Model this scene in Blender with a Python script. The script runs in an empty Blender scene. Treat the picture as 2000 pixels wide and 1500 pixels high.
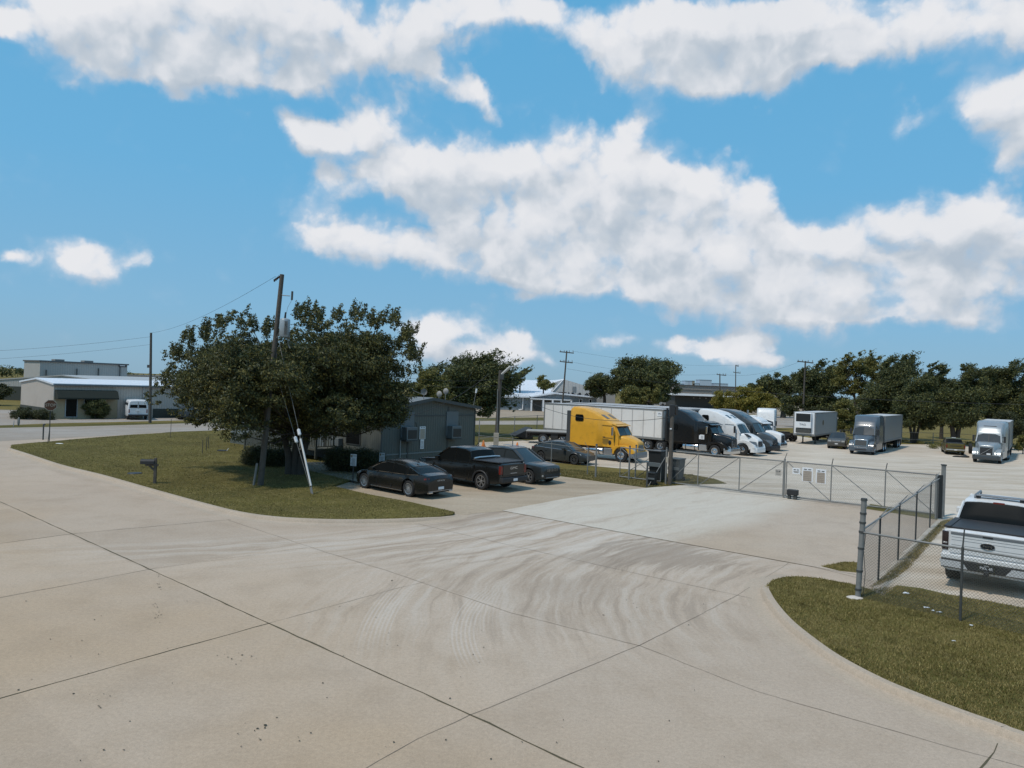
import bpy, math, random
import numpy as np
from mathutils import Vector, Matrix
from mathutils.geometry import tessellate_polygon
R = math.radians
rnd = random.Random(7)
nr = np.random.default_rng(11)
scene = bpy.context.scene
COL = scene.collection

# ------------------------------------------------------------------ camera
F, ROLL, Y0, CH = 1387.0, R(2.1), 753.0, 5.2
PITCH = math.atan((Y0-750)*math.cos(ROLL)/F)
cam_d = bpy.data.cameras.new('camera'); cam = bpy.data.objects.new('camera', cam_d); COL.objects.link(cam)
cam_d.sensor_width = 36; cam_d.lens = 36*F/2000; cam_d.clip_start = .1; cam_d.clip_end = 5000
cam.matrix_world = Matrix.Translation((0, 0, CH)) @ Matrix.Rotation(math.pi/2+PITCH, 4, 'X') @ Matrix.Rotation(ROLL, 4, 'Z')
scene.camera = cam

def ray(px, py):
    u = px-1000; v = 750-py
    a = u*math.cos(ROLL)-v*math.sin(ROLL); b = u*math.sin(ROLL)+v*math.cos(ROLL)
    return a, F*math.cos(PITCH)-b*math.sin(PITCH), F*math.sin(PITCH)+b*math.cos(PITCH)
def G(px, py, z=0.0):                       # point of the ground seen at that place of the survey photo
    a, y, c = ray(px, py); t = (z-CH)/c
    return Vector((a*t, y*t, z))
def at(px, py, d):                          # point at depth d
    a, y, c = ray(px, py); t = d/y
    return Vector((a*t, d, CH+c*t))

# ------------------------------------------------------------------ world
SUN_EL, SUN_AZ = 60.0, -128.0                # azimuth measured from +Y, clockwise
world = bpy.data.worlds.new("World"); scene.world = world; world.use_nodes = True
nt = world.node_tree; nt.nodes.clear()
def N(t, kind, **kw):
    n = t.nodes.new(kind)
    for k, v in kw.items(): setattr(n, k, v)
    return n
def M(t, op, a, b=None, c=None, clamp=False):
    n = t.nodes.new('ShaderNodeMath'); n.operation = op; n.use_clamp = clamp
    for i, v in enumerate((a, b, c)):
        if v is None: continue
        if isinstance(v, (int, float)): n.inputs[i].default_value = v
        else: t.links.new(v, n.inputs[i])
    return n.outputs[0]
def mixc(t, f, a, b, mode='MIX'):
    n = t.nodes.new('ShaderNodeMix'); n.data_type = 'RGBA'; n.blend_type = mode
    for s, v in ((n.inputs[0], f), (n.inputs[6], a), (n.inputs[7], b)):
        if isinstance(v, (int, float)): s.default_value = v
        elif isinstance(v, tuple): s.default_value = (*v[:3], 1)
        else: t.links.new(v, s)
    return n.outputs[2]
def ramp(t, f, stops):
    n = t.nodes.new('ShaderNodeValToRGB'); e = n.color_ramp.elements
    while len(e) < len(stops): e.new(.5)
    for el, (p, c) in zip(e, stops): el.position = p; el.color = (*c, 1) if isinstance(c, tuple) else (c, c, c, 1)
    t.links.new(f, n.inputs[0]); return n.outputs[0]
def smooth(t, v, lo, hi):
    n = t.nodes.new('ShaderNodeMapRange'); n.interpolation_type = 'SMOOTHSTEP'; t.links.new(v, n.inputs[0])
    n.inputs[1].default_value = lo; n.inputs[2].default_value = hi; return n.outputs[0]
def noise(t, vec, scale, detail=4, rough=.5, dist=0, out=0):
    n = t.nodes.new('ShaderNodeTexNoise'); n.inputs['Scale'].default_value = scale; n.inputs['Detail'].default_value = detail
    n.inputs['Roughness'].default_value = rough; n.inputs['Distortion'].default_value = dist
    if vec is not None: t.links.new(vec, n.inputs['Vector'])
    return n.outputs[out]
BLOBS = [(330,30,330,105),(150,55,170,75),(620,50,300,100),(840,40,90,60),(430,110,170,65),(540,135,90,45),(250,100,140,50),
 (135,150,50,28,-20,.6),(0,30,45,28),(850,135,85,26,-22,.9),(935,178,50,28,-45,.9),(700,225,140,40,20,.75),(560,245,85,30,-10,.75),(640,268,70,26,0,.7),
 (750,325,150,52),(900,345,190,75),(1080,320,190,85),(1250,345,175,85),(1380,385,105,42,-20),(1150,440,270,90),(1000,430,210,80),(1300,470,200,75),
 (1450,500,190,90),(1100,530,260,50),(1350,570,280,55),(880,500,150,45),(700,465,110,50),(640,475,60,30,20,.8),(600,405,55,24,0,.6),
 (1600,545,180,80),(1560,620,210,42),(1700,600,120,40),(1000,588,45,16,0,.6),(1850,450,180,75),(1960,430,140,60),(1740,415,70,32),(1900,530,170,60),
 (1780,545,130,50),(1880,622,120,26),(1650,500,70,65),(1350,85,230,85),(1480,75,200,80),(1600,60,160,50),(1250,50,170,45),(1800,25,320,65),
 (1960,60,200,55),(1210,80,55,40,30,.7),(1175,130,55,38,-25,.6),(1400,140,170,35),(1255,232,60,30,35,.6),(1450,215,90,26,-10,.5),(1655,128,40,20,25,.7),
 (1900,215,130,50),(2000,190,110,70),(1970,295,80,50),(1800,165,55,20,15,.6),(980,10,110,32),(155,498,105,52,0,1.05),(190,520,60,32),(0,487,38,17),
 (268,510,25,18,0,.5),(920,650,115,42,-5,1),(845,655,45,32),(1000,680,65,30),(930,700,140,22),(1200,668,45,13,0,.7),(1400,680,130,28),(1340,672,60,20),
 (1450,665,65,24),(1500,700,70,12),(480,55,300,60),(1010,18,110,36,0,.8),(1740,570,200,55),(740,240,110,30,10,.7),(660,380,50,60,0,.7),(1480,370,50,40,-30,.6),(1290,520,300,60)]
def azel(px, py):
    v = Vector(ray(px, py)).normalized(); return math.atan2(v.x, v.y), math.asin(v.z)
grp = bpy.data.node_groups.new('cloud_density', 'ShaderNodeTree')
grp.interface.new_socket('V', in_out='INPUT', socket_type='NodeSocketVector')
grp.interface.new_socket('D', in_out='OUTPUT', socket_type='NodeSocketFloat'); grp.interface.new_socket('S', in_out='OUTPUT', socket_type='NodeSocketFloat')
gi = N(grp, 'NodeGroupInput'); go = N(grp, 'NodeGroupOutput')
w1 = noise(grp, gi.outputs[0], 9, 5, .6, 0, 1)
sub = N(grp, 'ShaderNodeVectorMath', operation='SUBTRACT'); grp.links.new(w1, sub.inputs[0]); sub.inputs[1].default_value = (.5, .5, .5)
mul = N(grp, 'ShaderNodeVectorMath', operation='MULTIPLY'); grp.links.new(sub.outputs[0], mul.inputs[0]); mul.inputs[1].default_value = (.085, .06, 0)
addv = N(grp, 'ShaderNodeVectorMath', operation='ADD'); grp.links.new(gi.outputs[0], addv.inputs[0]); grp.links.new(mul.outputs[0], addv.inputs[1])
acc = None
for bl in BLOBS:
    cx, cy, rx, ry = bl[:4]; rot = bl[4] if len(bl) > 4 else 0; wgt = bl[5] if len(bl) > 5 else 1
    a, e = azel(cx, cy)
    mp = N(grp, 'ShaderNodeMapping', vector_type='TEXTURE')
    mp.inputs['Location'].default_value = (a, e, 0); mp.inputs['Rotation'].default_value = (0, 0, R(rot))
    mp.inputs['Scale'].default_value = (1.42*rx/F*math.cos(a)**2, 1.36*ry/F*math.cos(a), 1)
    grp.links.new(addv.outputs[0], mp.inputs['Vector'])
    g = N(grp, 'ShaderNodeTexGradient', gradient_type='SPHERICAL'); grp.links.new(mp.outputs[0], g.inputs[0])
    acc = M(grp, 'MULTIPLY_ADD', g.outputs['Fac'], wgt, acc if acc is not None else 0.0)
acc = M(grp, 'MINIMUM', acc, 1.15)
# scattered fair-weather clouds for the rest of the sky
sp = N(grp, 'ShaderNodeSeparateXYZ'); grp.links.new(gi.outputs[0], sp.inputs[0])
away = M(grp, 'MAXIMUM', smooth(grp, M(grp, 'ABSOLUTE', sp.outputs[0]), .72, .95), smooth(grp, sp.outputs[1], .56, .75))
other = M(grp, 'MULTIPLY', smooth(grp, noise(grp, addv.outputs[0], 2.4, 3, .5), .42, .7), away)
acc = M(grp, 'MAXIMUM', acc, other)
n1 = noise(grp, gi.outputs[0], 10, 9, .58, .25)
vo = N(grp, 'ShaderNodeTexVoronoi', feature='SMOOTH_F1', voronoi_dimensions='2D'); vo.inputs['Scale'].default_value = 17; vo.inputs['Detail'].default_value = 2.5; vo.inputs['Roughness'].default_value = .55; vo.inputs['Smoothness'].default_value = .6
grp.links.new(addv.outputs[0], vo.inputs['Vector'])
n2 = noise(grp, gi.outputs[0], 45, 6, .6, .2)
tex = M(grp, 'ADD', M(grp, 'MULTIPLY', M(grp, 'SUBTRACT', n1, .5), 1.5), M(grp, 'MULTIPLY', M(grp, 'SUBTRACT', n2, .5), .45))
tex = M(grp, 'ADD', tex, M(grp, 'MULTIPLY', M(grp, 'SUBTRACT', .42, vo.outputs['Distance']), .75))
gate = smooth(grp, acc, .0, .32)
grp.links.new(M(grp, 'ADD', acc, M(grp, 'MULTIPLY', tex, gate)), go.inputs[0])
soft = M(grp, 'ADD', M(grp, 'MULTIPLY', M(grp, 'SUBTRACT', noise(grp, gi.outputs[0], 8, 4, .5), .5), 1.3), M(grp, 'MULTIPLY', M(grp, 'SUBTRACT', .42, vo.outputs['Distance']), .55))
grp.links.new(M(grp, 'ADD', acc, soft), go.inputs[1])

tc = N(nt, 'ShaderNodeTexCoord'); nrm = N(nt, 'ShaderNodeVectorMath', operation='NORMALIZE'); nt.links.new(tc.outputs['Generated'], nrm.inputs[0])
sx = N(nt, 'ShaderNodeSeparateXYZ'); nt.links.new(nrm.outputs[0], sx.inputs[0])
az = M(nt, 'ARCTAN2', sx.outputs[0], sx.outputs[1]); el = M(nt, 'ARCSINE', sx.outputs[2])
cb = N(nt, 'ShaderNodeCombineXYZ'); nt.links.new(az, cb.inputs[0]); nt.links.new(el, cb.inputs[1])
def dens(vec):
    g = N(nt, 'ShaderNodeGroup'); g.node_tree = grp; nt.links.new(vec, g.inputs[0]); return g.outputs
D0, S0 = dens(cb.outputs[0])
cb2 = N(nt, 'ShaderNodeCombineXYZ'); nt.links.new(M(nt, 'ADD', az, -.012), cb2.inputs[0]); nt.links.new(M(nt, 'ADD', el, .034), cb2.inputs[1])
D1, S1 = dens(cb2.outputs[0])
alpha = M(nt, 'MAXIMUM', smooth(nt, D0, .0, .74), M(nt, 'MULTIPLY', smooth(nt, M(nt, 'ADD', M(nt, 'MULTIPLY', S0, .6), M(nt, 'MULTIPLY', D0, .4)), -.05, .75), .55))
alpha = M(nt, 'MULTIPLY', alpha, smooth(nt, el, -.005, .012))
lit = M(nt, 'MULTIPLY_ADD', M(nt, 'SUBTRACT', S0, S1), .85, .47, clamp=True)
big = noise(nt, cb.outputs[0], 3.5, 3, .5)
lit = M(nt, 'MULTIPLY_ADD', M(nt, 'SUBTRACT', big, .5), 1.0, lit, clamp=True)
ccol = ramp(nt, lit, [(0.0, (.45, .53, .62)), (.3, (.56, .62, .69)), (.6, (.72, .75, .80)), (1.0, (.82, .83, .86))])
thin = smooth(nt, D0, .2, .9)
ccol = mixc(nt, thin, mixc(nt, .5, ccol, (.50, .62, .78)), ccol)
STR = .12
sky = N(nt, 'ShaderNodeTexSky', sky_type='NISHITA'); sky.sun_disc = False; sky.sun_elevation = R(SUN_EL); sky.sun_rotation = R(SUN_AZ)
sky.air_density = 1.0; sky.dust_density = .6; sky.ozone_density = 1.2; sky.altitude = 150
grad = ramp(nt, M(nt, 'MULTIPLY', el, 1/1.2), [(0.0, (.25, .42, .56)), (.07, (.215, .45, .66)), (.22, (.15, .44, .71)), (.45, (.115, .41, .70)), (1.0, (.09, .30, .60))])
gs = N(nt, 'ShaderNodeVectorMath', operation='SCALE'); nt.links.new(grad, gs.inputs[0]); gs.inputs['Scale'].default_value = 1/STR
skyc = mixc(nt, .90, mixc(nt, 1.0, sky.outputs[0], (.8, .9, 1.05), 'MULTIPLY'), gs.outputs[0])
cs = N(nt, 'ShaderNodeVectorMath', operation='SCALE'); nt.links.new(ccol, cs.inputs[0]); cs.inputs['Scale'].default_value = .98/STR
final = mixc(nt, alpha, skyc, cs.outputs[0])
bg = N(nt, 'ShaderNodeBackground'); bg.inputs[1].default_value = STR; nt.links.new(final, bg.inputs[0])
wo = N(nt, 'ShaderNodeOutputWorld'); nt.links.new(bg.outputs[0], wo.inputs[0])
world.cycles.sampling_method = 'MANUAL'; world.cycles.sample_map_resolution = 512

# ------------------------------------------------------------------ sun and exposure
sl = bpy.data.lights.new('sun', 'SUN'); sl.energy = 2.7; sl.angle = R(4); sl.color = (1, .93, .83)
so = bpy.data.objects.new('sun', sl); COL.objects.link(so)
sd = Vector((math.sin(R(SUN_AZ))*math.cos(R(SUN_EL)), math.cos(R(SUN_AZ))*math.cos(R(SUN_EL)), math.sin(R(SUN_EL))))
so.rotation_euler = sd.to_track_quat('Z', 'Y').to_euler()
scene.view_settings.view_transform = 'Standard'; scene.view_settings.look = 'None'
scene.view_settings.exposure = 0; scene.view_settings.gamma = 1
scene.cycles.max_bounces = 6; scene.cycles.transparent_max_bounces = 8

# ------------------------------------------------------------------ materials
MATS = {}
def mat(name, col, rough=.6, metal=0., vary=.0, vscale=3., bump=0., bscale=40., coat=0., spec=.5, dirt=None):
    if name in MATS: return MATS[name]
    m = bpy.data.materials.new(name); m.use_nodes = True; t = m.node_tree; p = t.nodes['Principled BSDF']
    p.inputs['Base Color'].default_value = (*col, 1); p.inputs['Roughness'].default_value = rough; p.inputs['Metallic'].default_value = metal
    p.inputs['Coat Weight'].default_value = coat; p.inputs['Coat Roughness'].default_value = .06; p.inputs['Specular IOR Level'].default_value = spec
    if vary or bump or dirt:
        o = N(t, 'ShaderNodeTexCoord').outputs['Object']
    c = None
    if vary:
        n = noise(t, o, vscale, 6, .65)
        c = mixc(t, n, tuple(x*(1-vary) for x in col), tuple(min(1, x*(1+vary)) for x in col)); t.links.new(c, p.inputs['Base Color'])
    if dirt:
        n = noise(t, o, dirt[1], 8, .7, .4); f = M(t, 'MULTIPLY', smooth(t, n, .48, .72), dirt[2])
        c = mixc(t, f, c if c is not None else col, dirt[0]); t.links.new(c, p.inputs['Base Color'])
    if bump:
        b = N(t, 'ShaderNodeBump'); b.inputs['Strength'].default_value = bump; b.inputs['Distance'].default_value = .02
        t.links.new(noise(t, o, bscale, 5, .6), b.inputs['Height']); t.links.new(b.outputs[0], p.inputs['Normal'])
    MATS[name] = m; return m
def ribbed(name, col, pitch=.3, depth=.02, rough=.5, metal=0., vert=True, vary=.08, dirt=None):
    m = mat(name, col, rough, metal, vary=vary, vscale=1.2, dirt=dirt); t = m.node_tree; p = t.nodes['Principled BSDF']
    s = N(t, 'ShaderNodeSeparateXYZ'); t.links.new(N(t, 'ShaderNodeTexCoord').outputs['Object'], s.inputs[0])
    v = M(t, 'ADD', s.outputs[0], s.outputs[1]) if vert else s.outputs[2]
    q = M(t, 'SINE', M(t, 'MULTIPLY', v, 2*math.pi/pitch)); q = smooth(t, q, .55, .98)
    b = N(t, 'ShaderNodeBump'); b.inputs['Strength'].default_value = 1; b.inputs['Distance'].default_value = depth
    t.links.new(q, b.inputs['Height']); t.links.new(b.outputs[0], p.inputs['Normal'])
    base = p.inputs['Base Color'].links[0].from_socket if p.inputs['Base Color'].links else col
    t.links.new(mixc(t, M(t, 'MULTIPLY', q, .22), base, tuple(x*.55 for x in col)), p.inputs['Base Color'])
    return m
def paint(name, col, rough=.28, **k): return mat(name, col, rough+.06, coat=.25, spec=.4, **k)

glass = mat('dark_glass', (.008, .009, .009), .22, spec=.12, vary=.2)
glassc = mat('windscreen_glass', (.035, .042, .045), .1, spec=.45, vary=.25, vscale=1.3)
rubber = mat('rubber', (.018, .018, .018), .85, vary=.2, vscale=8)
chrome = mat('chrome', (.62, .63, .65), .18, 1., vary=.1)
alum = mat('brushed_aluminium', (.55, .56, .57), .38, .9, vary=.15, vscale=6)
blackp = mat('black_plastic', (.02, .02, .021), .55, vary=.2)
chassis = mat('grimy_chassis', (.028, .026, .025), .8, vary=.4, vscale=5)
galv = mat('galvanised_steel', (.20, .20, .19), .6, .1, vary=.35, vscale=6, bump=.2, bscale=30)
galvd = mat('dark_steel_pipe', (.062, .064, .060), .6, .1, vary=.35, vscale=6)
wirem = mat('chain_link_wire', (.17, .175, .17), .6, .1)
wood = mat('weathered_wood', (.085, .073, .06), .85, vary=.4, vscale=5, bump=.5, bscale=25, dirt=((.03, .027, .024), 3, .6))
whitep = mat('white_paint', (.72, .73, .74), .45, vary=.05)
amber = mat('amber_lens', (.45, .20, .06), .25)
redl = mat('red_lens', (.16, .018, .012), .2)
headl = mat('headlamp_glass', (.42, .43, .42), .15, .3)
letter = mat('black_lettering', (.02, .02, .022), .6)

# ------------------------------------------------------------------ mesh helpers
class MB:
    def __init__(s): s.v = []; s.f = []; s.mi = []; s.cur = 0
    def add(s, vs, fs):
        o = len(s.v); s.v += [tuple(v) for v in vs]; s.f += [tuple(i+o for i in f) for f in fs]; s.mi += [s.cur]*len(fs); return s
    def box(s, x0, x1, y0, y1, z0, z1):
        return s.add([(x0,y0,z0),(x1,y0,z0),(x1,y1,z0),(x0,y1,z0),(x0,y0,z1),(x1,y0,z1),(x1,y1,z1),(x0,y1,z1)],
                     [(0,3,2,1),(4,5,6,7),(0,1,5,4),(1,2,6,5),(2,3,7,6),(3,0,4,7)])
    def bar(s, a, b, w, h=None, up=(0,0,1)):
        a = Vector(a); b = Vector(b); d = (b-a).normalized(); u = Vector(up)
        if abs(d.dot(u)) > .98: u = Vector((1,0,0))
        l = d.cross(u).normalized(); u = l.cross(d); h = h or w
        c = [a+l*(i*w/2)+u*(j*h/2) for i, j in ((-1,-1),(1,-1),(1,1),(-1,1))]; e = [p+(b-a) for p in c]
        return s.add(c+e, [(0,3,2,1),(4,5,6,7),(0,1,5,4),(1,2,6,5),(2,3,7,6),(3,0,4,7)])
    def tube(s, pts, rs, n=8, caps=True):
        pts = [Vector(p) for p in pts]
        if not hasattr(rs, '__len__'): rs = [rs]*len(pts)
        vs = []; fs = []; ref = None
        for i, p in enumerate(pts):
            d = (pts[min(i+1, len(pts)-1)]-pts[max(i-1, 0)]).normalized()
            if ref is None: ref = Vector((0,0,1)) if abs(d.z) < .9 else Vector((1,0,0))
            l = d.cross(ref).normalized(); u = l.cross(d); ref = u
            for k in range(n):
                a = 2*math.pi*k/n; vs.append(p+l*math.cos(a)*rs[i]+u*math.sin(a)*rs[i])
        for i in range(len(pts)-1):
            for k in range(n):
                a = i*n+k; b = i*n+(k+1) % n; fs.append((a, b, b+n, a+n))
        if caps: fs.append(tuple(reversed(range(n)))); fs.append(tuple(range((len(pts)-1)*n, len(pts)*n)))
        return s.add(vs, fs)
    def cyl(s, a, b, r, r2=None, n=16): return s.tube([a, b], [r, r if r2 is None else r2], n)
    def loft(s, rings, caps=True):
        n = len(rings[0]); vs = [p for r in rings for p in r]; fs = []
        for i in range(len(rings)-1):
            for k in range(n):
                a = i*n+k; b = i*n+(k+1) % n; fs.append((a, b, b+n, a+n))
        if caps: fs.append(tuple(reversed(range(n)))); fs.append(tuple(range((len(rings)-1)*n, len(rings)*n)))
        return s.add(vs, fs)
    def prism(s, prof, y0, y1):             # profile (x,z) extruded in y
        n = len(prof); vs = [(x, y0, z) for x, z in prof]+[(x, y1, z) for x, z in prof]
        fs = [(i, (i+1) % n, n+(i+1) % n, n+i) for i in range(n)]
        tri = tessellate_polygon([[Vector((x, z, 0)) for x, z in prof]])
        for t in tri: fs.append(t); fs.append(tuple(n+i for i in reversed(t)))
        return s.add(vs, fs)
    def lathe(s, prof, axis='y', n=24, off=(0,0,0)):  # profile (r, h)
        vs = []; fs = []; m = len(prof)
        for k in range(n):
            a = 2*math.pi*k/n
            for r, h in prof:
                c, q = r*math.cos(a), r*math.sin(a)
                p = (c, h, q) if axis == 'y' else ((c, q, h) if axis == 'z' else (h, c, q))
                vs.append((p[0]+off[0], p[1]+off[1], p[2]+off[2]))
        for k in range(n):
            for i in range(m-1):
                a = k*m+i; b = ((k+1) % n)*m+i; fs.append((a, a+1, b+1, b))
        return s.add(vs, fs)
    def ell(s, c, r, n=10, m=7):
        prof = [(math.cos(a), math.sin(a)) for a in np.linspace(-math.pi/2, math.pi/2, m)]
        o = len(s.v); s.lathe(prof, 'z', n)
        s.v[o:] = [(c[0]+x*r[0], c[1]+y*r[1], c[2]+z*r[2]) for x, y, z in s.v[o:]]; return s
    def build(s, name, m, parent=None, smooth=0, bevel=0, loc=None, fix=True):
        me = bpy.data.meshes.new(name); me.from_pydata(s.v, [], s.f)
        ms = m if isinstance(m, (list, tuple)) else [m]
        for q in ms: me.materials.append(q)
        if len(ms) > 1: me.polygons.foreach_set('material_index', s.mi)
        if fix and len(s.v) < 20000:
            import bmesh
            b = bmesh.new(); b.from_mesh(me); bmesh.ops.recalc_face_normals(b, faces=b.faces); b.to_mesh(me); b.free()
        if smooth:
            me.polygons.foreach_set('use_smooth', [True]*len(me.polygons)); me.set_sharp_from_angle(angle=R(smooth))
        me.update(); o = bpy.data.objects.new(name, me); COL.objects.link(o)
        if bevel:
            bm = o.modifiers.new('bevel', 'BEVEL'); bm.width = bevel; bm.segments = 2; bm.limit_method = 'ANGLE'; bm.angle_limit = R(40)
        if loc is not None: o.location = loc
        if parent is not None: o.parent = parent
        return o
def tag(o, label, cat, group=None):
    o['label'] = label; o['category'] = cat
    if group: o['group'] = group
    return o
def thing(name, label, cat, loc=(0,0,0), rz=0, group=None, scale=1):
    o = bpy.data.objects.new(name, None); COL.objects.link(o); o.empty_display_size = .3
    o.location = loc; o.rotation_euler = (0, 0, rz); o.scale = (scale,)*3
    return tag(o, label, cat, group)
def kind(o, k): o['kind'] = k; return o
def dup(root, loc, rz=None, label=None, scale=None):
    r = root.copy(); COL.objects.link(r); r.location = loc
    if rz is not None: r.rotation_euler = (0, 0, rz)
    if scale: r.scale = (scale,)*3
    if label: r['label'] = label
    for ch in list(root.children):
        c = ch.copy(); COL.objects.link(c); c.parent = r
        for g in list(ch.children):
            d = g.copy(); COL.objects.link(d); d.parent = c
    return r
def text(s, size, m, parent, loc, rot, name='lettering', ext=.004, sx=1):
    cu = bpy.data.curves.new(name, 'FONT'); cu.body = s; cu.size = size; cu.extrude = ext; cu.align_x = 'CENTER'; cu.align_y = 'CENTER'
    t = bpy.data.objects.new(name, cu); COL.objects.link(t); bpy.context.view_layer.update()
    me = bpy.data.meshes.new_from_object(t.evaluated_get(bpy.context.evaluated_depsgraph_get())); bpy.data.objects.remove(t)
    me.materials.clear(); me.materials.append(m)
    o = bpy.data.objects.new(name, me); COL.objects.link(o); o.parent = parent; o.location = loc; o.rotation_euler = rot; o.scale = (sx, 1, 1)
    return o
#PART2
# ------------------------------------------------------------------ ground surfaces
UX = Vector((-math.cos(R(40)), math.sin(R(40)), 0))     # street direction (towards the junction)
VX = Vector((math.sin(R(40)), math.cos(R(40)), 0))      # driveway direction (into the yard)
def geo(t): return N(t, 'ShaderNodeNewGeometry').outputs['Position']
def sheet(name, pts, z, m, kind_='structure', skirt=0):
    pts = [Vector((p[0], p[1], z)) if len(p) == 3 or isinstance(p, Vector) else G(*p, 0).to_2d().to_3d()+Vector((0,0,z)) for p in pts]
    tris = tessellate_polygon([pts]); vs = [tuple(p) for p in pts]; fs = [tuple(t) for t in tris]
    if skirt:
        n = len(pts); vs += [(p.x, p.y, z-skirt) for p in pts]; fs += [(i, (i+1) % n, n+(i+1) % n, n+i) for i in range(n)]
    me = bpy.data.meshes.new(name); me.from_pydata(vs, [], fs); me.materials.append(m)
    import bmesh
    b = bmesh.new(); b.from_mesh(me)
    if not skirt: 
        for f in b.faces:
            f.normal_update()
            if f.normal.z < 0: f.normal_flip()
    else: bmesh.ops.recalc_face_normals(b, faces=b.faces)
    b.to_mesh(me); b.free(); o = bpy.data.objects.new(name, me); COL.objects.link(o); return kind(o, kind_)

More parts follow.
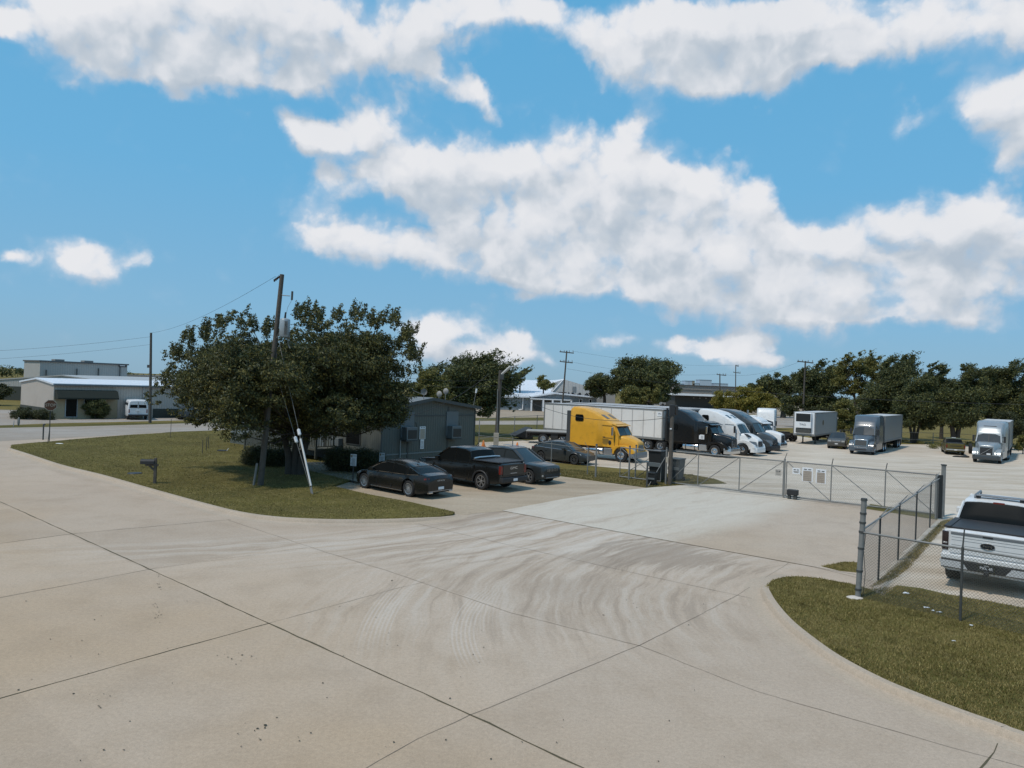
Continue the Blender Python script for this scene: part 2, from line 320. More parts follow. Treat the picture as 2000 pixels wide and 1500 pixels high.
def concrete(name, tan, grey, chalk=None, curved=False, straight=False, rough=.85):
    m = bpy.data.materials.new(name); m.use_nodes = True; t = m.node_tree; p = t.nodes['Principled BSDF']; p.inputs['Roughness'].default_value = rough
    p.inputs['Specular IOR Level'].default_value = .25
    P = geo(t)
    big = noise(t, P, .11, 4, .55); med = noise(t, P, .7, 6, .65); fin = noise(t, P, 14, 8, .75); spk = noise(t, P, 55, 3, .7)
    c = mixc(t, smooth(t, big, .35, .65), tan, grey)
    if curved:
        s0 = N(t, 'ShaderNodeSeparateXYZ'); t.links.new(P, s0.inputs[0]); a0 = G(920, 1397)
        uu = M(t, 'ADD', M(t, 'MULTIPLY', s0.outputs[0], UX.x), M(t, 'MULTIPLY', s0.outputs[1], UX.y)); vv = M(t, 'ADD', M(t, 'MULTIPLY', s0.outputs[0], VX.x), M(t, 'MULTIPLY', s0.outputs[1], VX.y))
        side_ = smooth(t, M(t, 'ADD', vv, M(t, 'MULTIPLY', big, 3)), a0.dot(VX)-1.0, a0.dot(VX)+6)
        c = mixc(t, side_, c, grey)
        cu_ = N(t, 'ShaderNodeCombineXYZ'); t.links.new(M(t, 'FLOOR', M(t, 'DIVIDE', M(t, 'SUBTRACT', uu, a0.dot(UX)), 5.8)), cu_.inputs[0]); t.links.new(M(t, 'FLOOR', M(t, 'DIVIDE', M(t, 'SUBTRACT', vv, a0.dot(VX)), 4.5)), cu_.inputs[1])
        wn = N(t, 'ShaderNodeTexWhiteNoise', noise_dimensions='2D'); t.links.new(cu_.outputs[0], wn.inputs['Vector'])
        hsv = N(t, 'ShaderNodeVectorMath', operation='SCALE'); t.links.new(c, hsv.inputs[0]); t.links.new(M(t, 'MULTIPLY_ADD', wn.outputs['Value'], .12, .94), hsv.inputs['Scale']); c = hsv.outputs[0]
    c = mixc(t, M(t, 'MULTIPLY', smooth(t, med, .40, .75), .35), c, tuple(x*.72 for x in tan))
    sp = N(t, 'ShaderNodeSeparateXYZ'); t.links.new(P, sp.inputs[0])
    def polar(cx, cy):
        dx = M(t, 'SUBTRACT', sp.outputs[0], cx); dy = M(t, 'SUBTRACT', sp.outputs[1], cy)
        r = M(t, 'SQRT', M(t, 'ADD', M(t, 'MULTIPLY', dx, dx), M(t, 'MULTIPLY', dy, dy))); return r, M(t, 'ARCTAN2', dy, M(t, 'MULTIPLY', dx, -1.0))
    def streak(a, b, sa, sb, seed):
        cv = N(t, 'ShaderNodeCombineXYZ'); t.links.new(M(t, 'MULTIPLY', a, sa), cv.inputs[0]); t.links.new(M(t, 'MULTIPLY', b, sb), cv.inputs[1]); cv.inputs[2].default_value = seed
        wv_ = M(t, 'MULTIPLY', M(t, 'SUBTRACT', noise(t, P, .45, 3, .5), .5), 2.2); t.links.new(M(t, 'ADD', M(t, 'MULTIPLY', a, sa), wv_), cv.inputs[0])
        return noise(t, cv.outputs[0], 1, 9, .68, .35)
    if curved:
        r, a = polar(12.5, 15.8)
        s = streak(r, a, 3.2, 2.6, 3.3)
        k = M(t, 'MULTIPLY', smooth(t, r, 5.5, 8.5), M(t, 'SUBTRACT', 1, smooth(t, r, 14.5, 19)))
        k = M(t, 'MULTIPLY', k, smooth(t, sp.outputs[1], 9.5, 18))
        k = M(t, 'MULTIPLY', k, smooth(t, a, -.6, .1))
        c = mixc(t, M(t, 'MULTIPLY', M(t, 'MULTIPLY', smooth(t, s, .42, .66), k), .40), c, chalk)
        c = mixc(t, M(t, 'MULTIPLY', M(t, 'MULTIPLY', M(t, 'SUBTRACT', 1, smooth(t, s, .34, .47)), k), .45), c, tuple(x*.60 for x in grey))
        r2, a2 = polar(-19, 42)
        s2 = streak(r2, a2, 2.2, 4.2, 9.1)
        k2 = M(t, 'MULTIPLY', smooth(t, r2, 21, 23.5), M(t, 'SUBTRACT', 1, smooth(t, r2, 27.5, 32)))
        k2 = M(t, 'MULTIPLY', k2, smooth(t, sp.outputs[1], 18, 23))
        c = mixc(t, M(t, 'MULTIPLY', M(t, 'MULTIPLY', smooth(t, s2, .42, .66), k2), .8), c, chalk)
        c = mixc(t, M(t, 'MULTIPLY', M(t, 'MULTIPLY', M(t, 'SUBTRACT', 1, smooth(t, s2, .36, .48)), k2), .5), c, tuple(x*.58 for x in grey))
        # tread prints
        for (qx, qy, qr, w, a0, a1) in ((6.6, 15.3, 7.45, .28, -.35, .42), (12.2, 15.9, 14.9, .34, -.2, .2), (12.2, 15.9, 12.6, .3, -.15, .3)):
            r3, a3 = polar(qx, qy)
            d = M(t, 'ABSOLUTE', M(t, 'SUBTRACT', r3, qr)); band = M(t, 'SUBTRACT', 1, smooth(t, d, w*.8, w*1.25))
            rib = smooth(t, M(t, 'SINE', M(t, 'MULTIPLY', r3, 2*math.pi/.09)), -.3, .6)
            arc = M(t, 'MULTIPLY', smooth(t, a3, a0, a0+.18), M(t, 'SUBTRACT', 1, smooth(t, a3, a1-.15, a1)))
            f = M(t, 'MULTIPLY', M(t, 'MULTIPLY', band, rib), M(t, 'MULTIPLY', arc, .35 if qr < 12 or qr > 14 else .18))
            c = mixc(t, f, c, chalk)
    if curved:
        for (px_, py_, rr, st_) in ((1300, 1082, 2.3, .55), (1160, 1092, 1.2, .4), (1120, 1150, 1.6, .22), (1020, 1215, 1.3, .15), (900, 1010, 2.6, .3)):
            g0 = G(px_, py_); dv_ = N(t, 'ShaderNodeVectorMath', operation='DISTANCE'); t.links.new(P, dv_.inputs[0]); dv_.inputs[1].default_value = g0
            q_ = M(t, 'ADD', dv_.outputs['Value'], M(t, 'MULTIPLY', M(t, 'SUBTRACT', s, .5), rr*3.0))
            c = mixc(t, M(t, 'MULTIPLY', M(t, 'SUBTRACT', 1, smooth(t, q_, rr*.5, rr*1.15)), st_), c, tuple(x*.58 for x in grey))
    if straight:
        u = M(t, 'ADD', M(t, 'MULTIPLY', sp.outputs[0], UX.x), M(t, 'MULTIPLY', sp.outputs[1], UX.y))
        v = M(t, 'ADD', M(t, 'MULTIPLY', sp.outputs[0], VX.x), M(t, 'MULTIPLY', sp.outputs[1], VX.y))
        s = streak(u, v, 1.5, .22, 5)
        side = smooth(t, M(t, 'ADD', u, M(t, 'MULTIPLY', noise(t, P, .25, 2), 2.0)), 11.2, 13.4)   # driven lane
        c = mixc(t, M(t, 'MULTIPLY', M(t, 'MULTIPLY_ADD', smooth(t, s, .3, .6), .45, .55), side), c, chalk)
        c = mixc(t, M(t, 'MULTIPLY', M(t, 'SUBTRACT', 1, smooth(t, s, .3, .45)), .3), c, tuple(x*.75 for x in grey))
    g = M(t, 'ADD', M(t, 'MULTIPLY', M(t, 'SUBTRACT', fin, .5), .65), M(t, 'MULTIPLY', M(t, 'SUBTRACT', spk, .5), .65))
    g = M(t, 'ADD', g, 1.0)
    hs = N(t, 'ShaderNodeVectorMath', operation='SCALE'); t.links.new(c, hs.inputs[0]); t.links.new(g, hs.inputs['Scale'])
    pit = smooth(t, noise(t, P, 9, 2, .5), .74, .79)
    c = mixc(t, M(t, 'MULTIPLY', pit, .12), hs.outputs[0], (.10, .08, .06))
    t.links.new(c, p.inputs['Base Color'])
    b = N(t, 'ShaderNodeBump'); b.inputs['Strength'].default_value = .25; b.inputs['Distance'].default_value = .01
    t.links.new(fin, b.inputs['Height']); t.links.new(b.outputs[0], p.inputs['Normal']); return m
TAN = (.415, .308, .208); GREY = (.432, .343, .262); CHK = (.55, .49, .42)
road_m = concrete('street_concrete', TAN, GREY, CHK, curved=True)
apron_m = concrete('driveway_concrete', (.42, .325, .235), (.45, .365, .285), (.53, .475, .395), straight=True)
pad_m = None
back_m = concrete('back_road_concrete', (.30, .25, .20), (.34, .30, .26))
kerb_m = concrete('kerb_concrete', (.42, .335, .25), (.42, .345, .27))

def gravel(name, a, b_, tuft=None, sc=1.0):
    m = bpy.data.materials.new(name); m.use_nodes = True; t = m.node_tree; p = t.nodes['Principled BSDF']; p.inputs['Roughness'].default_value = .95
    p.inputs['Specular IOR Level'].default_value = .15
    P = geo(t); mp = N(t, 'ShaderNodeMapping'); t.links.new(P, mp.inputs[0]); mp.inputs['Rotation'].default_value = (0, 0, R(40)); mp.inputs['Scale'].default_value = (.35, 1.6, 1)
    st = noise(t, mp.outputs[0], .55*sc, 7, .68); big = noise(t, P, .07*sc, 3); fin = noise(t, P, 9, 8, .75)
    c = mixc(t, smooth(t, st, .35, .65), a, b_)
    c = mixc(t, M(t, 'MULTIPLY', smooth(t, big, .45, .7), .4), c, tuple(x*1.25 for x in b_))
    st2 = noise(t, mp.outputs[0], 1.7*sc, 5, .6)
    c = mixc(t, M(t, 'MULTIPLY', smooth(t, st2, .60, .74), .55), c, tuple(x*.45 for x in a))
    if tuft: c = mixc(t, M(t, 'MULTIPLY', smooth(t, noise(t, P, .5, 6, .7), .56, .68), .8), c, tuft)
    g = M(t, 'ADD', M(t, 'MULTIPLY', M(t, 'SUBTRACT', fin, .5), .7), 1)
    hs = N(t, 'ShaderNodeVectorMath', operation='SCALE'); t.links.new(c, hs.inputs[0]); t.links.new(g, hs.inputs['Scale'])
    t.links.new(hs.outputs[0], p.inputs['Base Color'])
    b = N(t, 'ShaderNodeBump'); b.inputs['Strength'].default_value = .6; b.inputs['Distance'].default_value = .03; t.links.new(fin, b.inputs['Height']); t.links.new(b.outputs[0], p.inputs['Normal'])
    return m
yard_m = gravel('yard_gravel', (.43, .355, .27), (.55, .48, .395))
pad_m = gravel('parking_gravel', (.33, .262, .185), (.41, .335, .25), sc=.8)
lot_m = gravel('lot_dirt', (.30, .235, .17), (.34, .275, .205), sc=.5)
def grassmat(name, a, b_, dry, k=.5):
    m = bpy.data.materials.new(name); m.use_nodes = True; t = m.node_tree; p = t.nodes['Principled BSDF']; p.inputs['Roughness'].default_value = .95
    p.inputs['Specular IOR Level'].default_value = .1
    P = geo(t); big = noise(t, P, .3, 5, .6); med = noise(t, P, 2.2, 6, .7); fin = noise(t, P, 28, 6, .8)
    c = mixc(t, smooth(t, big, .35, .65), a, b_)
    c = mixc(t, M(t, 'MULTIPLY', smooth(t, med, .45, .75), k), c, dry)
    g = M(t, 'ADD', M(t, 'MULTIPLY', M(t, 'SUBTRACT', fin, .5), 1.5), 1)
    hs = N(t, 'ShaderNodeVectorMath', operation='SCALE'); t.links.new(c, hs.inputs[0]); t.links.new(g, hs.inputs['Scale'])
    t.links.new(hs.outputs[0], p.inputs['Base Color'])
    b = N(t, 'ShaderNodeBump'); b.inputs['Strength'].default_value = .8; b.inputs['Distance'].default_value = .05; t.links.new(noise(t, P, 18, 6, .7), b.inputs['Height']); t.links.new(b.outputs[0], p.inputs['Normal'])
    return m
lawn_m = grassmat('lawn_turf', (.100, .086, .026), (.14, .12, .035), (.24, .19, .085))
lawn2_m = grassmat('verge_turf', (.10, .093, .025), (.135, .12, .034), (.26, .21, .10), .6)
field_m = grassmat('dry_field_grass', (.13, .105, .030), (.18, .14, .045), (.26, .20, .09))
strip_m = grassmat('strip_grass', (.085, .078, .022), (.11, .095, .03), (.15, .12, .055))

W2 = lambda x, y: Vector((x, y, 0))
gm = MB().add([(-1800, -400, 0), (1800, -400, 0), (1800, 2600, 0), (-1800, 2600, 0)], [(0, 1, 2, 3)]).build('ground', field_m); kind(gm, 'structure')
sheet('grass_strip', [W2(-75, 55), (480, 850), (1080, 865), (1180, 842), (1180, 812), (935, 812), (480, 822), (0, 831), W2(-90, 66)], .003, strip_m)
jl, jr = G(980, 998), G(1590, 1108)
road = sheet('street', [W2(60, -12), G(2600, 1290), jr, jl, G(650, 940), G(480, 845), G(0, 845), W2(-80, 56), W2(-95, 40), W2(-60, -12)], .004, road_m)
sheet('back_road', [(-500, 862), (0, 862), (250, 849), (350, 843), (480, 838.5), (935, 829.5), (1300, 829), (1760, 837), (1760, 829), (1300, 821), (935, 822), (480, 823.5), (400, 826), (150, 833), (0, 836), (-500, 848)], .008, back_m)
sheet('left_car_park', [(-500, 842), (0, 831), (100, 827), (300, 822.5), (480, 818), (480, 806), (300, 808), (-10, 800), (-500, 800)], .008, back_m)
sheet('dirt_lot', [(700, 818), (935, 816), (1200, 815), (1330, 806), (1330, 787), (1000, 796), (700, 798)], .008, lot_m)
sheet('far_car_park', [(1250, 800), (1420, 808), (1700, 815), (1700, 798), (1500, 790), (1250, 787)], .010, lot_m)
sheet('far_road', [(1290, 836), (1640, 836), (1640, 815), (1420, 809), (1290, 806)], .012, back_m)
yard = sheet('truck_yard', [(930, 878), (935, 864), (1040, 860), (1080, 856), (1290, 842), (1420, 842), (1560, 852), (1640, 864), (1760, 868), (1850, 868), (2000, 876), (2700, 900),
      (2700, 1300), (2300, 1262), (1990, 1195), (1760, 1155), (1690, 1130), (1500, 1040), (1345, 947), (1290, 922), (1075, 903), (1030, 905)], .006, yard_m)
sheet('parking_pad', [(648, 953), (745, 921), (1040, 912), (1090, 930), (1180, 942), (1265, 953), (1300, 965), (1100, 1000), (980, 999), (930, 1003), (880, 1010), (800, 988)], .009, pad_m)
sheet('driveway', [(980, 998), (1100, 975), (1200, 960), (1265, 953), (1345, 946), (1530, 966), (1700, 990), (1835, 1012), (1700, 1135), (1590, 1108)], .013, apron_m)
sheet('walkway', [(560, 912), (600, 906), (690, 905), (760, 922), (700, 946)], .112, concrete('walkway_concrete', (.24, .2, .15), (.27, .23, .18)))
sheet('bin_grass', [(1180, 941), (1085, 928), (1045, 913), (1180, 922), (1290, 925), (1350, 927), (1400, 937), (1420, 945), (1345, 947), (1262, 953)], .018, strip_m)
sheet('yard_edge_verge', [(1700, 985), (1835, 1006), (1830, 1016), (1690, 994)], .018, lawn_m)
sheet('weedy_verge', [(1605, 1107), (1650, 1098), (1682, 1100), (1682, 1120), (1640, 1116)], .018, lawn_m)
sheet('fence_foot_verge', [(1700, 1148), (1745, 1105), (1790, 1062), (1838, 1020), (1862, 1012), (1830, 1045), (1790, 1085), (1748, 1130)], .012, gravel('weedy_soil', (.26, .21, .15), (.36, .31, .24), (.075, .07, .02), 3))

# kerbed lawns
KL = [(22, 872), (20, 880), (60, 893), (120, 913), (200, 933), (300, 962), (400, 990), (470, 1007), (540, 1016.5), (620, 1021), (700, 1022), (800, 1019.5), (860, 1014), (884, 1009), (888, 1005)]
left_lawn = sheet('left_lawn', [G(*p) for p in KL]+[G(*p) for p in [(800, 985), (720, 970), (648, 953), (745, 921), (930, 872), (938, 860), (700, 850), (480, 841), (350, 846), (250, 852), (150, 860), (110, 864), (60, 868)]], .11, lawn_m, skirt=.11)
KR = [(2330, 1560), (2000, 1449), (1955, 1432), (1880, 1405), (1800, 1374), (1720, 1340), (1640, 1297), (1590, 1262), (1545, 1225), (1516, 1192), (1501, 1168), (1497, 1152), (1508, 1140), (1530, 1134), (1555, 1132)]
right_lawn = sheet('right_lawn', [G(*p) for p in KR]+[G(*p) for p in [(1600, 1136), (1660, 1147), (1700, 1158), (1725, 1172), (1752, 1150), (1800, 1156), (1850, 1168), (1930, 1182), (2000, 1195), (2330, 1262)]], .10, lawn2_m, skirt=.10)
def kerb(name, pxs, w=.17, h=.135, fade=(2, 2), inner=1):
    pts = [G(*p) for p in pxs]
    q = []
    for i in range(len(pts)-1):                      # Catmull-Rom resample
        p0 = pts[max(i-1, 0)]; p1 = pts[i]; p2 = pts[i+1]; p3 = pts[min(i+2, len(pts)-1)]
        for k in range(6):
            t = k/6; q.append(.5*((2*p1)+(p2-p0)*t+(2*p0-5*p1+4*p2-p3)*t*t+(3*p1-p0-3*p2+p3)*t**3))
    q.append(pts[-1]); rings = []; L = len(q)
    for i, p in enumerate(q):
        d = (q[min(i+1, L-1)]-q[max(i-1, 0)]).normalized(); n = Vector((d.y, -d.x, 0))*inner   # outward (street side)
        f = min(1, i/(fade[0]*6)) if fade[0] else 1; g = min(1, (L-1-i)/(fade[1]*6)) if fade[1] else 1; hh = h*max(.16, min(f, g))
        prof = [(-w*.35, 0), (-w*.35, hh), (w*.55, hh), (w*.72, hh-.025 if hh > .04 else hh*.8), (w*.98, .03 if hh > .05 else hh*.5), (w*1.3, .012), (w*3.3, .0045), (w*3.3, 0)]
        rings.append([(p.x+n.x*a, p.y+n.y*a, b+.001) for a, b in prof])
    o = MB().loft(rings).build(name, kerb_m, smooth=30); return kind(o, 'structure')
kerb('left_kerb', KL[1:], inner=1, fade=(0, 3)); kerb('right_kerb', KR, inner=-1, fade=(0, 4))

# expansion joints
seal = mat('joint_sealant', (.17, .135, .10), .9, vary=.4, vscale=3); weed = mat('weedy_joint', (.09, .075, .04), .95, vary=.6, vscale=8)
def joint(pts, w, m, z=.0085):
    q = [G(*p) for p in pts]; vs = []; fs = []; P = []
    for a, b in zip(q, q[1:]):
        n = max(2, int((b-a).length/.35)); P += [a.lerp(b, i/n) for i in range(n)]
    P.append(q[-1])
    for i, p in enumerate(P):
        d = (P[min(i+1, len(P)-1)]-P[max(i-1, 0)]).normalized(); l = Vector((-d.y, d.x, 0)); ww = w*(.4+.7*rnd.random()); o = rnd.uniform(-.012, .012)
        vs += [p+l*(ww/2+o)+Vector((0,0,z)), p+l*(-ww/2+o)+Vector((0,0,z))]
        if i: fs.append((2*i-2, 2*i-1, 2*i+1, 2*i))
    return kind(MB().add(vs, fs).build('pavement_joint', m), 'structure')
joint([(0, 980), (140, 1043), (525, 1218), (920, 1397), (1140, 1502), (1500, 1675)], .045, weed)
joint([(-60, 1382), (0, 1365), (265, 1290), (525, 1218)], .03, weed); joint([(525, 1218), (770, 1151), (830, 1137)], .012, seal)
joint([(-60, 1180), (0, 1168), (305, 1110)], .022, seal); joint([(305, 1110), (600, 1070)], .012, seal)
joint([(-60, 1067), (0, 1062), (140, 1043), (450, 1015)], .025, weed); joint([(0, 990), (200, 960)], .012, seal)
joint([(700, 1510), (815, 1445), (920, 1397), (1100, 1322), (1250, 1260), (1300, 1236), (1440, 1163), (1540, 1100)], .018, seal)
joint([(445, 1016), (640, 1080), (750, 1113), (1000, 1198), (1250, 1262), (1480, 1352), (1850, 1458), (2000, 1500), (2200, 1560)], .016, seal)
joint([(805, 1021), (1000, 1066), (1250, 1122), (1500, 1176)], .016, seal)
joint([(980, 998), (1140, 1027), (1340, 1063), (1480, 1088), (1590, 1108), (1690, 1127)], .025, weed, .0175)
joint([(1957, 1440), (1942, 1470), (1905, 1510)], .03, weed)
joint([(0, 845), (200, 842), (250, 840.5), (420, 838)], .10, seal, .0125)
joint([(1345, 952), (1530, 972), (1700, 996), (1800, 1010)], .06, seal, .0175); joint([(1345, 956), (1530, 976), (1640, 990)], .03, seal, .0175)

# litter and dropped leaves on the street
lm = MB(); lm2 = mat('dead_leaves', (.055, .048, .03), .9, vary=.5, vscale=20)
spots = [(rnd.uniform(0, 1500), rnd.uniform(1120, 1490)) for _ in range(80)]+[(rnd.gauss(460, 25), rnd.gauss(1282, 8)) for _ in range(14)]+[(rnd.gauss(505, 40), rnd.gauss(1440, 14)) for _ in range(12)]
spots += [(rnd.gauss(308, 5), rnd.uniform(1120, 1210)) for _ in range(26)]+[(rnd.gauss(190, 12), rnd.gauss(1378, 14)) for _ in range(8)]
for p in spots:
    c = G(*p); s = rnd.uniform(.006, .02)*(1.7 if rnd.random() < .12 else 1); a0 = rnd.random()*6
    vs = [(c.x+math.cos(a0+k*1.05)*s*rnd.uniform(.5, 1.3), c.y+math.sin(a0+k*1.05)*s*rnd.uniform(.5, 1.3), .012+rnd.random()*.012) for k in range(6)]
    lm.add(vs, [(0, 1, 2, 3, 4, 5)])
kind(lm.build('fallen_leaves', lm2), 'stuff')

# grass blades
def blades(name, polys, n, h, m, z0=.1, w=.008):
    import bmesh
    tri = []
    for pl in polys:
        pts = [G(*p).to_2d().to_3d() for p in pl]
        for a, b, c in tessellate_polygon([pts]): tri.append((pts[a], pts[b], pts[c]))
    A = np.array([[list(v)[:2] for v in t] for t in tri]); ar = .5*np.abs(np.cross(A[:, 1]-A[:, 0], A[:, 2]-A[:, 0])); 
    wgt = ar/np.maximum(1, np.linalg.norm(A.mean(1), axis=1))**1.0; wgt /= wgt.sum()
    idx = nr.choice(len(tri), n, p=wgt); u = nr.random(n); v = nr.random(n); s = u+v > 1; u[s] = 1-u[s]; v[s] = 1-v[s]
    P = A[idx, 0]+(A[idx, 1]-A[idx, 0])*u[:, None]+(A[idx, 2]-A[idx, 0])*v[:, None]
    P = P+nr.normal(0, .03, (n, 2)); clump = .5+.5*np.sin(P[:, 0]*2.1+np.sin(P[:, 1]*1.7)*2)*np.sin(P[:, 1]*2.6+np.sin(P[:, 0]*1.3))
    hh = h*(.35+.6*nr.random(n)+.5*clump*nr.random(n)); th = nr.random(n)*6.283; ww = w*(1+nr.random(n))
    dx, dy = np.cos(th)*ww, np.sin(th)*ww; lx = nr.normal(0, .5, n)*hh; ly = nr.normal(0, .5, n)*hh
    V = np.empty((n, 3, 3)); V[:, 0] = np.c_[P[:, 0]-dx, P[:, 1]-dy, np.full(n, z0-.005)]; V[:, 1] = np.c_[P[:, 0]+dx, P[:, 1]+dy, np.full(n, z0-.005)]
    V[:, 2] = np.c_[P[:, 0]+lx, P[:, 1]+ly, z0+hh]
    me = bpy.data.meshes.new(name); me.vertices.add(3*n); me.vertices.foreach_set('co', V.ravel()); me.loops.add(3*n); me.loops.foreach_set('vertex_index', np.arange(3*n))
    me.polygons.add(n); me.polygons.foreach_set('loop_start', np.arange(n)*3); me.update(); me.validate(); me.materials.append(m)
    o = bpy.data.objects.new(name, me); COL.objects.link(o); return kind(o, 'stuff')
def blade_mat(name, a, b_, c_):
    m = bpy.data.materials.new(name); m.use_nodes = True; t = m.node_tree; p = t.nodes['Principled BSDF']; p.inputs['Roughness'].default_value = .7; p.inputs['Specular IOR Level'].default_value = .25
    g = N(t, 'ShaderNodeNewGeometry'); big = noise(t, g.outputs['Position'], .5, 4)
    c = ramp(t, g.outputs['Random Per Island'], [(0, a), (.6, b_), (.86, c_), (1, tuple(x*1.3 for x in c_))])
    c = mixc(t, M(t, 'MULTIPLY', smooth(t, big, .42, .62), .65), c, c_); c = mixc(t, M(t, 'MULTIPLY', smooth(t, noise(t, g.outputs['Position'], 1.7, 4), .52, .68), .55), c, tuple(x*.55 for x in a))
    t.links.new(c, p.inputs['Base Color']); return m
bl_m = blade_mat('grass_blades', (.105, .092, .028), (.155, .126, .042), (.27, .21, .085))
blr_m = blade_mat('verge_blades', (.12, .10, .028), (.17, .134, .042), (.29, .23, .09))
LEFT_LAWN_PX = KL+[(800, 985), (720, 970), (648, 953), (745, 921), (930, 872), (938, 860), (700, 850), (480, 841), (350, 846), (250, 852), (150, 860), (110, 864), (60, 868)]
blades('lawn_grass', [LEFT_LAWN_PX], 150000, .032, bl_m, .11, .011)
blades('verge_grass', [KR+[(1600, 1136), (1660, 1147), (1700, 1158), (1752, 1152), (1850, 1168), (1930, 1182), (2000, 1195), (2330, 1262)]], 110000, .042, blr_m, .10, .006)
blades('weeds', [[(1605, 1107), (1650, 1098), (1682, 1100), (1682, 1120), (1640, 1116)], [(1700, 1148), (1760, 1100), (1838, 1020), (1862, 1012), (1830, 1045), (1775, 1110), (1748, 1130)]], 9000, .05, blr_m, .01, .006)
blades('bin_weeds', [[(1180, 941), (1085, 928), (1045, 913), (1180, 922), (1290, 925), (1350, 927), (1400, 937), (1345, 947), (1262, 953)]], 14000, .07, bl_m, .01, .014)
#PART3
# ------------------------------------------------------------------ vehicles
def ss(x, a, b):
    t = min(1, max(0, (x-a)/(b-a))); return t*t*(3-2*t)
def wheel(parent, x, y, r, w, side, style='alloy', z=None, rimmat=None, dish=0):
    """one wheel: tyre (with tread shoulder) > rim"""
    key = (round(r, 3), round(w, 3), style, rimmat.name if rimmat else '')
    if key not in WCACHE:
        ri = r*(.66 if style in ('alloy', 'mesh') else .55)
        t = MB().lathe([(ri, -w*.42), (r*.80, -w*.5), (r*.95, -w*.46), (r, -w*.36), (r, w*.36), (r*.95, w*.46), (r*.80, w*.5), (ri, w*.42), (ri*.96, w*.1), (ri*.96, -w*.42), (ri, -w*.42)], 'y', 28)
        q = MB()
        if style in ('alloy', 'mesh', 'dark'):
            q.lathe([(0, w*.02), (ri*.90, w*.02), (ri*.95, w*.40), (ri*1.02, w*.43), (ri*1.02, w*.36)], 'y', 24)
            q.cur = 1; ns = 10 if style == 'mesh' else 6
            for k in range(ns):
                a = 2*math.pi*k/ns; c, s_ = math.cos(a), math.sin(a)
                for da in ((-.16, .16) if style != 'dark' else (0,)):
                    c2, s2 = math.cos(a+da), math.sin(a+da)
                    q.bar((c*ri*.12, w*.34, s_*ri*.12), (c2*ri*.97, w*.38, s2*ri*.97), ri*.085, w*.1, up=(0, 1, 0))
            q.lathe([(0, w*.42), (ri*.16, w*.42), (ri*.2, w*.3)], 'y', 12); q.lathe([(ri*.94, w*.43), (ri*1.03, w*.45), (ri*1.03, w*.3)], 'y', 28)
            rm = [blackp, rimmat or alum]
        elif style == 'front':             # convex ten-hole truck disc with hub
            q.cur = 1; q.lathe([(0, w*.62), (ri*.22, w*.62), (ri*.26, w*.42), (ri*.62, w*.40), (ri*.8, w*.28), (ri*.86, w*.42), (ri*1.03, w*.47), (ri*1.03, w*.3)], 'y', 28)
            q.cur = 0
            for k in range(10):
                a = 2*math.pi*k/10; q.cyl((math.cos(a)*ri*.68, w*.3, math.sin(a)*ri*.68), (math.cos(a)*ri*.68, w*.42, math.sin(a)*ri*.68), ri*.085, n=8)
            rm = [blackp, rimmat or chrome]
        else:                              # deep dished drive / trailer wheel
            q.cur = 1; q.lathe([(0, w*.05), (ri*.3, w*.05), (ri*.34, -w*.18), (ri*.9, -w*.22), (ri*.97, w*.42), (ri*1.04, w*.46), (ri*1.04, w*.3)], 'y', 26)
            q.cyl((0, -w*.1, 0), (0, w*.28, 0), ri*.26, ri*.2, 12); rm = [blackp, rimmat or alum]
        to = t.build('wheel', rubber, smooth=40); ro = q.build('rim', rm, smooth=40)
        WCACHE[key] = (to.data, ro.data); bpy.data.objects.remove(to); bpy.data.objects.remove(ro)
    a, b = WCACHE[key]
    o = bpy.data.objects.new('wheel', a); COL.objects.link(o); o.parent = parent; o.location = (x, y, z if z else r); o.rotation_euler = (0, rnd.random()*6, 0 if side > 0 else math.pi)
    if side < 0: o.rotation_euler = (0, 0, math.pi)
    u = bpy.data.objects.new('rim', b); COL.objects.link(u); u.parent = o
    return o
WCACHE = {}

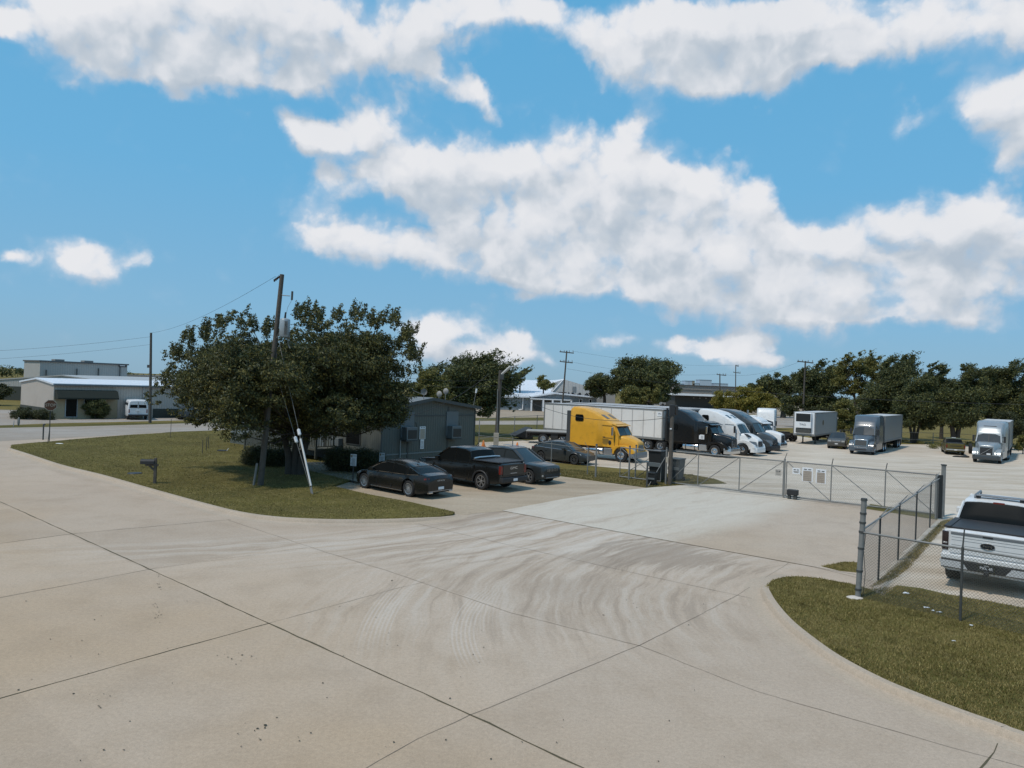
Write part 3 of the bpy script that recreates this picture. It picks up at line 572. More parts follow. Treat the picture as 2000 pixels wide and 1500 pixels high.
def car(name, label, cat, P, p, group=None):
    """P: paint; p: dict of the shape. local x forward, origin on the ground under the middle"""
    root = thing(name, label, cat, group=group); L, W = p['L'], p['W']; h2 = L/2; fo = p['fo']; wb = p['wb']; wr = p['wr']
    xf = h2-fo; xr = xf-wb; ar = wr*p.get('arch', 1.17); zc = p['clear']
    top = p['top']; tx = [a-h2 for a, _ in top]; tz = [b for _, b in top]
    hw = p['hw']; hx = [a-h2 for a, _ in hw]; hv = [b*W/2 for _, b in hw]
    ztop = lambda x: float(np.interp(x, tx, tz)); hwf = lambda x: float(np.interp(x, hx, hv))
    xs = set(np.linspace(-h2, h2, 34).tolist()+tx+hx)
    for c in (xf, xr): xs |= set((c+ar*math.cos(a)) for a in np.linspace(0, math.pi, 13)); xs |= {c-ar-.01, c+ar+.01}
    xs = sorted(x for x in xs if -h2 <= x <= h2); rings = []
    for x in xs:
        zl = zc+p.get('lift', .12)*(ss(abs(x), h2-.45, h2))
        for c in (xf, xr):
            if abs(x-c) < ar: zl = max(zl, wr*1.0+math.sqrt(max(0, ar*ar-(x-c)**2))*1.0)
        zt = ztop(x); w = hwf(x); zl = min(zl, zt-.12); zm = max(zl+.04, zt*.60)
        g = [(0, zl), (w*.86, zl), (w*.97, min(zl+.03, zt-.1)), (w, zm), (w*.985, max(zm+.01, zt-.14)), (w*.955, zt-.03), (w*.90, zt), (w*.45, zt+p.get('crown', .02)), (0, zt+p.get('crown', .02)*1.3)]
        rings.append([(x, y, z) for y, z in g]+[(x, -y, z) for y, z in g[-2:0:-1]])
    body = MB().loft(rings).build('body', P, root, smooth=38)
    # underbody and wheel housings
    u = MB().box(-h2+.25, h2-.25, -W*.40, W*.40, zc+.06, zc+.22)
    for c in (xf, xr): u.box(c-ar*.98, c+ar*.98, -W*.43, W*.43, zc+.1, wr+ar*.8)
    u.build('underbody', blackp, root)
    # greenhouse
    cab = p['cab']; cx = [a-h2 for a, _ in cab]; cz = [b for _, b in cab]; tum = p['tum']
    zr = max(cz)
    def sec(x):
        zb = ztop(x)-.02; zt = max(zb+.005, float(np.interp(x, cx, cz))); wb_ = hwf(x)*.93; wt = wb_-(zt-zb)*tum; return zb, zt, wb_, wt
    gx = sorted(set(np.linspace(cx[0], cx[-1], 22).tolist()+cx)); rings = []
    for x in gx:
        zb, zt, a, b = sec(x); hh = zt-zb
        g = [(0, zb), (a, zb), (a-hh*tum*.5, zb+hh*.5), (b, zt-min(.05, hh*.2)), (b-.07, zt-.008), (b*.5, zt+.02*min(1, hh*3)), (0, zt+.028*min(1, hh*3))]
        rings.append([(x, y, z) for y, z in g]+[(x, -y, z) for y, z in g[-2:0:-1]])
    MB().loft(rings).build('windows', p.get('glass', glass), root, smooth=30)
    # roof skin and pillars, in body colour, standing just proud of the glass
    r0, r1 = p['roof']; r0 -= h2; r1 -= h2; q = MB(); rings = []
    for x in sorted(set(np.linspace(r0, r1, 12).tolist()+[c for c in cx if r0 < c < r1])):
        zb, zt, a, b = sec(x); g = [(b+.012, zt-.075), (b+.006, zt-.03), (b-.06, zt+.004), (b*.5, zt+.034), (0, zt+.042)]
        rings.append([(x, y, z) for y, z in g]+[(x, -y, z) for y, z in g[-2::-1]]+[(x, -b+.1, zt-.06), (x, b-.1, zt-.06)])
    q.loft(rings)
    def strip(pts0, pts1, off=.010):
        """quad strip on the glass side between two polylines given as (x, t)"""
        for s_ in (1, -1):
            P0 = []; P1 = []
            for lst, out in ((pts0, P0), (pts1, P1)):
                for x, t in lst:
                    zb, zt, a, b = sec(x); out.append((x, s_*(a+(b-a)*t+off), zb+(zt-.03-zb)*t))
            for i in range(len(P0)-1):
                c = [P0[i], P0[i+1], P1[i+1], P1[i]]; o_ = [(x, y-s_*.05, z) for x, y, z in c]
                q.add(c+o_, [(0,1,2,3),(4,7,6,5),(0,4,5,1),(1,5,6,2),(2,6,7,3),(3,7,4,0)])
    for x0, x1, w_ in p['pillars']:         # (x at belt, x at roof, width)
        x0 -= h2; x1 -= h2; strip([(x0, 0), (x1, 1)], [(x0+w_, 0), (x1+w_, 1)])
    q.build('roof', P, root, smooth=35)
    # screen pillars follow the glass edge
    for (xa, xb) in p['edges']:
        xa -= h2; xb -= h2
        for s_ in (1, -1):
            pts = []
            for t in np.linspace(0, 1, 5):
                x = xa+(xb-xa)*t; zb, zt, a, b = sec(x); pts.append((x, s_*(b+.004), zt-.01))
            MB().tube(pts, .035, 6).build('pillar', P, root, smooth=40)
    for x in (xf, xr):
        for s_ in (1, -1): wheel(root, x, s_*(hwf(x)-.02-p['ww']/2+p.get('wout', 0)), wr, p['ww'], s_, p.get('wstyle', 'alloy'), rimmat=p.get('rim'))
    # door seams, handles, mirrors
    for x in p.get('seams', ()):
        x -= h2
        for s_ in (1, -1): MB().bar((x, s_*(hwf(x)*.992), zc+.14), (x, s_*(hwf(x)*.968), ztop(x)-.03), .012, .022, up=(0, 1, 0)).build('door_seam', blackp, root)
    for x in p.get('handles', ()):
        x -= h2
        for s_ in (1, -1): MB().box(x-.1, x+.1, s_*hwf(x)-.02, s_*hwf(x)+.025, ztop(x)-.20, ztop(x)-.17).build('door_handle', p.get('hmat', P), root, bevel=.005)
    mx = p['mirror']-h2
    for s_ in (1, -1):
        zb = ztop(mx); m = MB().box(mx-.09, mx+.11, s_*(hwf(mx)*.97+.05) if s_ > 0 else -(hwf(mx)*.97+.25), (hwf(mx)*.97+.25) if s_ > 0 else -(hwf(mx)*.97+.05), zb+.02, zb+.17)
        m.bar((mx, s_*hwf(mx)*.88, zb+.03), (mx, s_*(hwf(mx)+.1), zb+.06), .05, .04); m.build('side_mirror', p.get('mmat', P), root, bevel=.02)
    root['_h2'] = h2; return root, dict(h2=h2, ztop=ztop, hwf=hwf, xf=xf, xr=xr, sec=sec, top=ztop)
def boxp(name, m, root, x0, x1, y0, y1, z0, z1, bevel=.01): return MB().box(x0, x1, y0, y1, z0, z1).build(name, m, root, bevel=bevel)
def quadp(name, m, root, pts, thick=(0.02, 0, 0)):
    t = Vector(thick); a = [Vector(p) for p in pts]; n = len(a); b = [p-t for p in a]
    fs = [tuple(range(n)), tuple(reversed(range(n, 2*n)))]+[(i, (i+1) % n, n+(i+1) % n, n+i) for i in range(n)]
    return MB().add(a+b, fs).build(name, m, root)
def place(root, lx, ly, wp, yaw, s=1.0):
    """stand the thing so that its local ground point (lx, ly) is at wp"""
    c, d = math.cos(yaw)*s, math.sin(yaw)*s
    root.location = (wp[0]-(c*lx-d*ly), wp[1]-(d*lx+c*ly), 0.012); root.rotation_euler = (0, 0, yaw); root.scale = (s,)*3

AW = R(140); TR = R(-40); FC = R(-130); AU = R(50)      # heading away-left, toward-right, facing camera, away-right
# ---- dark fastback sedan
blk = paint('black_car_paint', (.010, .010, .009), .16)
P_sedan = dict(L=5.2, W=1.93, fo=.86, wb=3.18, wr=.365, ww=.25, clear=.17, tum=.42, wstyle='mesh', rim=alum,
    top=[(0, .86), (.12, 1.0), (.55, 1.06), (1.2, 1.0), (2.0, .985), (3.5, .955), (4.2, .92), (4.8, .82), (5.08, .72), (5.2, .62)],
    hw=[(0, .80), (.15, .90), (.6, .97), (1.4, 1.0), (3.8, 1.0), (4.6, .95), (5.0, .86), (5.2, .72)],
    cab=[(.50, 1.06), (1.05, 1.25), (1.75, 1.41), (2.4, 1.47), (3.0, 1.46), (3.35, 1.38), (4.15, .95)], roof=(1.25, 3.25),
    pillars=[(1.20, 1.32, .16), (2.28, 2.34, .07)], edges=[(4.1, 3.25), (.55, 1.3)], seams=(1.35, 2.3, 3.35), handles=(1.6, 2.65), hmat=chrome, mirror=3.5)
sed, q = car('parked_sedan', 'glossy black fastback sedan with mesh wheels parked nose-in next to the lawn', 'car', blk, P_sedan, 'cars parked in front of the site office')
h2 = q['h2']
def trimline(q, root, x0, x1, t, mtl, name='chrome_trim', r=.012, n=14, off=.02):
    for s_ in (1, -1):
        pts = []
        for x in np.linspace(x0, x1, n):
            zb, zt, a, b = q['sec'](x); pts.append((x, s_*(a+(b-a)*t+off), zb+(zt-.05-zb)*t+.01))
        MB().tube(pts, r, 6).build(name, mtl, root)
trimline(q, sed, .55-h2, 4.0-h2, 0.02, chrome); trimline(q, sed, .95-h2, 3.9-h2, .93, chrome, off=.012)
for s_ in (1, -1):
    boxp('rocker_trim', chrome, sed, -1.05, 1.15, s_*.955-.012, s_*.955+.012, .23, .255, .004)
    for k in (0, 1): boxp('fender_trim', chrome, sed, 1.05-k*.02, 1.32-k*.05, s_*.962-.012, s_*.962+.012, .80-k*.06, .825-k*.06, .003)
    quadp('tail_light', redl, sed, [(-h2+.16, s_*.90, .86), (-h2+.02, s_*.70, .84), (-h2+.02, s_*.70, .92), (-h2+.16, s_*.88, .93)], (-.02, 0, 0))
    boxp('exhaust_tip', chrome, sed, -h2-.02, -h2+.1, s_*.62-.12, s_*.62+.12, .25, .31)
boxp('rear_bumper_trim', chrome, sed, -h2-.015, -h2+.05, -.76, .76, .335, .352, .004)
boxp('licence_plate', whitep, sed, -h2-.03, -h2, -.17, .17, .40, .52, .005)
text('GENESIS', .085, alum, sed, (-h2-.003, 0, .80), (math.pi/2, 0, -math.pi/2), 'badge_lettering', .004, 1.5)
MB().prism([(-1.15, 1.44), (-1.0, 1.455), (-1.02, 1.49), (-1.12, 1.47)], -.03, .03).build('roof_antenna', blackp, sed)
place(sed, q['xr'], .965, G(795, 971), AW)

# ---- dark crew-cab pickup
def pickup_parts(root, q, P, L, W, bed0, bed1, zbed, tail=True, cover=blackp):
    h = q['h2']; w = W/2
    MB().box(bed0-h, bed1-h, -w*.80, w*.80, zbed-.03, zbed+.035).build('bed_cover', cover, root, bevel=.01)
    q2 = MB()
    for s_ in (1, -1): q2.box(bed0-h-.03, bed1-h, s_*w*.80 if s_ > 0 else -w*.95, s_*w*.95 if s_ > 0 else -w*.80, zbed, zbed+.05)
    q2.build('bed_rail', blackp, root, bevel=.01)
P_pick = dict(L=5.95, W=2.06, fo=.97, wb=3.74, wr=.42, ww=.29, clear=.33, arch=1.22, tum=.22, lift=.08, crown=.01, wstyle='alloy', rim=alum,
    top=[(0, 1.33), (.1, 1.37), (1.85, 1.37), (1.9, 1.30), (4.2, 1.27), (4.5, 1.29), (5.6, 1.21), (5.85, 1.12), (5.95, 1.0)],
    hw=[(0, .93), (.1, .97), (.8, 1.0), (5.2, 1.0), (5.7, .95), (5.95, .84)],
    cab=[(1.88, 1.28), (2.12, 1.82), (2.5, 1.93), (3.2, 1.95), (3.7, 1.90), (4.55, 1.29)], roof=(2.12, 3.62),
    pillars=[(1.92, 2.1, .16), (3.05, 3.05, .08)], edges=[(4.5, 3.6)], seams=(2.05, 3.1, 4.15), handles=(2.3, 3.3), mirror=4.15)
pk, q = car('pickup_truck', 'tall black crew-cab pickup with a pale bar across its bed beside the sedan', 'pickup', blk, P_pick, 'cars parked in front of the site office')
h2 = q['h2']; pickup_parts(pk, q, blk, 5.95, 2.06, .12, 1.84, 1.40)
MB().tube([(-h2+1.75, -.96, 1.50), (-h2+1.75, -.6, 1.53), (-h2+1.75, .6, 1.53), (-h2+1.75, .96, 1.50)], .045, 8).build('bed_rail_bar', alum, pk, smooth=40)
boxp('tailgate', blk, pk, -h2-.03, -h2+.03, -.80, .80, .78, 1.33, .02); boxp('rear_bumper', blackp, pk, -h2-.16, -h2+.05, -.98, .98, .48, .70, .03)
for s_ in (1, -1): boxp('tail_light', redl, pk, -h2-.02, -h2+.1, s_*.90-.09, s_*.90+.09, .86, 1.26, .02); boxp('side_step', blackp, pk, -.75, 1.35, s_*.98-.08, s_*.98+.08, .36, .42, .02)
for a in (q['xf'], q['xr']):
    for s_ in (1, -1):
        ar = .42*1.22; MB().tube([(a+ar*1.02*math.cos(t), s_*1.035, .42+ar*1.02*math.sin(t)) for t in np.linspace(-.15, math.pi+.15, 12)], .045, 6).build('wheel_arch_flare', blackp, pk, smooth=50)
boxp('licence_plate', whitep, pk, -h2-.18, -h2-.155, -.15, .15, .52, .64, .004); text('GMC', .17, chrome, pk, (-h2-.035, 0, 1.14), (math.pi/2, 0, -math.pi/2), 'badge_lettering', .006, 1.5)
boxp('tailgate_trim', chrome, pk, -h2-.04, -h2-.03, -.25, .25, .88, .90, .003)
place(pk, q['xr'], 1.0, G(938, 957), AW)

# ---- dark grey SUV, nose to the driveway
dgr = paint('charcoal_car_paint', (.022, .025, .025), .22)
P_suv = dict(L=4.82, W=1.95, fo=.88, wb=2.92, wr=.385, ww=.26, clear=.22, arch=1.18, tum=.28, wstyle='alloy', rim=alum, glass=glassc, crown=.03,
    top=[(0, 1.02), (.1, 1.10), (1.0, 1.10), (3.2, 1.06), (3.6, 1.07), (4.35, 1.02), (4.7, .96), (4.82, .84)],
    hw=[(0, .86), (.2, .95), (1.0, 1.0), (3.9, 1.0), (4.5, .93), (4.72, .84), (4.82, .74)],
    cab=[(.12, 1.10), (.42, 1.58), (.8, 1.70), (1.8, 1.76), (2.6, 1.73), (3.65, 1.07)], roof=(.45, 2.6),
    pillars=[(.35, .6, .16), (1.15, 1.2, .07), (2.1, 2.1, .07)], edges=[(3.6, 2.6)], seams=(1.25, 2.15, 3.2), handles=(1.35, 2.35), mirror=3.12)
jp, q = car('parked_suv', 'dark grey SUV with a slotted grille backed in between the black pickup and the grass', 'SUV', dgr, P_suv, 'cars parked in front of the site office')
h2 = q['h2']
boxp('grille', blackp, jp, h2-.06, h2+.012, -.50, .50, .70, .86, .02)
for k in range(7): boxp('grille_slot', chrome, jp, h2-.03, h2+.03, -.43+k*.135, -.39+k*.135, .70, .86, .004)
boxp('lower_grille', blackp, jp, h2-.03, h2+.02, -.62, .62, .42, .54, .02); boxp('bumper_trim', alum, jp, h2-.02, h2+.03, -.55, .55, .375, .40)
for s_ in (1, -1):
    quadp('headlight', headl, jp, [(h2-.03, s_*.56, .72), (h2-.22, s_*.86, .74), (h2-.2, s_*.84, .86), (h2-.02, s_*.54, .85)], (.05, 0, 0))
    boxp('fog_lamp', headl, jp, h2-.12, h2-.01, s_*.72-.07, s_*.72+.07, .45, .55)
    MB().tube([(-h2+.8, s_*.64, 1.76), (-h2+1.0, s_*.64, 1.80), (-h2+2.3, s_*.64, 1.79), (-h2+2.5, s_*.64, 1.75)], .018, 6).build('roof_rail', chrome, jp)
place(jp, q['xf'], -.975, G(1030, 946), TR)

# ---- grey hatchback behind the fence
P_hat = dict(L=4.65, W=1.83, fo=.90, wb=2.80, wr=.345, ww=.22, clear=.19, tum=.36, wstyle='alloy', rim=mat('dull_alloy', (.15, .15, .155), .4, .7), glass=glassc,
    top=[(0, .88), (.1, 1.02), (.6, 1.06), (1.5, 1.0), (3.0, .95), (3.9, .90), (4.35, .78), (4.65, .62)],
    hw=[(0, .84), (.3, .95), (1.2, 1.0), (3.5, 1.0), (4.2, .93), (4.65, .74)],
    cab=[(.25, 1.06), (.9, 1.34), (1.6, 1.47), (2.3, 1.49), (2.75, 1.42), (3.6, .96)], roof=(1.0, 2.72),
    pillars=[(.95, 1.1, .18), (1.95, 2.0, .07)], edges=[(3.55, 2.7), (.3, 1.0)], seams=(1.15, 2.05, 3.0), handles=(1.4, 2.35), mirror=2.95)
ht, q = car('parked_sedan', 'dull grey sloping-back car parked on the gravel behind the short wire fence', 'car', paint('grey_car_paint', (.035, .038, .038), .26), P_hat)
trimline(q, ht, .5-q['h2'], 3.45-q['h2'], .04, chrome)
for s_ in (1, -1):
    quadp('headlight', headl, ht, [(q['h2']-.08, s_*.55, .62), (q['h2']-.4, s_*.84, .70), (q['h2']-.45, s_*.83, .78), (q['h2']-.1, s_*.55, .70)], (.04, 0, 0))
    quadp('tail_light', redl, ht, [(-q['h2']+.3, s_*.89, .90), (-q['h2']-.005, s_*.70, .90), (-q['h2']-.005, s_*.70, 1.0), (-q['h2']+.3, s_*.87, 1.0)], (-.02, 0, 0))
place(ht, q['xf'], -.91, G(1120, 908), R(-37), .97)

# ---- silver pickup at the lower right
slv = paint('silver_car_paint', (.68, .685, .68), .3, metal=.1, vary=.05, dirt=((.35, .32, .28), 4, .3))
P_ford = dict(L=5.89, W=2.05, fo=.93, wb=3.68, wr=.44, ww=.34, wout=.05, clear=.38, arch=1.2, tum=.24, lift=.05, crown=.008, wstyle='alloy', rim=alum,
    top=[(0, 1.38), (.08, 1.42), (1.80, 1.42), (1.86, 1.36), (4.1, 1.33), (4.4, 1.34), (5.5, 1.25), (5.8, 1.15), (5.89, 1.0)],
    hw=[(0, .955), (.1, .98), (.8, 1.0), (5.2, 1.0), (5.7, .95), (5.89, .84)],
    cab=[(1.84, 1.36), (2.12, 1.88), (2.4, 1.97), (3.2, 1.99), (3.6, 1.94), (4.45, 1.35)], roof=(2.16, 3.55),
    pillars=[(1.88, 2.1, .10), (3.0, 3.0, .08)], edges=[(4.4, 3.5), (1.88, 2.16)], seams=(2.0, 3.05, 4.1), handles=(2.2, 3.25), mirror=4.05)
fd, q = car('pickup_truck', 'silver pickup seen from behind beyond the near wire fence, dark bed cover and roof rack', 'pickup', slv, P_ford)
h2 = q['h2']; pickup_parts(fd, q, slv, 5.89, 2.05, .10, 1.80, 1.435)
tg = boxp('tailgate', slv, fd, -h2-.045, -h2+.03, -.82, .82, .86, 1.40, .02)
sv2 = mat('tailgate_groove', (.19, .2, .21), .4, .3)
for z in (.98, 1.05, 1.17, 1.24): boxp('tailgate_groove', sv2, fd, -h2-.049, -h2-.04, -.78, .78, z, z+.007, 0)
boxp('tailgate_band', sv2, fd, -h2-.056, -h2-.03, -.80, .80, 1.30, 1.37, .01); boxp('tailgate_handle', blackp, fd, -h2-.065, -h2-.05, -.11, .11, 1.31, 1.35, .01)
em = MB().lathe([(0, -.02), (1, -.018), (1, 0), (0, .004)], 'x', 28); em.v = [(x-0, y*.145, z*.062) for x, y, z in em.v]
em.build('oval_badge', mat('dark_badge_blue', (.012, .014, .02), .3), fd, smooth=40, loc=(-h2-.048, 0, 1.12))
e2 = MB().tube([(0, .152*math.cos(a), .068*math.sin(a)) for a in np.linspace(0, 2*math.pi, 33)], .009, 6, False); e2.build('badge_rim', chrome, fd, smooth=60, loc=(-h2-.062, 0, 1.12))
text('Ford', .085, chrome, fd, (-h2-.069, 0, 1.12), (math.pi/2, 0, -math.pi/2), 'badge_lettering', .002, 1.25)
bb = MB().box(-h2-.14, -h2+.05, -1.0, 1.0, .72, .83); bb.build('bumper_top', slv, fd, bevel=.02)
boxp('bumper_core', blackp, fd, -h2-.13, -h2+.1, -.99, .99, .50, .715, .02)
for s_ in (1, -1):
    quadp('chrome_bumper', mat('bright_bumper', (.60, .61, .62), .3, .3), fd, [(-h2-.15, s_*.40, .52), (-h2-.15, s_*.98, .53), (-h2-.15, s_*1.02, .68), (-h2-.15, s_*.52, .68)], (-.10, 0, 0))
    tl = boxp('tail_light', mat('smoked_tail_lens', (.03, .018, .018), .12, spec=.8), fd, -h2-.02, -h2+.16, s_*.925-.075, s_*.925+.075, .90, 1.36, .02)
    boxp('lens_bar', mat('pale_lens', (.30, .29, .28), .25), tl, -h2-.03, -h2-.015, s_*.925-.05, s_*.925+.05, 1.06, 1.10, .005)
    MB().tube([(-h2+2.35, s_*.58, 2.00), (-h2+2.42, s_*.58, 2.06), (-h2+3.5, s_*.58, 2.07), (-h2+3.55, s_*.58, 2.0)], .03, 6).build('roof_rail', sv2, fd, smooth=40)
boxp('roof_rack', sv2, fd, -h2+2.30, -h2+2.55, -.56, .56, 2.045, 2.085, .02)
for s_ in (1, -1): boxp('rack_foot', blackp, fd, -h2+2.33, -h2+2.45, s_*.50-.05, s_*.50+.05, 1.98, 2.045, .01)
boxp('third_brake_light', redl, fd, -h2+2.12, -h2+2.18, -.13, .13, 1.90, 1.945, .005)
boxp('hitch', blackp, fd, -h2-.22, -h2-.05, -.05, .05, .44, .54, .01)
pl = boxp('licence_plate', blackp, fd, -h2-.165, -h2-.14, -.17, .17, .54, .70, .004)
text('PXK 4R', .085, whitep, pl, (-h2-.168, 0, .615), (math.pi/2, 0, -math.pi/2), 'plate_lettering', .002, 1.0)
text('TEXAS', .032, whitep, pl, (-h2-.168, 0, .675), (math.pi/2, 0, -math.pi/2), 'plate_lettering', .002, 1.2)
fr = MB()
for a in ((-.17, .17, .535, .545), (-.17, .17, .695, .705), (-.178, -.168, .535, .705), (.168, .178, .535, .705)): fr.box(-h2-.170, -h2-.15, *a)
fr.build('plate_frame', chrome, pl)
place(fd, q['xr'], 1.0, G(1853, 1127), AU, 1.08); fd.scale.z = 1.15

# ---- small far cars
P_far = dict(P_pick, wstyle='dark', pillars=[(1.92, 2.1, .16)])
wht = paint('white_car_paint', (.60, .62, .63), .3)
fp, q = car('pickup_truck', 'silver-white pickup parked across the road, the right one of two beside the dark low building', 'pickup', paint('far_silver', (.42, .45, .47), .3), P_far, 'pickups across the road')
pickup_parts(fp, q, wht, 5.95, 2.06, .12, 1.84, 1.40); place(fp, 0, 0, G(1313, 794), R(-12), 1.0)
f2 = dup(fp, G(1283, 793), R(-168), 'white pickup parked across the road, half hidden at the edge of the round dark tree')
olv = paint('olive_pickup_paint', (.10, .085, .022), .35, vary=.15)
op, q = car('pickup_truck', 'old mustard-green pickup parked with its tailgate to the yard beside a big tyre', 'pickup', olv, P_far)
h2 = q['h2']; pickup_parts(op, q, olv, 5.95, 2.06, .12, 1.84, 1.40); boxp('tailgate', olv, op, -h2-.03, -h2+.02, -.82, .82, .80, 1.33, .02); boxp('rear_bumper', alum, op, -h2-.14, -h2, -.97, .97, .55, .70, .03)
boxp('tailgate_stripe', letter, op, -h2-.036, -h2-.02, -.6, .6, 1.03, 1.10, 0); boxp('licence_plate', whitep, op, -h2-.155, -h2-.13, -.15, .15, .56, .68, 0); boxp('cab_lamp', whitep, op, -h2+2.2, -h2+2.3, -.22, .22, 1.96, 2.02, 0)
for s_ in (1, -1): boxp('tail_light', redl, op, -h2-.02, -h2+.1, s_*.93-.07, s_*.93+.07, .86, 1.2, .01)
place(op, -h2, 0, G(1866, 889), R(64), .81)
P_esc = dict(P_suv, wstyle='dark', top=[(0, 1.02), (.1, 1.12), (3.2, 1.10), (3.6, 1.12), (4.6, 1.04), (4.75, .95), (4.82, .72)], hw=[(0, .9), (.2, .97), (4.6, 1.0), (4.75, .94), (4.82, .88)])
es, q = car('parked_suv', 'bronze-grey compact SUV facing the camera between the box trailer and the dark blue-grey truck', 'SUV', paint('bronze_car_paint', (.075, .07, .06), .3), P_esc)
h2 = q['h2']; boxp('grille', chrome, es, h2-.05, h2+.02, -.42, .42, .80, .98, .02); boxp('grille_insert', blackp, es, h2, h2+.03, -.36, .36, .86, .92, .0); boxp('licence_plate', whitep, es, h2, h2+.03, -.15, .15, .52, .62, 0)
for s_ in (1, -1): boxp('headlight', headl, es, h2-.1, h2+.01, s_*.68-.17, s_*.68+.17, .78, .96, .02)
place(es, h2, 0, G(1633, 877), R(-118), .90)
dk = paint('dark_far_paint', (.03, .032, .034), .3)
cs1, q = car('parked_sedan', 'dark sedan seen from behind under low branches, left one of two in the car park', 'car', dk, P_hat, 'cars in the left car park'); place(cs1, 0, 0, G(364, 818), R(112), .95)
cs2 = dup(cs1, G(420, 815), R(112), 'dark sedan seen from behind under low branches, right one of two in the car park')
# white passenger van seen from the back
van = thing('parked_van', 'white cargo van seen from behind in front of the long pale building', 'van'); wv = mat('van_white', (.66, .67, .68), .35, vary=.05)
rings = []
for x, w, z0, z1 in ((-2.7, .90, .50, 2.0), (-2.62, .97, .42, 2.08), (-1.8, 1.0, .36, 2.12), (1.2, 1.0, .36, 2.10), (1.6, .98, .36, 1.95), (2.1, .96, .36, 1.25), (2.75, .88, .42, 1.1), (2.85, .8, .45, .8)):
    g = [(0, z0), (w*.95, z0), (w, z0+.1), (w, z0+(z1-z0)*.5), (w*.90, z1-.12), (w*.78, z1), (0, z1+.04)]
    rings.append([(x, y, z) for y, z in g]+[(x, -y, z) for y, z in g[-2:0:-1]])
MB().loft(rings).build('body', wv, van, smooth=35)
for s_ in (1, -1):
    quadp('rear_window', glass, van, [(-2.715, s_*.06, 1.30), (-2.715, s_*.80, 1.30), (-2.69, s_*.74, 1.86), (-2.69, s_*.06, 1.88)], (-.06, 0, 0))
    boxp('tail_light', redl, van, -2.73, -2.6, s_*.86-.05, s_*.86+.05, .75, 1.15, .01)
    boxp('side_window', glass, van, -2.2, 1.0, s_*.93-.03, s_*.93+.03, 1.35, 1.82, .02)
    for x in (-1.75, 1.75): wheel(van, x, s_*.86, .37, .24, s_, 'dark')
boxp('rear_bumper', blackp, van, -2.85, -2.6, -.95, .95, .42, .60, .03); boxp('licence_plate', whitep, van, -2.76, -2.70, -.16, .16, .98, 1.12, 0); boxp('door_seam', blackp, van, -2.72, -2.69, -.01, .01, .65, 1.95, 0)
place(van, -2.7, 0, G(269, 820.5), R(124), 1.0)

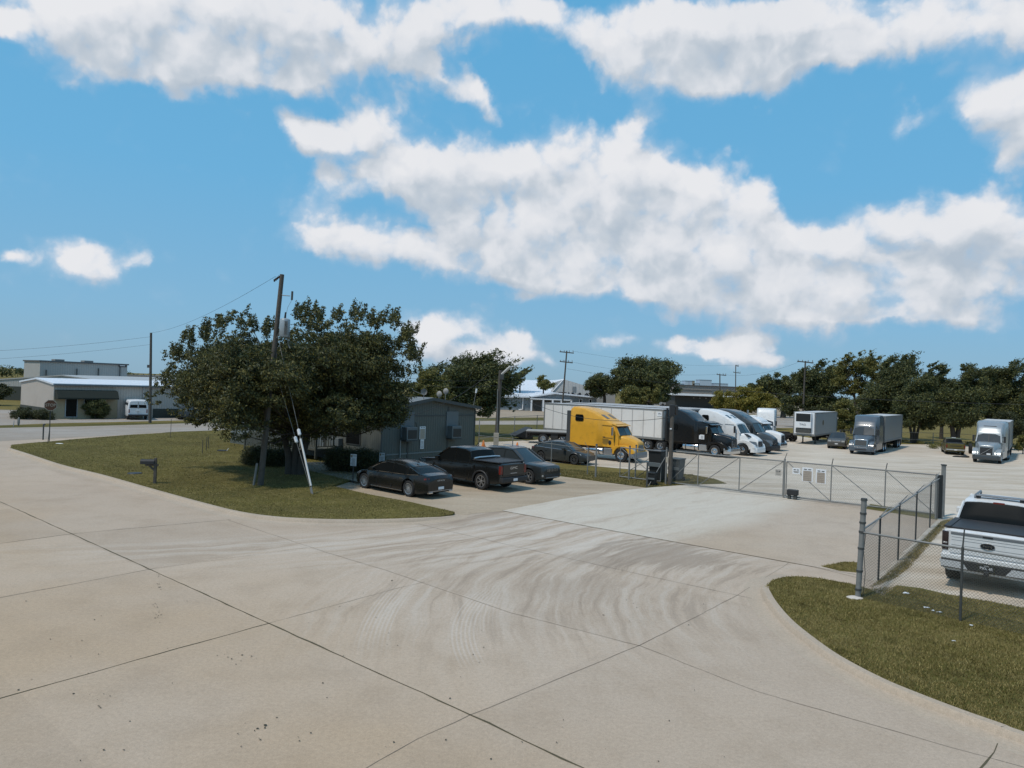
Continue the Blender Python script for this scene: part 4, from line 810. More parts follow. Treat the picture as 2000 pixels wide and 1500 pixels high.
# ------------------------------------------------------------------ semi tractors
def profile_loft(prof, base, hwfun, tumble=.04, edge=.10, n=18):
    """solid whose top follows prof (x,z), bottom base(x), with rounded upper edges"""
    px = [a for a, _ in prof]; pz = [b for _, b in prof]; rings = []
    for x in sorted(set(px+np.linspace(px[0], px[-1], n).tolist())):
        z = float(np.interp(x, px, pz)); b = base(x) if callable(base) else base; w = hwfun(x); e = min(edge, (z-b)*.45)
        g = [(0, b), (w*.98, b), (w, b+.03), (w-tumble*.3, b+(z-b)*.5), (w-tumble, z-e), (w-tumble-e*.35, z-e*.3), (w-tumble-e, z), (w*.4, z+.015), (0, z+.02)]
        rings.append([(x, y, zz) for y, zz in g]+[(x, -y, zz) for y, zz in g[-2:0:-1]])
    return rings
def semi(name, label, P, st, group='tractor units parked in the yard'):
    """origin on the ground below the front axle, x forward"""
    r = thing(name, label, 'truck', group=group); wr = .52
    bx = st['back']; W = st.get('W', 1.22)
    # chassis rails, axles, fifth wheel
    c = MB()
    for s_ in (1, -1): c.box(-7.6, .9, s_*.43-.05, s_*.43+.05, .82, 1.10)
    for x in (0, -5.4, -6.75): c.cyl((x, -1.0, wr), (x, 1.0, wr), .09, n=8)
    for x in (-7.55, -6.1, -4.7): c.box(x-.06, x+.06, -.45, .45, .86, 1.05)
    c.build('frame', chassis, r)
    MB().box(-6.7, -5.6, -.48, .48, 1.10, 1.22).build('fifth_wheel', chassis, r, bevel=.03)
    for x, sty in ((0, 'front'), (-5.4, 'rear'), (-6.75, 'rear')):
        for s_ in (1, -1): wheel(r, x, s_*(1.03 if x == 0 else .93), wr, .30 if x == 0 else .58, s_, sty if x == 0 else 'rear', rimmat=st.get('rimmat'))
    if st.get('skirt'):
        for s_ in (1, -1): boxp('side_skirt', P, r, bx+.1, -.75, s_*1.17-.03, s_*1.17+.03, .38, 1.12, .03)
    else:
        for s_ in (1, -1):
            MB().tube([(-3.1, s_*.93, .72), (-3.05, s_*.93, .72), (-1.65, s_*.93, .72), (-1.6, s_*.93, .72)], [.26, .29, .29, .26], 18).build('fuel_tank', chrome, r, smooth=40)
            for x in (-2.8, -1.9): MB().lathe([(.295, -.04), (.305, -.04), (.305, .04), (.295, .04)], 'x', 18, (x, s_*.93, .72)).build('tank_strap', galvd, r)
            boxp('step_box', alum, r, -1.5, -.72, s_*.95-.22, s_*.95+.22, .46, .98, .02)
    # cab + sleeper
    roof = st['roof']; cowl = st['cowl']; zb = 1.06; cabw = st.get('cabw', 1.08); slp = st['sleep']   # x where the sleeper ends and cab starts
    wf = lambda x: cabw+(W-cabw)*(1-ss(x, slp-.15, slp+.25))
    body = MB().loft(profile_loft(roof, zb, wf, .03, .13, 26)).build('cab', P, r, smooth=36)
    # windscreen: two raked panes set into the front of the cab
    (wx0, wz0), (wx1, wz1) = st['ws']          # bottom (front), top (rear)
    ww0, ww1 = cabw-.06, cabw-.16
    scr = MB()
    for s_ in (1, -1):
        scr.add([(wx0+.08, s_*.02, wz0), (wx0+.0, s_*ww0, wz0), (wx1+.0, s_*ww1, wz1), (wx1+.08, s_*.02, wz1), (wx0-.1, s_*.02, wz0), (wx0-.3, s_*ww0, wz0), (wx1-.3, s_*ww1, wz1), (wx1-.1, s_*.02, wz1)],
                [(0,1,2,3),(4,7,6,5),(0,4,5,1),(1,5,6,2),(2,6,7,3),(3,7,4,0)])
    scr.build('windscreen', glassc, r)
    # surround: A pillars, cowl, header
    for s_ in (1, -1): MB().bar((wx0-.03, s_*(ww0+.03), wz0-.03), (wx1-.03, s_*(ww1+.03), wz1+.05), .09, .09).build('windscreen_pillar', st.get('pil', P), r, bevel=.01)
    MB().bar((wx0+.06, 0, wz0), (wx1+.06, 0, wz1), .03, .06).build('centre_pillar', blackp, r)
    if st.get('visor'): 
        v0, v1, vz0, vz1 = st['visor']; MB().prism([(v0, vz0+.06), (v1, vz1), (v1-.01, vz1-.03), (v0, vz0)], -cabw-.03, cabw+.03).build('sun_visor', st.get('vismat', P), r)
    # doors and side windows
    d0, d1 = st['door']
    for s_ in (1, -1):
        y = s_*(cabw+.006)
        quadp('door_window', glass, r, [(d0+.06, y-s_*.02, st['sill']), (d1-.10, y-s_*.02, st['sill']-.05), (d1-.34, y-s_*.045, st['wtop']), (d0+.06, y-s_*.045, st['wtop'])], (0, s_*.03, 0))
        MB().box(d0-.012, d0+.012, y-.012, y+.012, 1.1, st['wtop']+.08).box(d0, d1-.25, y-.012, y+.012, st['wtop']+.07, st['wtop']+.09).build('door_seam', blackp, r)
        MB().box(d1-.012, d1+.012, y-.012, y+.012, 1.1, st['sill']).build('door_seam', blackp, r)
        boxp('door_handle', blackp, r, d0+.1, d0+.3, y-.02, y+.02, st['sill']-.22, st['sill']-.17, 0)
        if st.get('sw'):
            x0, x1, z0, z1 = st['sw']; ys = s_*(W-.02)
            o = MB().prism([(x0+.08, z0), (x1-.08, z0), (x1, z0+.1), (x1-.02, z1-.1), (x1-.1, z1), (x0+.08, z1), (x0, z1-.08), (x0, z0+.08)], ys-.04, ys+.006+(.02 if s_ > 0 else 0)).build('sleeper_window', glass, r)
        # mirrors
        mx = d1-.1; MB().box(mx-.06, mx+.08, y+s_*.22-.09, y+s_*.22+.09, st['sill']-.02, st['sill']+.62).build('mirror', st.get('mir', P), r, bevel=.03)
        
        for z_ in (.1, .5): MB().bar((mx, y, st['sill']+z_), (mx, y+s_*.2, st['sill']+z_), .03).build('mirror_arm', blackp, r)
    # hood
    hd = st['hood']; hw0, hw1 = st['hoodw']
    hf = lambda x: hw0+(hw1-hw0)*ss(x, hd[0][0], hd[-1][0])
    hb = MB().loft(profile_loft(hd, lambda x: .95 if x < .62 else .72, hf, .06, .16, 12)).build('hood', P, r, smooth=40)
    # fenders with real arches
    fx = st['nose']; ft = st.get('fz', 1.38)
    for s_ in (1, -1):
        arc = [(.64*math.cos(t), .52+.64*math.sin(t)) for t in np.linspace(math.pi*.98, math.pi*.0, 13)]
        prof = [(-.80, .62), (-.86, 1.06), (-.55, 1.22), (-.2, ft-.04), (.25, ft), (.7, ft-.12), (fx-.12, ft-.40), (fx-.03, .74), (.66, .62)]+list(reversed(arc))
        y0, y1 = (.66, 1.17) if s_ > 0 else (-1.17, -.66)
        MB().prism(prof, y0, y1).build('fender', P, r, smooth=40, bevel=.05)
    # bumper, grille, lamps
    bz0, bz1 = st.get('bump', (.36, .74)); bm = st['bumpm']
    g = [(fx+.10, -.62), (fx+.08, -.9), (fx-.12, -1.12), (fx-.45, -1.20), (fx-.45, 1.20), (fx-.12, 1.12), (fx+.08, .9), (fx+.10, .62)]
    n = len(g); vs = [(x, y, bz0) for x, y in g]+[(x+.02, y, (bz0+bz1)/2) for x, y in g]+[(x, y, bz1) for x, y in g]
    fs = [(k*n+i, k*n+(i+1) % n, (k+1)*n+(i+1) % n, (k+1)*n+i) for k in (0, 1) for i in range(n)]+[tuple(range(n)), tuple(range(2*n, 3*n))]
    MB().add(vs, fs).build('front_bumper', bm, r, bevel=.025)
    gw, gz0, gz1 = st['grille']; gx = st['gx']
    gf = MB().prism([(gx-.12, gz0), (gx+.03, gz0), (gx-.02, gz1), (gx-.16, gz1)], -gw, gw).build('grille_surround', st['gsur'], r, bevel=.02)
    gi = MB().prism([(gx-.1, gz0+.05), (gx+.042, gz0+.05), (gx-.006, gz1-.06), (gx-.1, gz1-.06)], -gw+.06, gw-.06).build('grille', st['gmat'], gf)
    bars = MB(); 
    for k in range(st.get('nbars', 9)):
        if st.get('gvert'): y = -gw+.1+k*(2*gw-.2)/(st['nbars']-1); bars.bar((gx+.052, y, gz0+.06), (gx+.004, y, gz1-.07), .022, .02)
        else: t = (k+.5)/st.get('nbars', 9); z = gz0+.06+(gz1-gz0-.13)*t; bars.box(gx+.03-.05*t, gx+.055-.05*t, -gw+.07, gw-.07, z-.012, z+.012)
    bars.build('grille_bar', st['bars'], gf)
    for s_ in (1, -1):
        y0, y1, z0, z1 = st['lamp']
        quadp('headlight', st.get('lampm', headl), r, [(fx-.0, s_*y0, z0), (fx-.22, s_*y1, z0+.02), (fx-.50, s_*y1, z1+.02), (fx-.12, s_*y0, z1-.06)], (.10, 0, 0))
    if st.get('stack'):
        for s_ in (1, -1):
            MB().cyl((bx-.14, s_*.98, 1.0), (bx-.14, s_*.98, 4.05), .10, n=12).build('exhaust_stack', st['stack'], r, smooth=40)
    if st.get('fair'):
        for s_ in (1, -1): boxp('cab_extender', st['fair'], r, bx-.36, bx+.0, s_*(W-.03)-.025, s_*(W-.03)+.025, 1.15, st['fairz'], .02)
    if st.get('skylight'):
        x0, x1 = st['skylight']; px_ = [p_[0] for p_ in roof]; pz_ = [p_[1] for p_ in roof]
        z0, z1 = float(np.interp(x0, px_, pz_)), float(np.interp(x1, px_, pz_))
        for y0, y1 in ((-.75, -.30), (.30, .75)): quadp('roof_window', glassc, r, [(x0, y0, z0+.03), (x1, y0, z1+.03), (x1, y1, z1+.03), (x0, y1, z0+.03)], (0, 0, .08))
    return r
yel = paint('yellow_truck_paint', (.70, .35, .028), .35, vary=.10, vscale=.8, dirt=((.30, .15, .03), 3, .35))
white_t = paint('white_truck_paint', (.72, .72, .71), .32, vary=.04, dirt=((.42, .38, .33), 2, .35))
black_t = paint('black_truck_paint', (.008, .008, .008), .2)
char_t = paint('charcoal_truck_paint', (.055, .062, .066), .22)
blue_t = paint('slate_truck_paint', (.085, .105, .125), .2)
silv_t = paint('silver_truck_paint', (.30, .33, .345), .26, metal=.3)
S_cent = dict(back=-4.55, W=1.24, roof=[(-4.55, 3.92), (-4.35, 4.08), (-3.3, 3.98), (-2.4, 3.70), (-1.6, 3.28), (-1.05, 2.98), (-.62, 2.86), (-.60, 2.70), (-.34, 2.06), (-.30, 1.9)],
    cowl=0, ws=((-.20, 2.02), (-.66, 2.80)), door=(-1.75, -.62), sill=2.02, wtop=2.66, sleep=-1.9, visor=(-.9, -.36, 2.86, 2.74), hood=[(-.34, 2.02), (.2, 1.92), (.8, 1.72), (1.05, 1.58), (1.12, 1.42)], hoodw=(.98, .62),
    nose=1.15, fz=1.30, bump=(.36, .80), bumpm=mat('grey_bumper', (.22, .23, .24), .45, .4), grille=(.48, .86, 1.44), gx=1.12, gsur=chrome, gmat=mat('grille_mesh', (.08, .085, .09), .5, .4), bars=galv, nbars=12, lamp=(.70, 1.10, .86, 1.12),
    sw=(-4.1, -3.35, 2.95, 3.48), mir=mat('mirror_chrome', (.50, .52, .54), .2, .9), fair=mat('rubber_fairing', (.05, .052, .053), .6), fairz=3.75, skylight=(-2.05, -1.5))
yt = semi('semi_tractor', 'yellow long-nose truck with a tall sleeper cab, front wheel behind the wire gate', yel, S_cent)
for s_ in (1, -1):
    o = MB().ell((-1.02, s_*1.09, 1.42), (.13, .02, .19), 14, 7).build('door_port', blackp, yt, smooth=60)
mk = mat('faded_door_script', (.13, .10, .04), .7)
for k, (x, z, w_) in enumerate(((-1.55, 1.76, .8), (-1.65, 1.64, .55), (-1.6, 1.55, .62), (-1.6, 1.46, .6), (-1.62, 1.37, .6), (-1.55, 1.28, .35))):
    boxp('door_script', mk, yt, x-.05, x-.05+w_, -1.092-.006-(.15 if False else 0), -1.08, z, z+.035, 0)
place(yt, 0, -1.15, G(1212, 903), R(-36), .93)

S_pete = dict(S_cent, back=-4.75, roof=[(-4.75, 3.3), (-4.70, 3.5), (-4.68, 3.85), (-4.45, 4.0), (-3.7, 3.98), (-2.9, 3.72), (-2.2, 3.22), (-1.9, 3.05), (-1.2, 3.02), (-.72, 2.92), (-.70, 2.72), (-.42, 2.06), (-.38, 1.9)],
    ws=((-.28, 2.06), (-.74, 2.80)), visor=(-1.3, -.36, 2.98, 2.76), hood=[(-.42, 2.08), (.3, 1.98), (.95, 1.84), (1.22, 1.74), (1.26, 1.66)], hoodw=(.92, .56), nose=1.30, fz=1.36, bump=(.34, .82), bumpm=chrome,
    grille=(.46, .84, 1.68), gx=1.27, gsur=chrome, gmat=blackp, bars=chrome, gvert=True, nbars=9, sw=(-4.3, -3.6, 2.15, 2.62), stack=blackp, fair=None, skylight=None, lamp=(.68, 1.08, .84, 1.06), mir=chrome)
pt = semi('semi_tractor', 'black long-nose truck with a chrome grille coupled to the long white trailer', black_t, S_pete)
sg = boxp('door_sign', whitep, pt, -1.55, -1.05, -1.095, -1.085, 1.45, 1.85, 0)
for k in range(4): boxp('door_sign_line', letter, sg, -1.38, -1.12, -1.099, -1.094, 1.52+k*.07, 1.545+k*.07, 0)
place(pt, 0, -1.15, G(1395, 893), R(-43), .93)

S_vol = dict(S_cent, back=-4.4, roof=[(-4.4, 3.8), (-4.25, 4.02), (-3.4, 4.0), (-2.5, 3.80), (-1.7, 3.42), (-1.1, 3.06), (-.72, 2.84), (-.70, 2.70), (-.40, 2.02), (-.36, 1.9)],
    ws=((-.26, 2.0), (-.76, 2.78)), visor=None, hood=[(-.40, 2.0), (.2, 1.92), (.8, 1.70), (1.1, 1.50), (1.18, 1.40)], hoodw=(1.02, .60), nose=1.22, fz=1.40, bump=(.34, .78), bumpm=white_t,
    grille=(.50, .80, 1.44), gx=1.18, gsur=white_t, gmat=blackp, bars=mat('dark_grille_bar', (.05, .05, .05), .5), nbars=8, sw=(-4.0, -3.3, 2.98, 3.5), fair=blackp, fairz=3.85, skylight=(-1.95, -1.45), lamp=(.66, 1.14, .92, 1.34), lampm=mat('slanted_headlamp', (.12, .13, .14), .15, spec=.8), mir=blackp, pil=None)
S_vol['pil'] = white_t
vt = semi('semi_tractor', 'white rounded truck with black hood vents, next to the black chrome-nosed truck', white_t, S_vol)
for s_ in (1, -1): quadp('hood_vent', blackp, vt, [(-.02, s_*.80, 1.93), (.25, s_*.62, 1.90), (.62, s_*.66, 1.70), (.40, s_*.90, 1.70)], (0, 0, -.05))
bs = MB().bar((1.245, -.36, .92), (1.19, .36, 1.36), .05, .03).build('grille_stripe', chrome, vt)
place(vt, 0, -1.15, G(1449, 890), R(-42), .93)
dv = semi('semi_tractor', 'charcoal rounded truck with a black bumper parked right behind the white rounded one', char_t, dict(S_vol, bumpm=blackp, gsur=blackp, pil=char_t))
MB().bar((1.245, -.36, .92), (1.19, .36, 1.36), .05, .03).build('grille_stripe', chrome, dv)
place(dv, 1.2, -1.1, G(1505, 888), R(-42), .93)
S_kw = dict(S_pete, roof=[(-2.9, 2.9), (-2.85, 3.35), (-2.4, 3.45), (-1.5, 3.35), (-.9, 3.1), (-.72, 2.92), (-.70, 2.72), (-.42, 2.06), (-.38, 1.9)], back=-2.9, sw=None, stack=chrome, sleep=-2.6)
kw = semi('semi_tractor', 'white truck with a chrome grille and low white roof behind the charcoal truck', white_t, S_kw); place(kw, 1.25, -1.1, G(1520, 882), R(-42), .90)
ht2 = semi('semi_tractor', 'tall white truck with a boxy roof standing behind the row, only its top half visible', white_t,
    dict(S_vol, roof=[(-4.4, 3.9), (-4.3, 4.2), (-2.2, 4.2), (-1.0, 4.05), (-.75, 3.6), (-.70, 2.80), (-.40, 2.02), (-.36, 1.9)], skylight=None)); place(ht2, 1.2, 0, G(1493, 862), R(-112), .86)
dc = semi('day_cab_tractor', 'white day-cab truck with a small back window and bare frame beside the box trailer', white_t,
    dict(S_kw, roof=[(-2.2, 2.2), (-2.15, 2.95), (-1.9, 3.05), (-1.2, 3.0), (-.72, 2.92), (-.70, 2.72), (-.42, 2.06), (-.38, 1.9)], back=-2.15, sleep=-2.6, stack=None, W=1.1))
boxp('back_window', glass, dc, -2.24, -2.18, -.55, .55, 2.2, 2.65, .02); place(dc, -7.0, 0, G(1541, 863), R(118), .9)
dcl = dc
S_casc = dict(S_cent, back=-4.6, roof=[(-4.6, 3.9), (-4.5, 4.05), (-2.6, 4.06), (-1.9, 3.96), (-1.25, 3.5), (-.85, 2.95), (-.80, 2.80), (-.46, 2.04), (-.42, 1.9)], ws=((-.32, 2.02), (-.84, 2.82)), visor=None,
    hood=[(-.46, 2.02), (.2, 1.93), (.8, 1.74), (1.05, 1.6), (1.12, 1.5)], hoodw=(1.0, .70), grille=(.62, .86, 1.56), gx=1.14, gsur=chrome, gmat=mat('dark_mesh', (.04, .045, .05), .5, .3), bars=galv, nbars=7, bumpm=blue_t, bump=(.34, .80),
    lamp=(.78, 1.14, .92, 1.24), fair=blackp, fairz=3.8, skylight=None, mir=blackp, skirt=True, fz=1.42, sw=None)
ct = semi('semi_tractor', 'slate-blue aerodynamic truck with a wide chrome grille facing the camera, coupled to a grey trailer', blue_t, S_casc)
boxp('bumper_intake', blackp, ct, 1.24, 1.29, -.55, .55, .48, .60, .02); boxp('bumper_chrome', chrome, ct, 1.2, 1.28, -.6, .6, .72, .76, .01)
place(ct, 1.25, 0, G(1680, 888), R(-126), .885)
st_ = semi('semi_tractor', 'silver aerodynamic truck with a dark diagonal-striped grille at the right edge, facing the camera', silv_t,
    dict(S_casc, bumpm=char_t, gsur=silv_t, grille=(.58, .72, 1.60), gmat=blackp, bars=mat('dark_grille_bar', (.05, .05, .05), .5), hood=[(-.46, 2.04), (.3, 2.0), (.9, 1.86), (1.12, 1.72), (1.16, 1.66)], gx=1.17, hoodw=(1.05, .68), fair=silv_t))
MB().bar((1.26, -.45, .85), (1.19, .45, 1.52), .05, .03).build('grille_stripe', chrome, st_); boxp('grille_top_trim', chrome, st_, 1.02, 1.18, -.6, .6, 1.60, 1.67, .01)
boxp('roof_vent', blackp, st_, -1.42, -1.28, -.55, .55, 3.40, 3.60, .02); boxp('licence_plate', whitep, st_, 1.23, 1.27, .05, .38, .84, .98, 0)
place(st_, 1.25, 0, G(1925, 905), R(-130), .88)

# ------------------------------------------------------------------ trailers
trw = mat('white_trailer_panel', (.70, .67, .63), .5, vary=.05, vscale=.8, dirt=((.50, .44, .37), .7, .4))
trg = ribbed('corrugated_trailer_side', (.27, .285, .295), .22, .02, .4, .3, dirt=((.30, .25, .19), .6, .5))
def trailer(name, label, skin, L, frame=galv, H=2.72, ribs=1.22, legs=True, reefer=False):
    """origin on the ground under the rear, box from x=0 to L"""
    r = thing(name, label, 'trailer'); w = 1.28; z0 = 1.20; z1 = z0+H
    bx_ = MB().box(.02, L-.02, -w+.02, w-.02, z0, z1-.03)
    if ribs:
        bx_.cur = 1; x = ribs
        while x < L-.3:
            for s_ in (1, -1): bx_.box(x-.02, x+.02, s_*w-.02, s_*w+.004, z0+.06, z1-.12)
            x += ribs
    bx_.build('box', [skin, mat('panel_seam_grey', (.43, .42, .41), .5)] if ribs else skin, r)
    rim = MB()
    for s_ in (1, -1):
        rim.box(0, L, s_*w-.03, s_*w+.03, z1-.12, z1); rim.box(0, L, s_*w-.03, s_*w+.03, z0-.14, z0+.06)
        for x in (0.03, L-.03): rim.box(x-.06, x+.06, s_*w-.04, s_*w+.04, z0, z1)
    for x in (0.0, L): rim.box(x-.04, x+.04, -w, w, z1-.12, z1+.003); rim.box(x-.04, x+.04, -w, w, z0-.14, z0+.04)
    rim.build('rail_frame', frame, r, bevel=.01)
    MB().box(.02, L-.02, -w+.03, w-.03, z1-.03, z1-.005).build('roof', mat('trailer_roof', (.5, .5, .5), .6, vary=.15, vscale=.5), r)
    u = MB()
    for s_ in (1, -1): u.box(.3, L-1.2, s_*.5-.05, s_*.5+.05, z0-.30, z0-.06)
    for x in (1.3, 2.6): u.box(x-.5, x+.5, -.6, .6, .52, z0-.1); u.cyl((x, -1, .5), (x, 1, .5), .07, n=8)
    u.build('subframe', chassis, r)
    for x in (1.3, 2.6):
        for s_ in (1, -1): wheel(r, x, s_*.98, .5, .55, s_, 'rear', rimmat=alum if not reefer else None)
    if legs:
        for s_ in (1, -1): MB().box(L-2.7, L-2.56, s_*.75-.07, s_*.75+.07, .12, z0-.1).box(L-2.8, L-2.46, s_*.75-.14, s_*.75+.14, .02, .12).build('landing_leg', galvd, r)
    for s_ in (1, -1): boxp('mud_flap', rubber, r, .25, .28, s_*.95-.3, s_*.95+.3, .2, .95, 0)
    for y in (-.62, -.3, .3, .62): MB().bar((-.05, y, z0), (-.05, y, z1-.1), .03).build('door_bar', galvd, r)
    return r
def hitch(tr, trac, L, yaw, s):            # trailer nose just over the fifth wheel of its tractor
    c, d = math.cos(yaw)*s, math.sin(yaw)*s; fx = -5.15
    a = trac.rotation_euler.z; p = trac.location; k = trac.scale[0]
    wx = p.x+math.cos(a)*fx*k; wy = p.y+math.sin(a)*fx*k
    tr.location = (wx-c*L, wy-d*L, .012); tr.rotation_euler = (0, 0, yaw); tr.scale = (s,)*3
t1 = trailer('box_trailer', 'long plain white box trailer behind the yellow truck, coupled to the black one', trw, 14.3, H=2.7); hitch(t1, pt, 14.3, R(-43), .93)
boxp('front_sign_panel', whitep, t1, 13.7, 14.25, -1.295, -1.285, 3.25, 3.62, 0)
text('F91', .24, letter, t1, (13.98, -1.30, 3.45), (math.pi/2, 0, 0), 'number_lettering', .003)
t2 = trailer('box_trailer', 'white box trailer behind the black truck cab, coupled to the white rounded truck', trw, 15.0, H=2.75); hitch(t2, vt, 15.0, R(-42), .93)
for x in (9, 10.6, 12.2, 13.6): boxp('side_placard', mat('placard_grey', (.33, .34, .34), .5), t2, x, x+.9, -1.295, -1.285, 3.1, 3.5, 0)
t3 = trailer('box_trailer', 'third pale box trailer of the row, roof edge showing behind the white truck', trw, 15.0, H=2.75); hitch(t3, dv, 15.0, R(-42), .93)
t4 = trailer('box_trailer', 'corrugated grey trailer coupled to the slate-blue truck', trg, 12.6, H=2.8, ribs=0); hitch(t4, ct, 12.6, R(-126.5), .885)
t5 = trailer('box_trailer', 'plain dull silver trailer coupled to the silver truck at the right edge', mat('dull_silver_panel', (.17, .18, .185), .4, .3, vary=.15), 12.4, H=2.8, ribs=0); hitch(t5, st_, 12.4, R(-126.5), .88)
hs = ribbed('horizontal_ribbed_side', (.42, .43, .44), .17, .02, .4, .3, vert=False)
t6 = trailer('refrigerated_trailer', 'ribbed white trailer on its landing legs with a black cooling grille on the nose', hs, 12.5, H=2.85, ribs=0, reefer=True)
f_ = 12.5; boxp('nose_panel', whitep, t6, f_, f_+.05, -1.2, 1.2, 1.3, 4.0, .02)
cu_ = boxp('cooling_unit', whitep, t6, f_+.05, f_+.45, -.98, .90, 2.05, 3.95, .05); boxp('cooling_grille', mat('cooler_black', (.012, .013, .013), .5), cu_, f_+.40, f_+.475, -.92, .82, 2.85, 3.86, .03)
text('TW2', .36, letter, cu_, (f_+.46, -.1, 2.45), (math.pi/2, 0, math.pi/2), 'number_lettering', .003)
boxp('motor_housing', galvd, t6, f_+.05, f_+.35, -.95, .85, 1.45, 1.98, .04)
bd = MB().ell((6, -1.3, 2.6), (.35, .01, .3), 12, 7).build('faded_emblem', mat('faded_emblem_brown', (.17, .14, .09), .7), t6)
bd.location = (0, 2.6, 0) if False else (0, 0, 0)
MB().ell((8.2, 1.285, 2.7), (.42, .012, .36), 12, 7).build('faded_emblem', mat('faded_emblem_brown', (.17, .14, .09), .7), t6)
place(t6, 12.9, 0, G(1568, 868), R(-126), .86)
# flatbed behind the yellow truck
fb = thing('flatbed_trailer', 'empty black flatbed trailer with a pale deck edge behind the yellow cab', 'trailer'); dk_ = mat('deck_planks', (.30, .29, .27), .8, vary=.25, vscale=3)
MB().box(0, 10, -1.25, 1.25, 1.15, 1.24).build('deck', dk_, fb, bevel=.01)
u = MB().box(.1, 9.9, -1.24, 1.24, 1.02, 1.148)
for s_ in (1, -1): u.box(.3, 9.8, s_*.5-.06, s_*.5+.06, .72, 1.02)
u.box(0, .15, -1.2, 1.2, .55, 1.02)
for x in (1.7, 4.3): u.cyl((x, -1, .5), (x, 1, .5), .08, n=8).box(x-.3, x+.3, -.5, .5, .4, .75)
u.build('frame', chassis, fb)
for x in (1.7, 4.3):
    for s_ in (1, -1): wheel(fb, x, s_*.98, .5, .5, s_, 'rear')
for x in (2.8, 6): boxp('tool_box', chassis, fb, x-.35, x+.35, -1.15, -.5, .55, 1.0, .02)
place(fb, 1.7, -1.2, G(1060, 867), R(-6), .93)
#PART4
# ------------------------------------------------------------------ fences and gates
def online(A, B, px, py=900):
    """point of line A-B (plan) that lies in the direction of that column"""
    a, y, _ = ray(px, py); d = Vector((a, y)).normalized(); A2 = A.to_2d(); e = (B-A).to_2d()
    t = (A2.x*d.y-A2.y*d.x)/(e.y*d.x-e.x*d.y); return A+(B-A)*t
def mesh_wires(A, B, z0, z1, pitch=.08, r=.003):
    """crossing diagonal wires of a chain-link panel between two plan points"""
    L = (B-A).length; d = (B-A).normalized(); n = Vector((-d.y, d.x, 0)); H = z1-z0; V = []; Fc = []
    for sgn in (1, -1):
        c = -H if sgn > 0 else 0
        while c < L+(0 if sgn > 0 else H):
            # param: s = c + sgn*(z-z0)
            za, zb = 0., H; s0, s1 = c, c+sgn*H
            if sgn > 0:
                if s0 < 0: za = -s0; s0 = 0
                if s1 > L: zb = H-(s1-L); s1 = L
            else:
                if s0 > L: za = s0-L; s0 = L
                if s1 < 0: zb = H+s1; s1 = 0
            if zb > za+.01:
                p = A+d*s0+Vector((0,0,z0+za)); q = A+d*s1+Vector((0,0,z0+zb)); k = (q-p).normalized(); u = k.cross(n).normalized()
                o = len(V)
                for P_ in (p, q): V += [P_+u*r+n*(sgn*.003), P_-u*r+n*(sgn*.003), P_+n*(r*1.4+sgn*.003)]
                Fc += [(o, o+1, o+4, o+3), (o+1, o+2, o+5, o+4), (o+2, o, o+3, o+5)]
            c += pitch
    return MB().add(V, Fc)
def post(m, root, p, h, r=.035, name='post', z0=0, lean=(0, 0), arm=None):
    b = Vector((p.x, p.y, z0)); t = b+Vector((lean[0], lean[1], h)); q = MB().cyl(b, t, r, n=10)
    if arm is not None: q.tube([t, t+arm], [.018, .014], 6)
    else: q.ell(t, (r*1.15, r*1.15, r*.7), 10, 5)
    return q.build(name, m, root, smooth=50)
GA, GB = G(1300, 945), G(1840, 1010)
gd = (GB-GA).normalized()
def leaf(name, label, pxs, wires=True, z0=.10, z1=1.86, diag=(), grp_='chain-link gate leaves across the driveway', off=0.):
    root = thing(name, label, 'gate', group=grp_); nn = Vector((-gd.y, gd.x, 0))*off
    P = [online(GA, GB, x)+nn for x in pxs]
    for z in (z0, z1): MB().cyl(P[0]+Vector((0,0,z)), P[-1]+Vector((0,0,z)), .032, n=8).build('rail', galv, root, smooth=50)
    for p in P: MB().cyl(p+Vector((0,0,z0)), p+Vector((0,0,z1)), .028, n=8).build('upright', galv, root, smooth=50)
    for i, up in diag:
        a, b = (z0, z1) if up else (z1, z0); MB().cyl(P[i]+Vector((0,0,a)), P[i+1]+Vector((0,0,b)), .020, n=6).build('brace', galv, root)
    if wires: mesh_wires(P[0], P[-1], z0, z1).build('wire_mesh', wirem, root, fix=False)
    return root, P
g1, P1 = leaf('sliding_gate', 'left leaf of the wire gate, its braces rising to the right toward the middle post', [1306, 1363, 1444, 1530], diag=((0, 1), (1, 1), (2, 1)), off=.09)
g2, P2 = leaf('sliding_gate', 'right leaf of the wire gate with notice boards hung on its mesh', [1536, 1624, 1730, 1829], diag=((0, 0), (1, 0), (2, 0)), off=.09)
# cantilever tail of the left leaf
root = thing('gate_tail_frame', 'open counterbalance frame of braced pipes left of the gate posts, in the grass', 'gate', (0,0,0))
P3 = [online(GA, GB, x)+Vector((-gd.y, gd.x, 0))*.09 for x in (1210, 1290)]
for z in (.10, 1.80): MB().cyl(P3[0]+Vector((0,0,z)), P3[1]+Vector((0,0,z)), .032, n=8).build('rail', galv, root, smooth=50)
for p in P3: MB().cyl(p+Vector((0,0,.1)), p+Vector((0,0,1.8)), .026, n=8).build('upright', galv, root, smooth=50)
for a, b in ((.1, 1.8), (1.8, .1)): MB().cyl(P3[0]+Vector((0,0,a)), P3[1]+Vector((0,0,b)), .020, n=6).build('brace', galv, root)
MB().cyl(P3[0].lerp(P3[1], .4)+Vector((0,0,.1)), P3[1]+Vector((0,0,1.35)), .02, n=6).build('brace', galvd, root)
def bent(*a): return Vector(a)
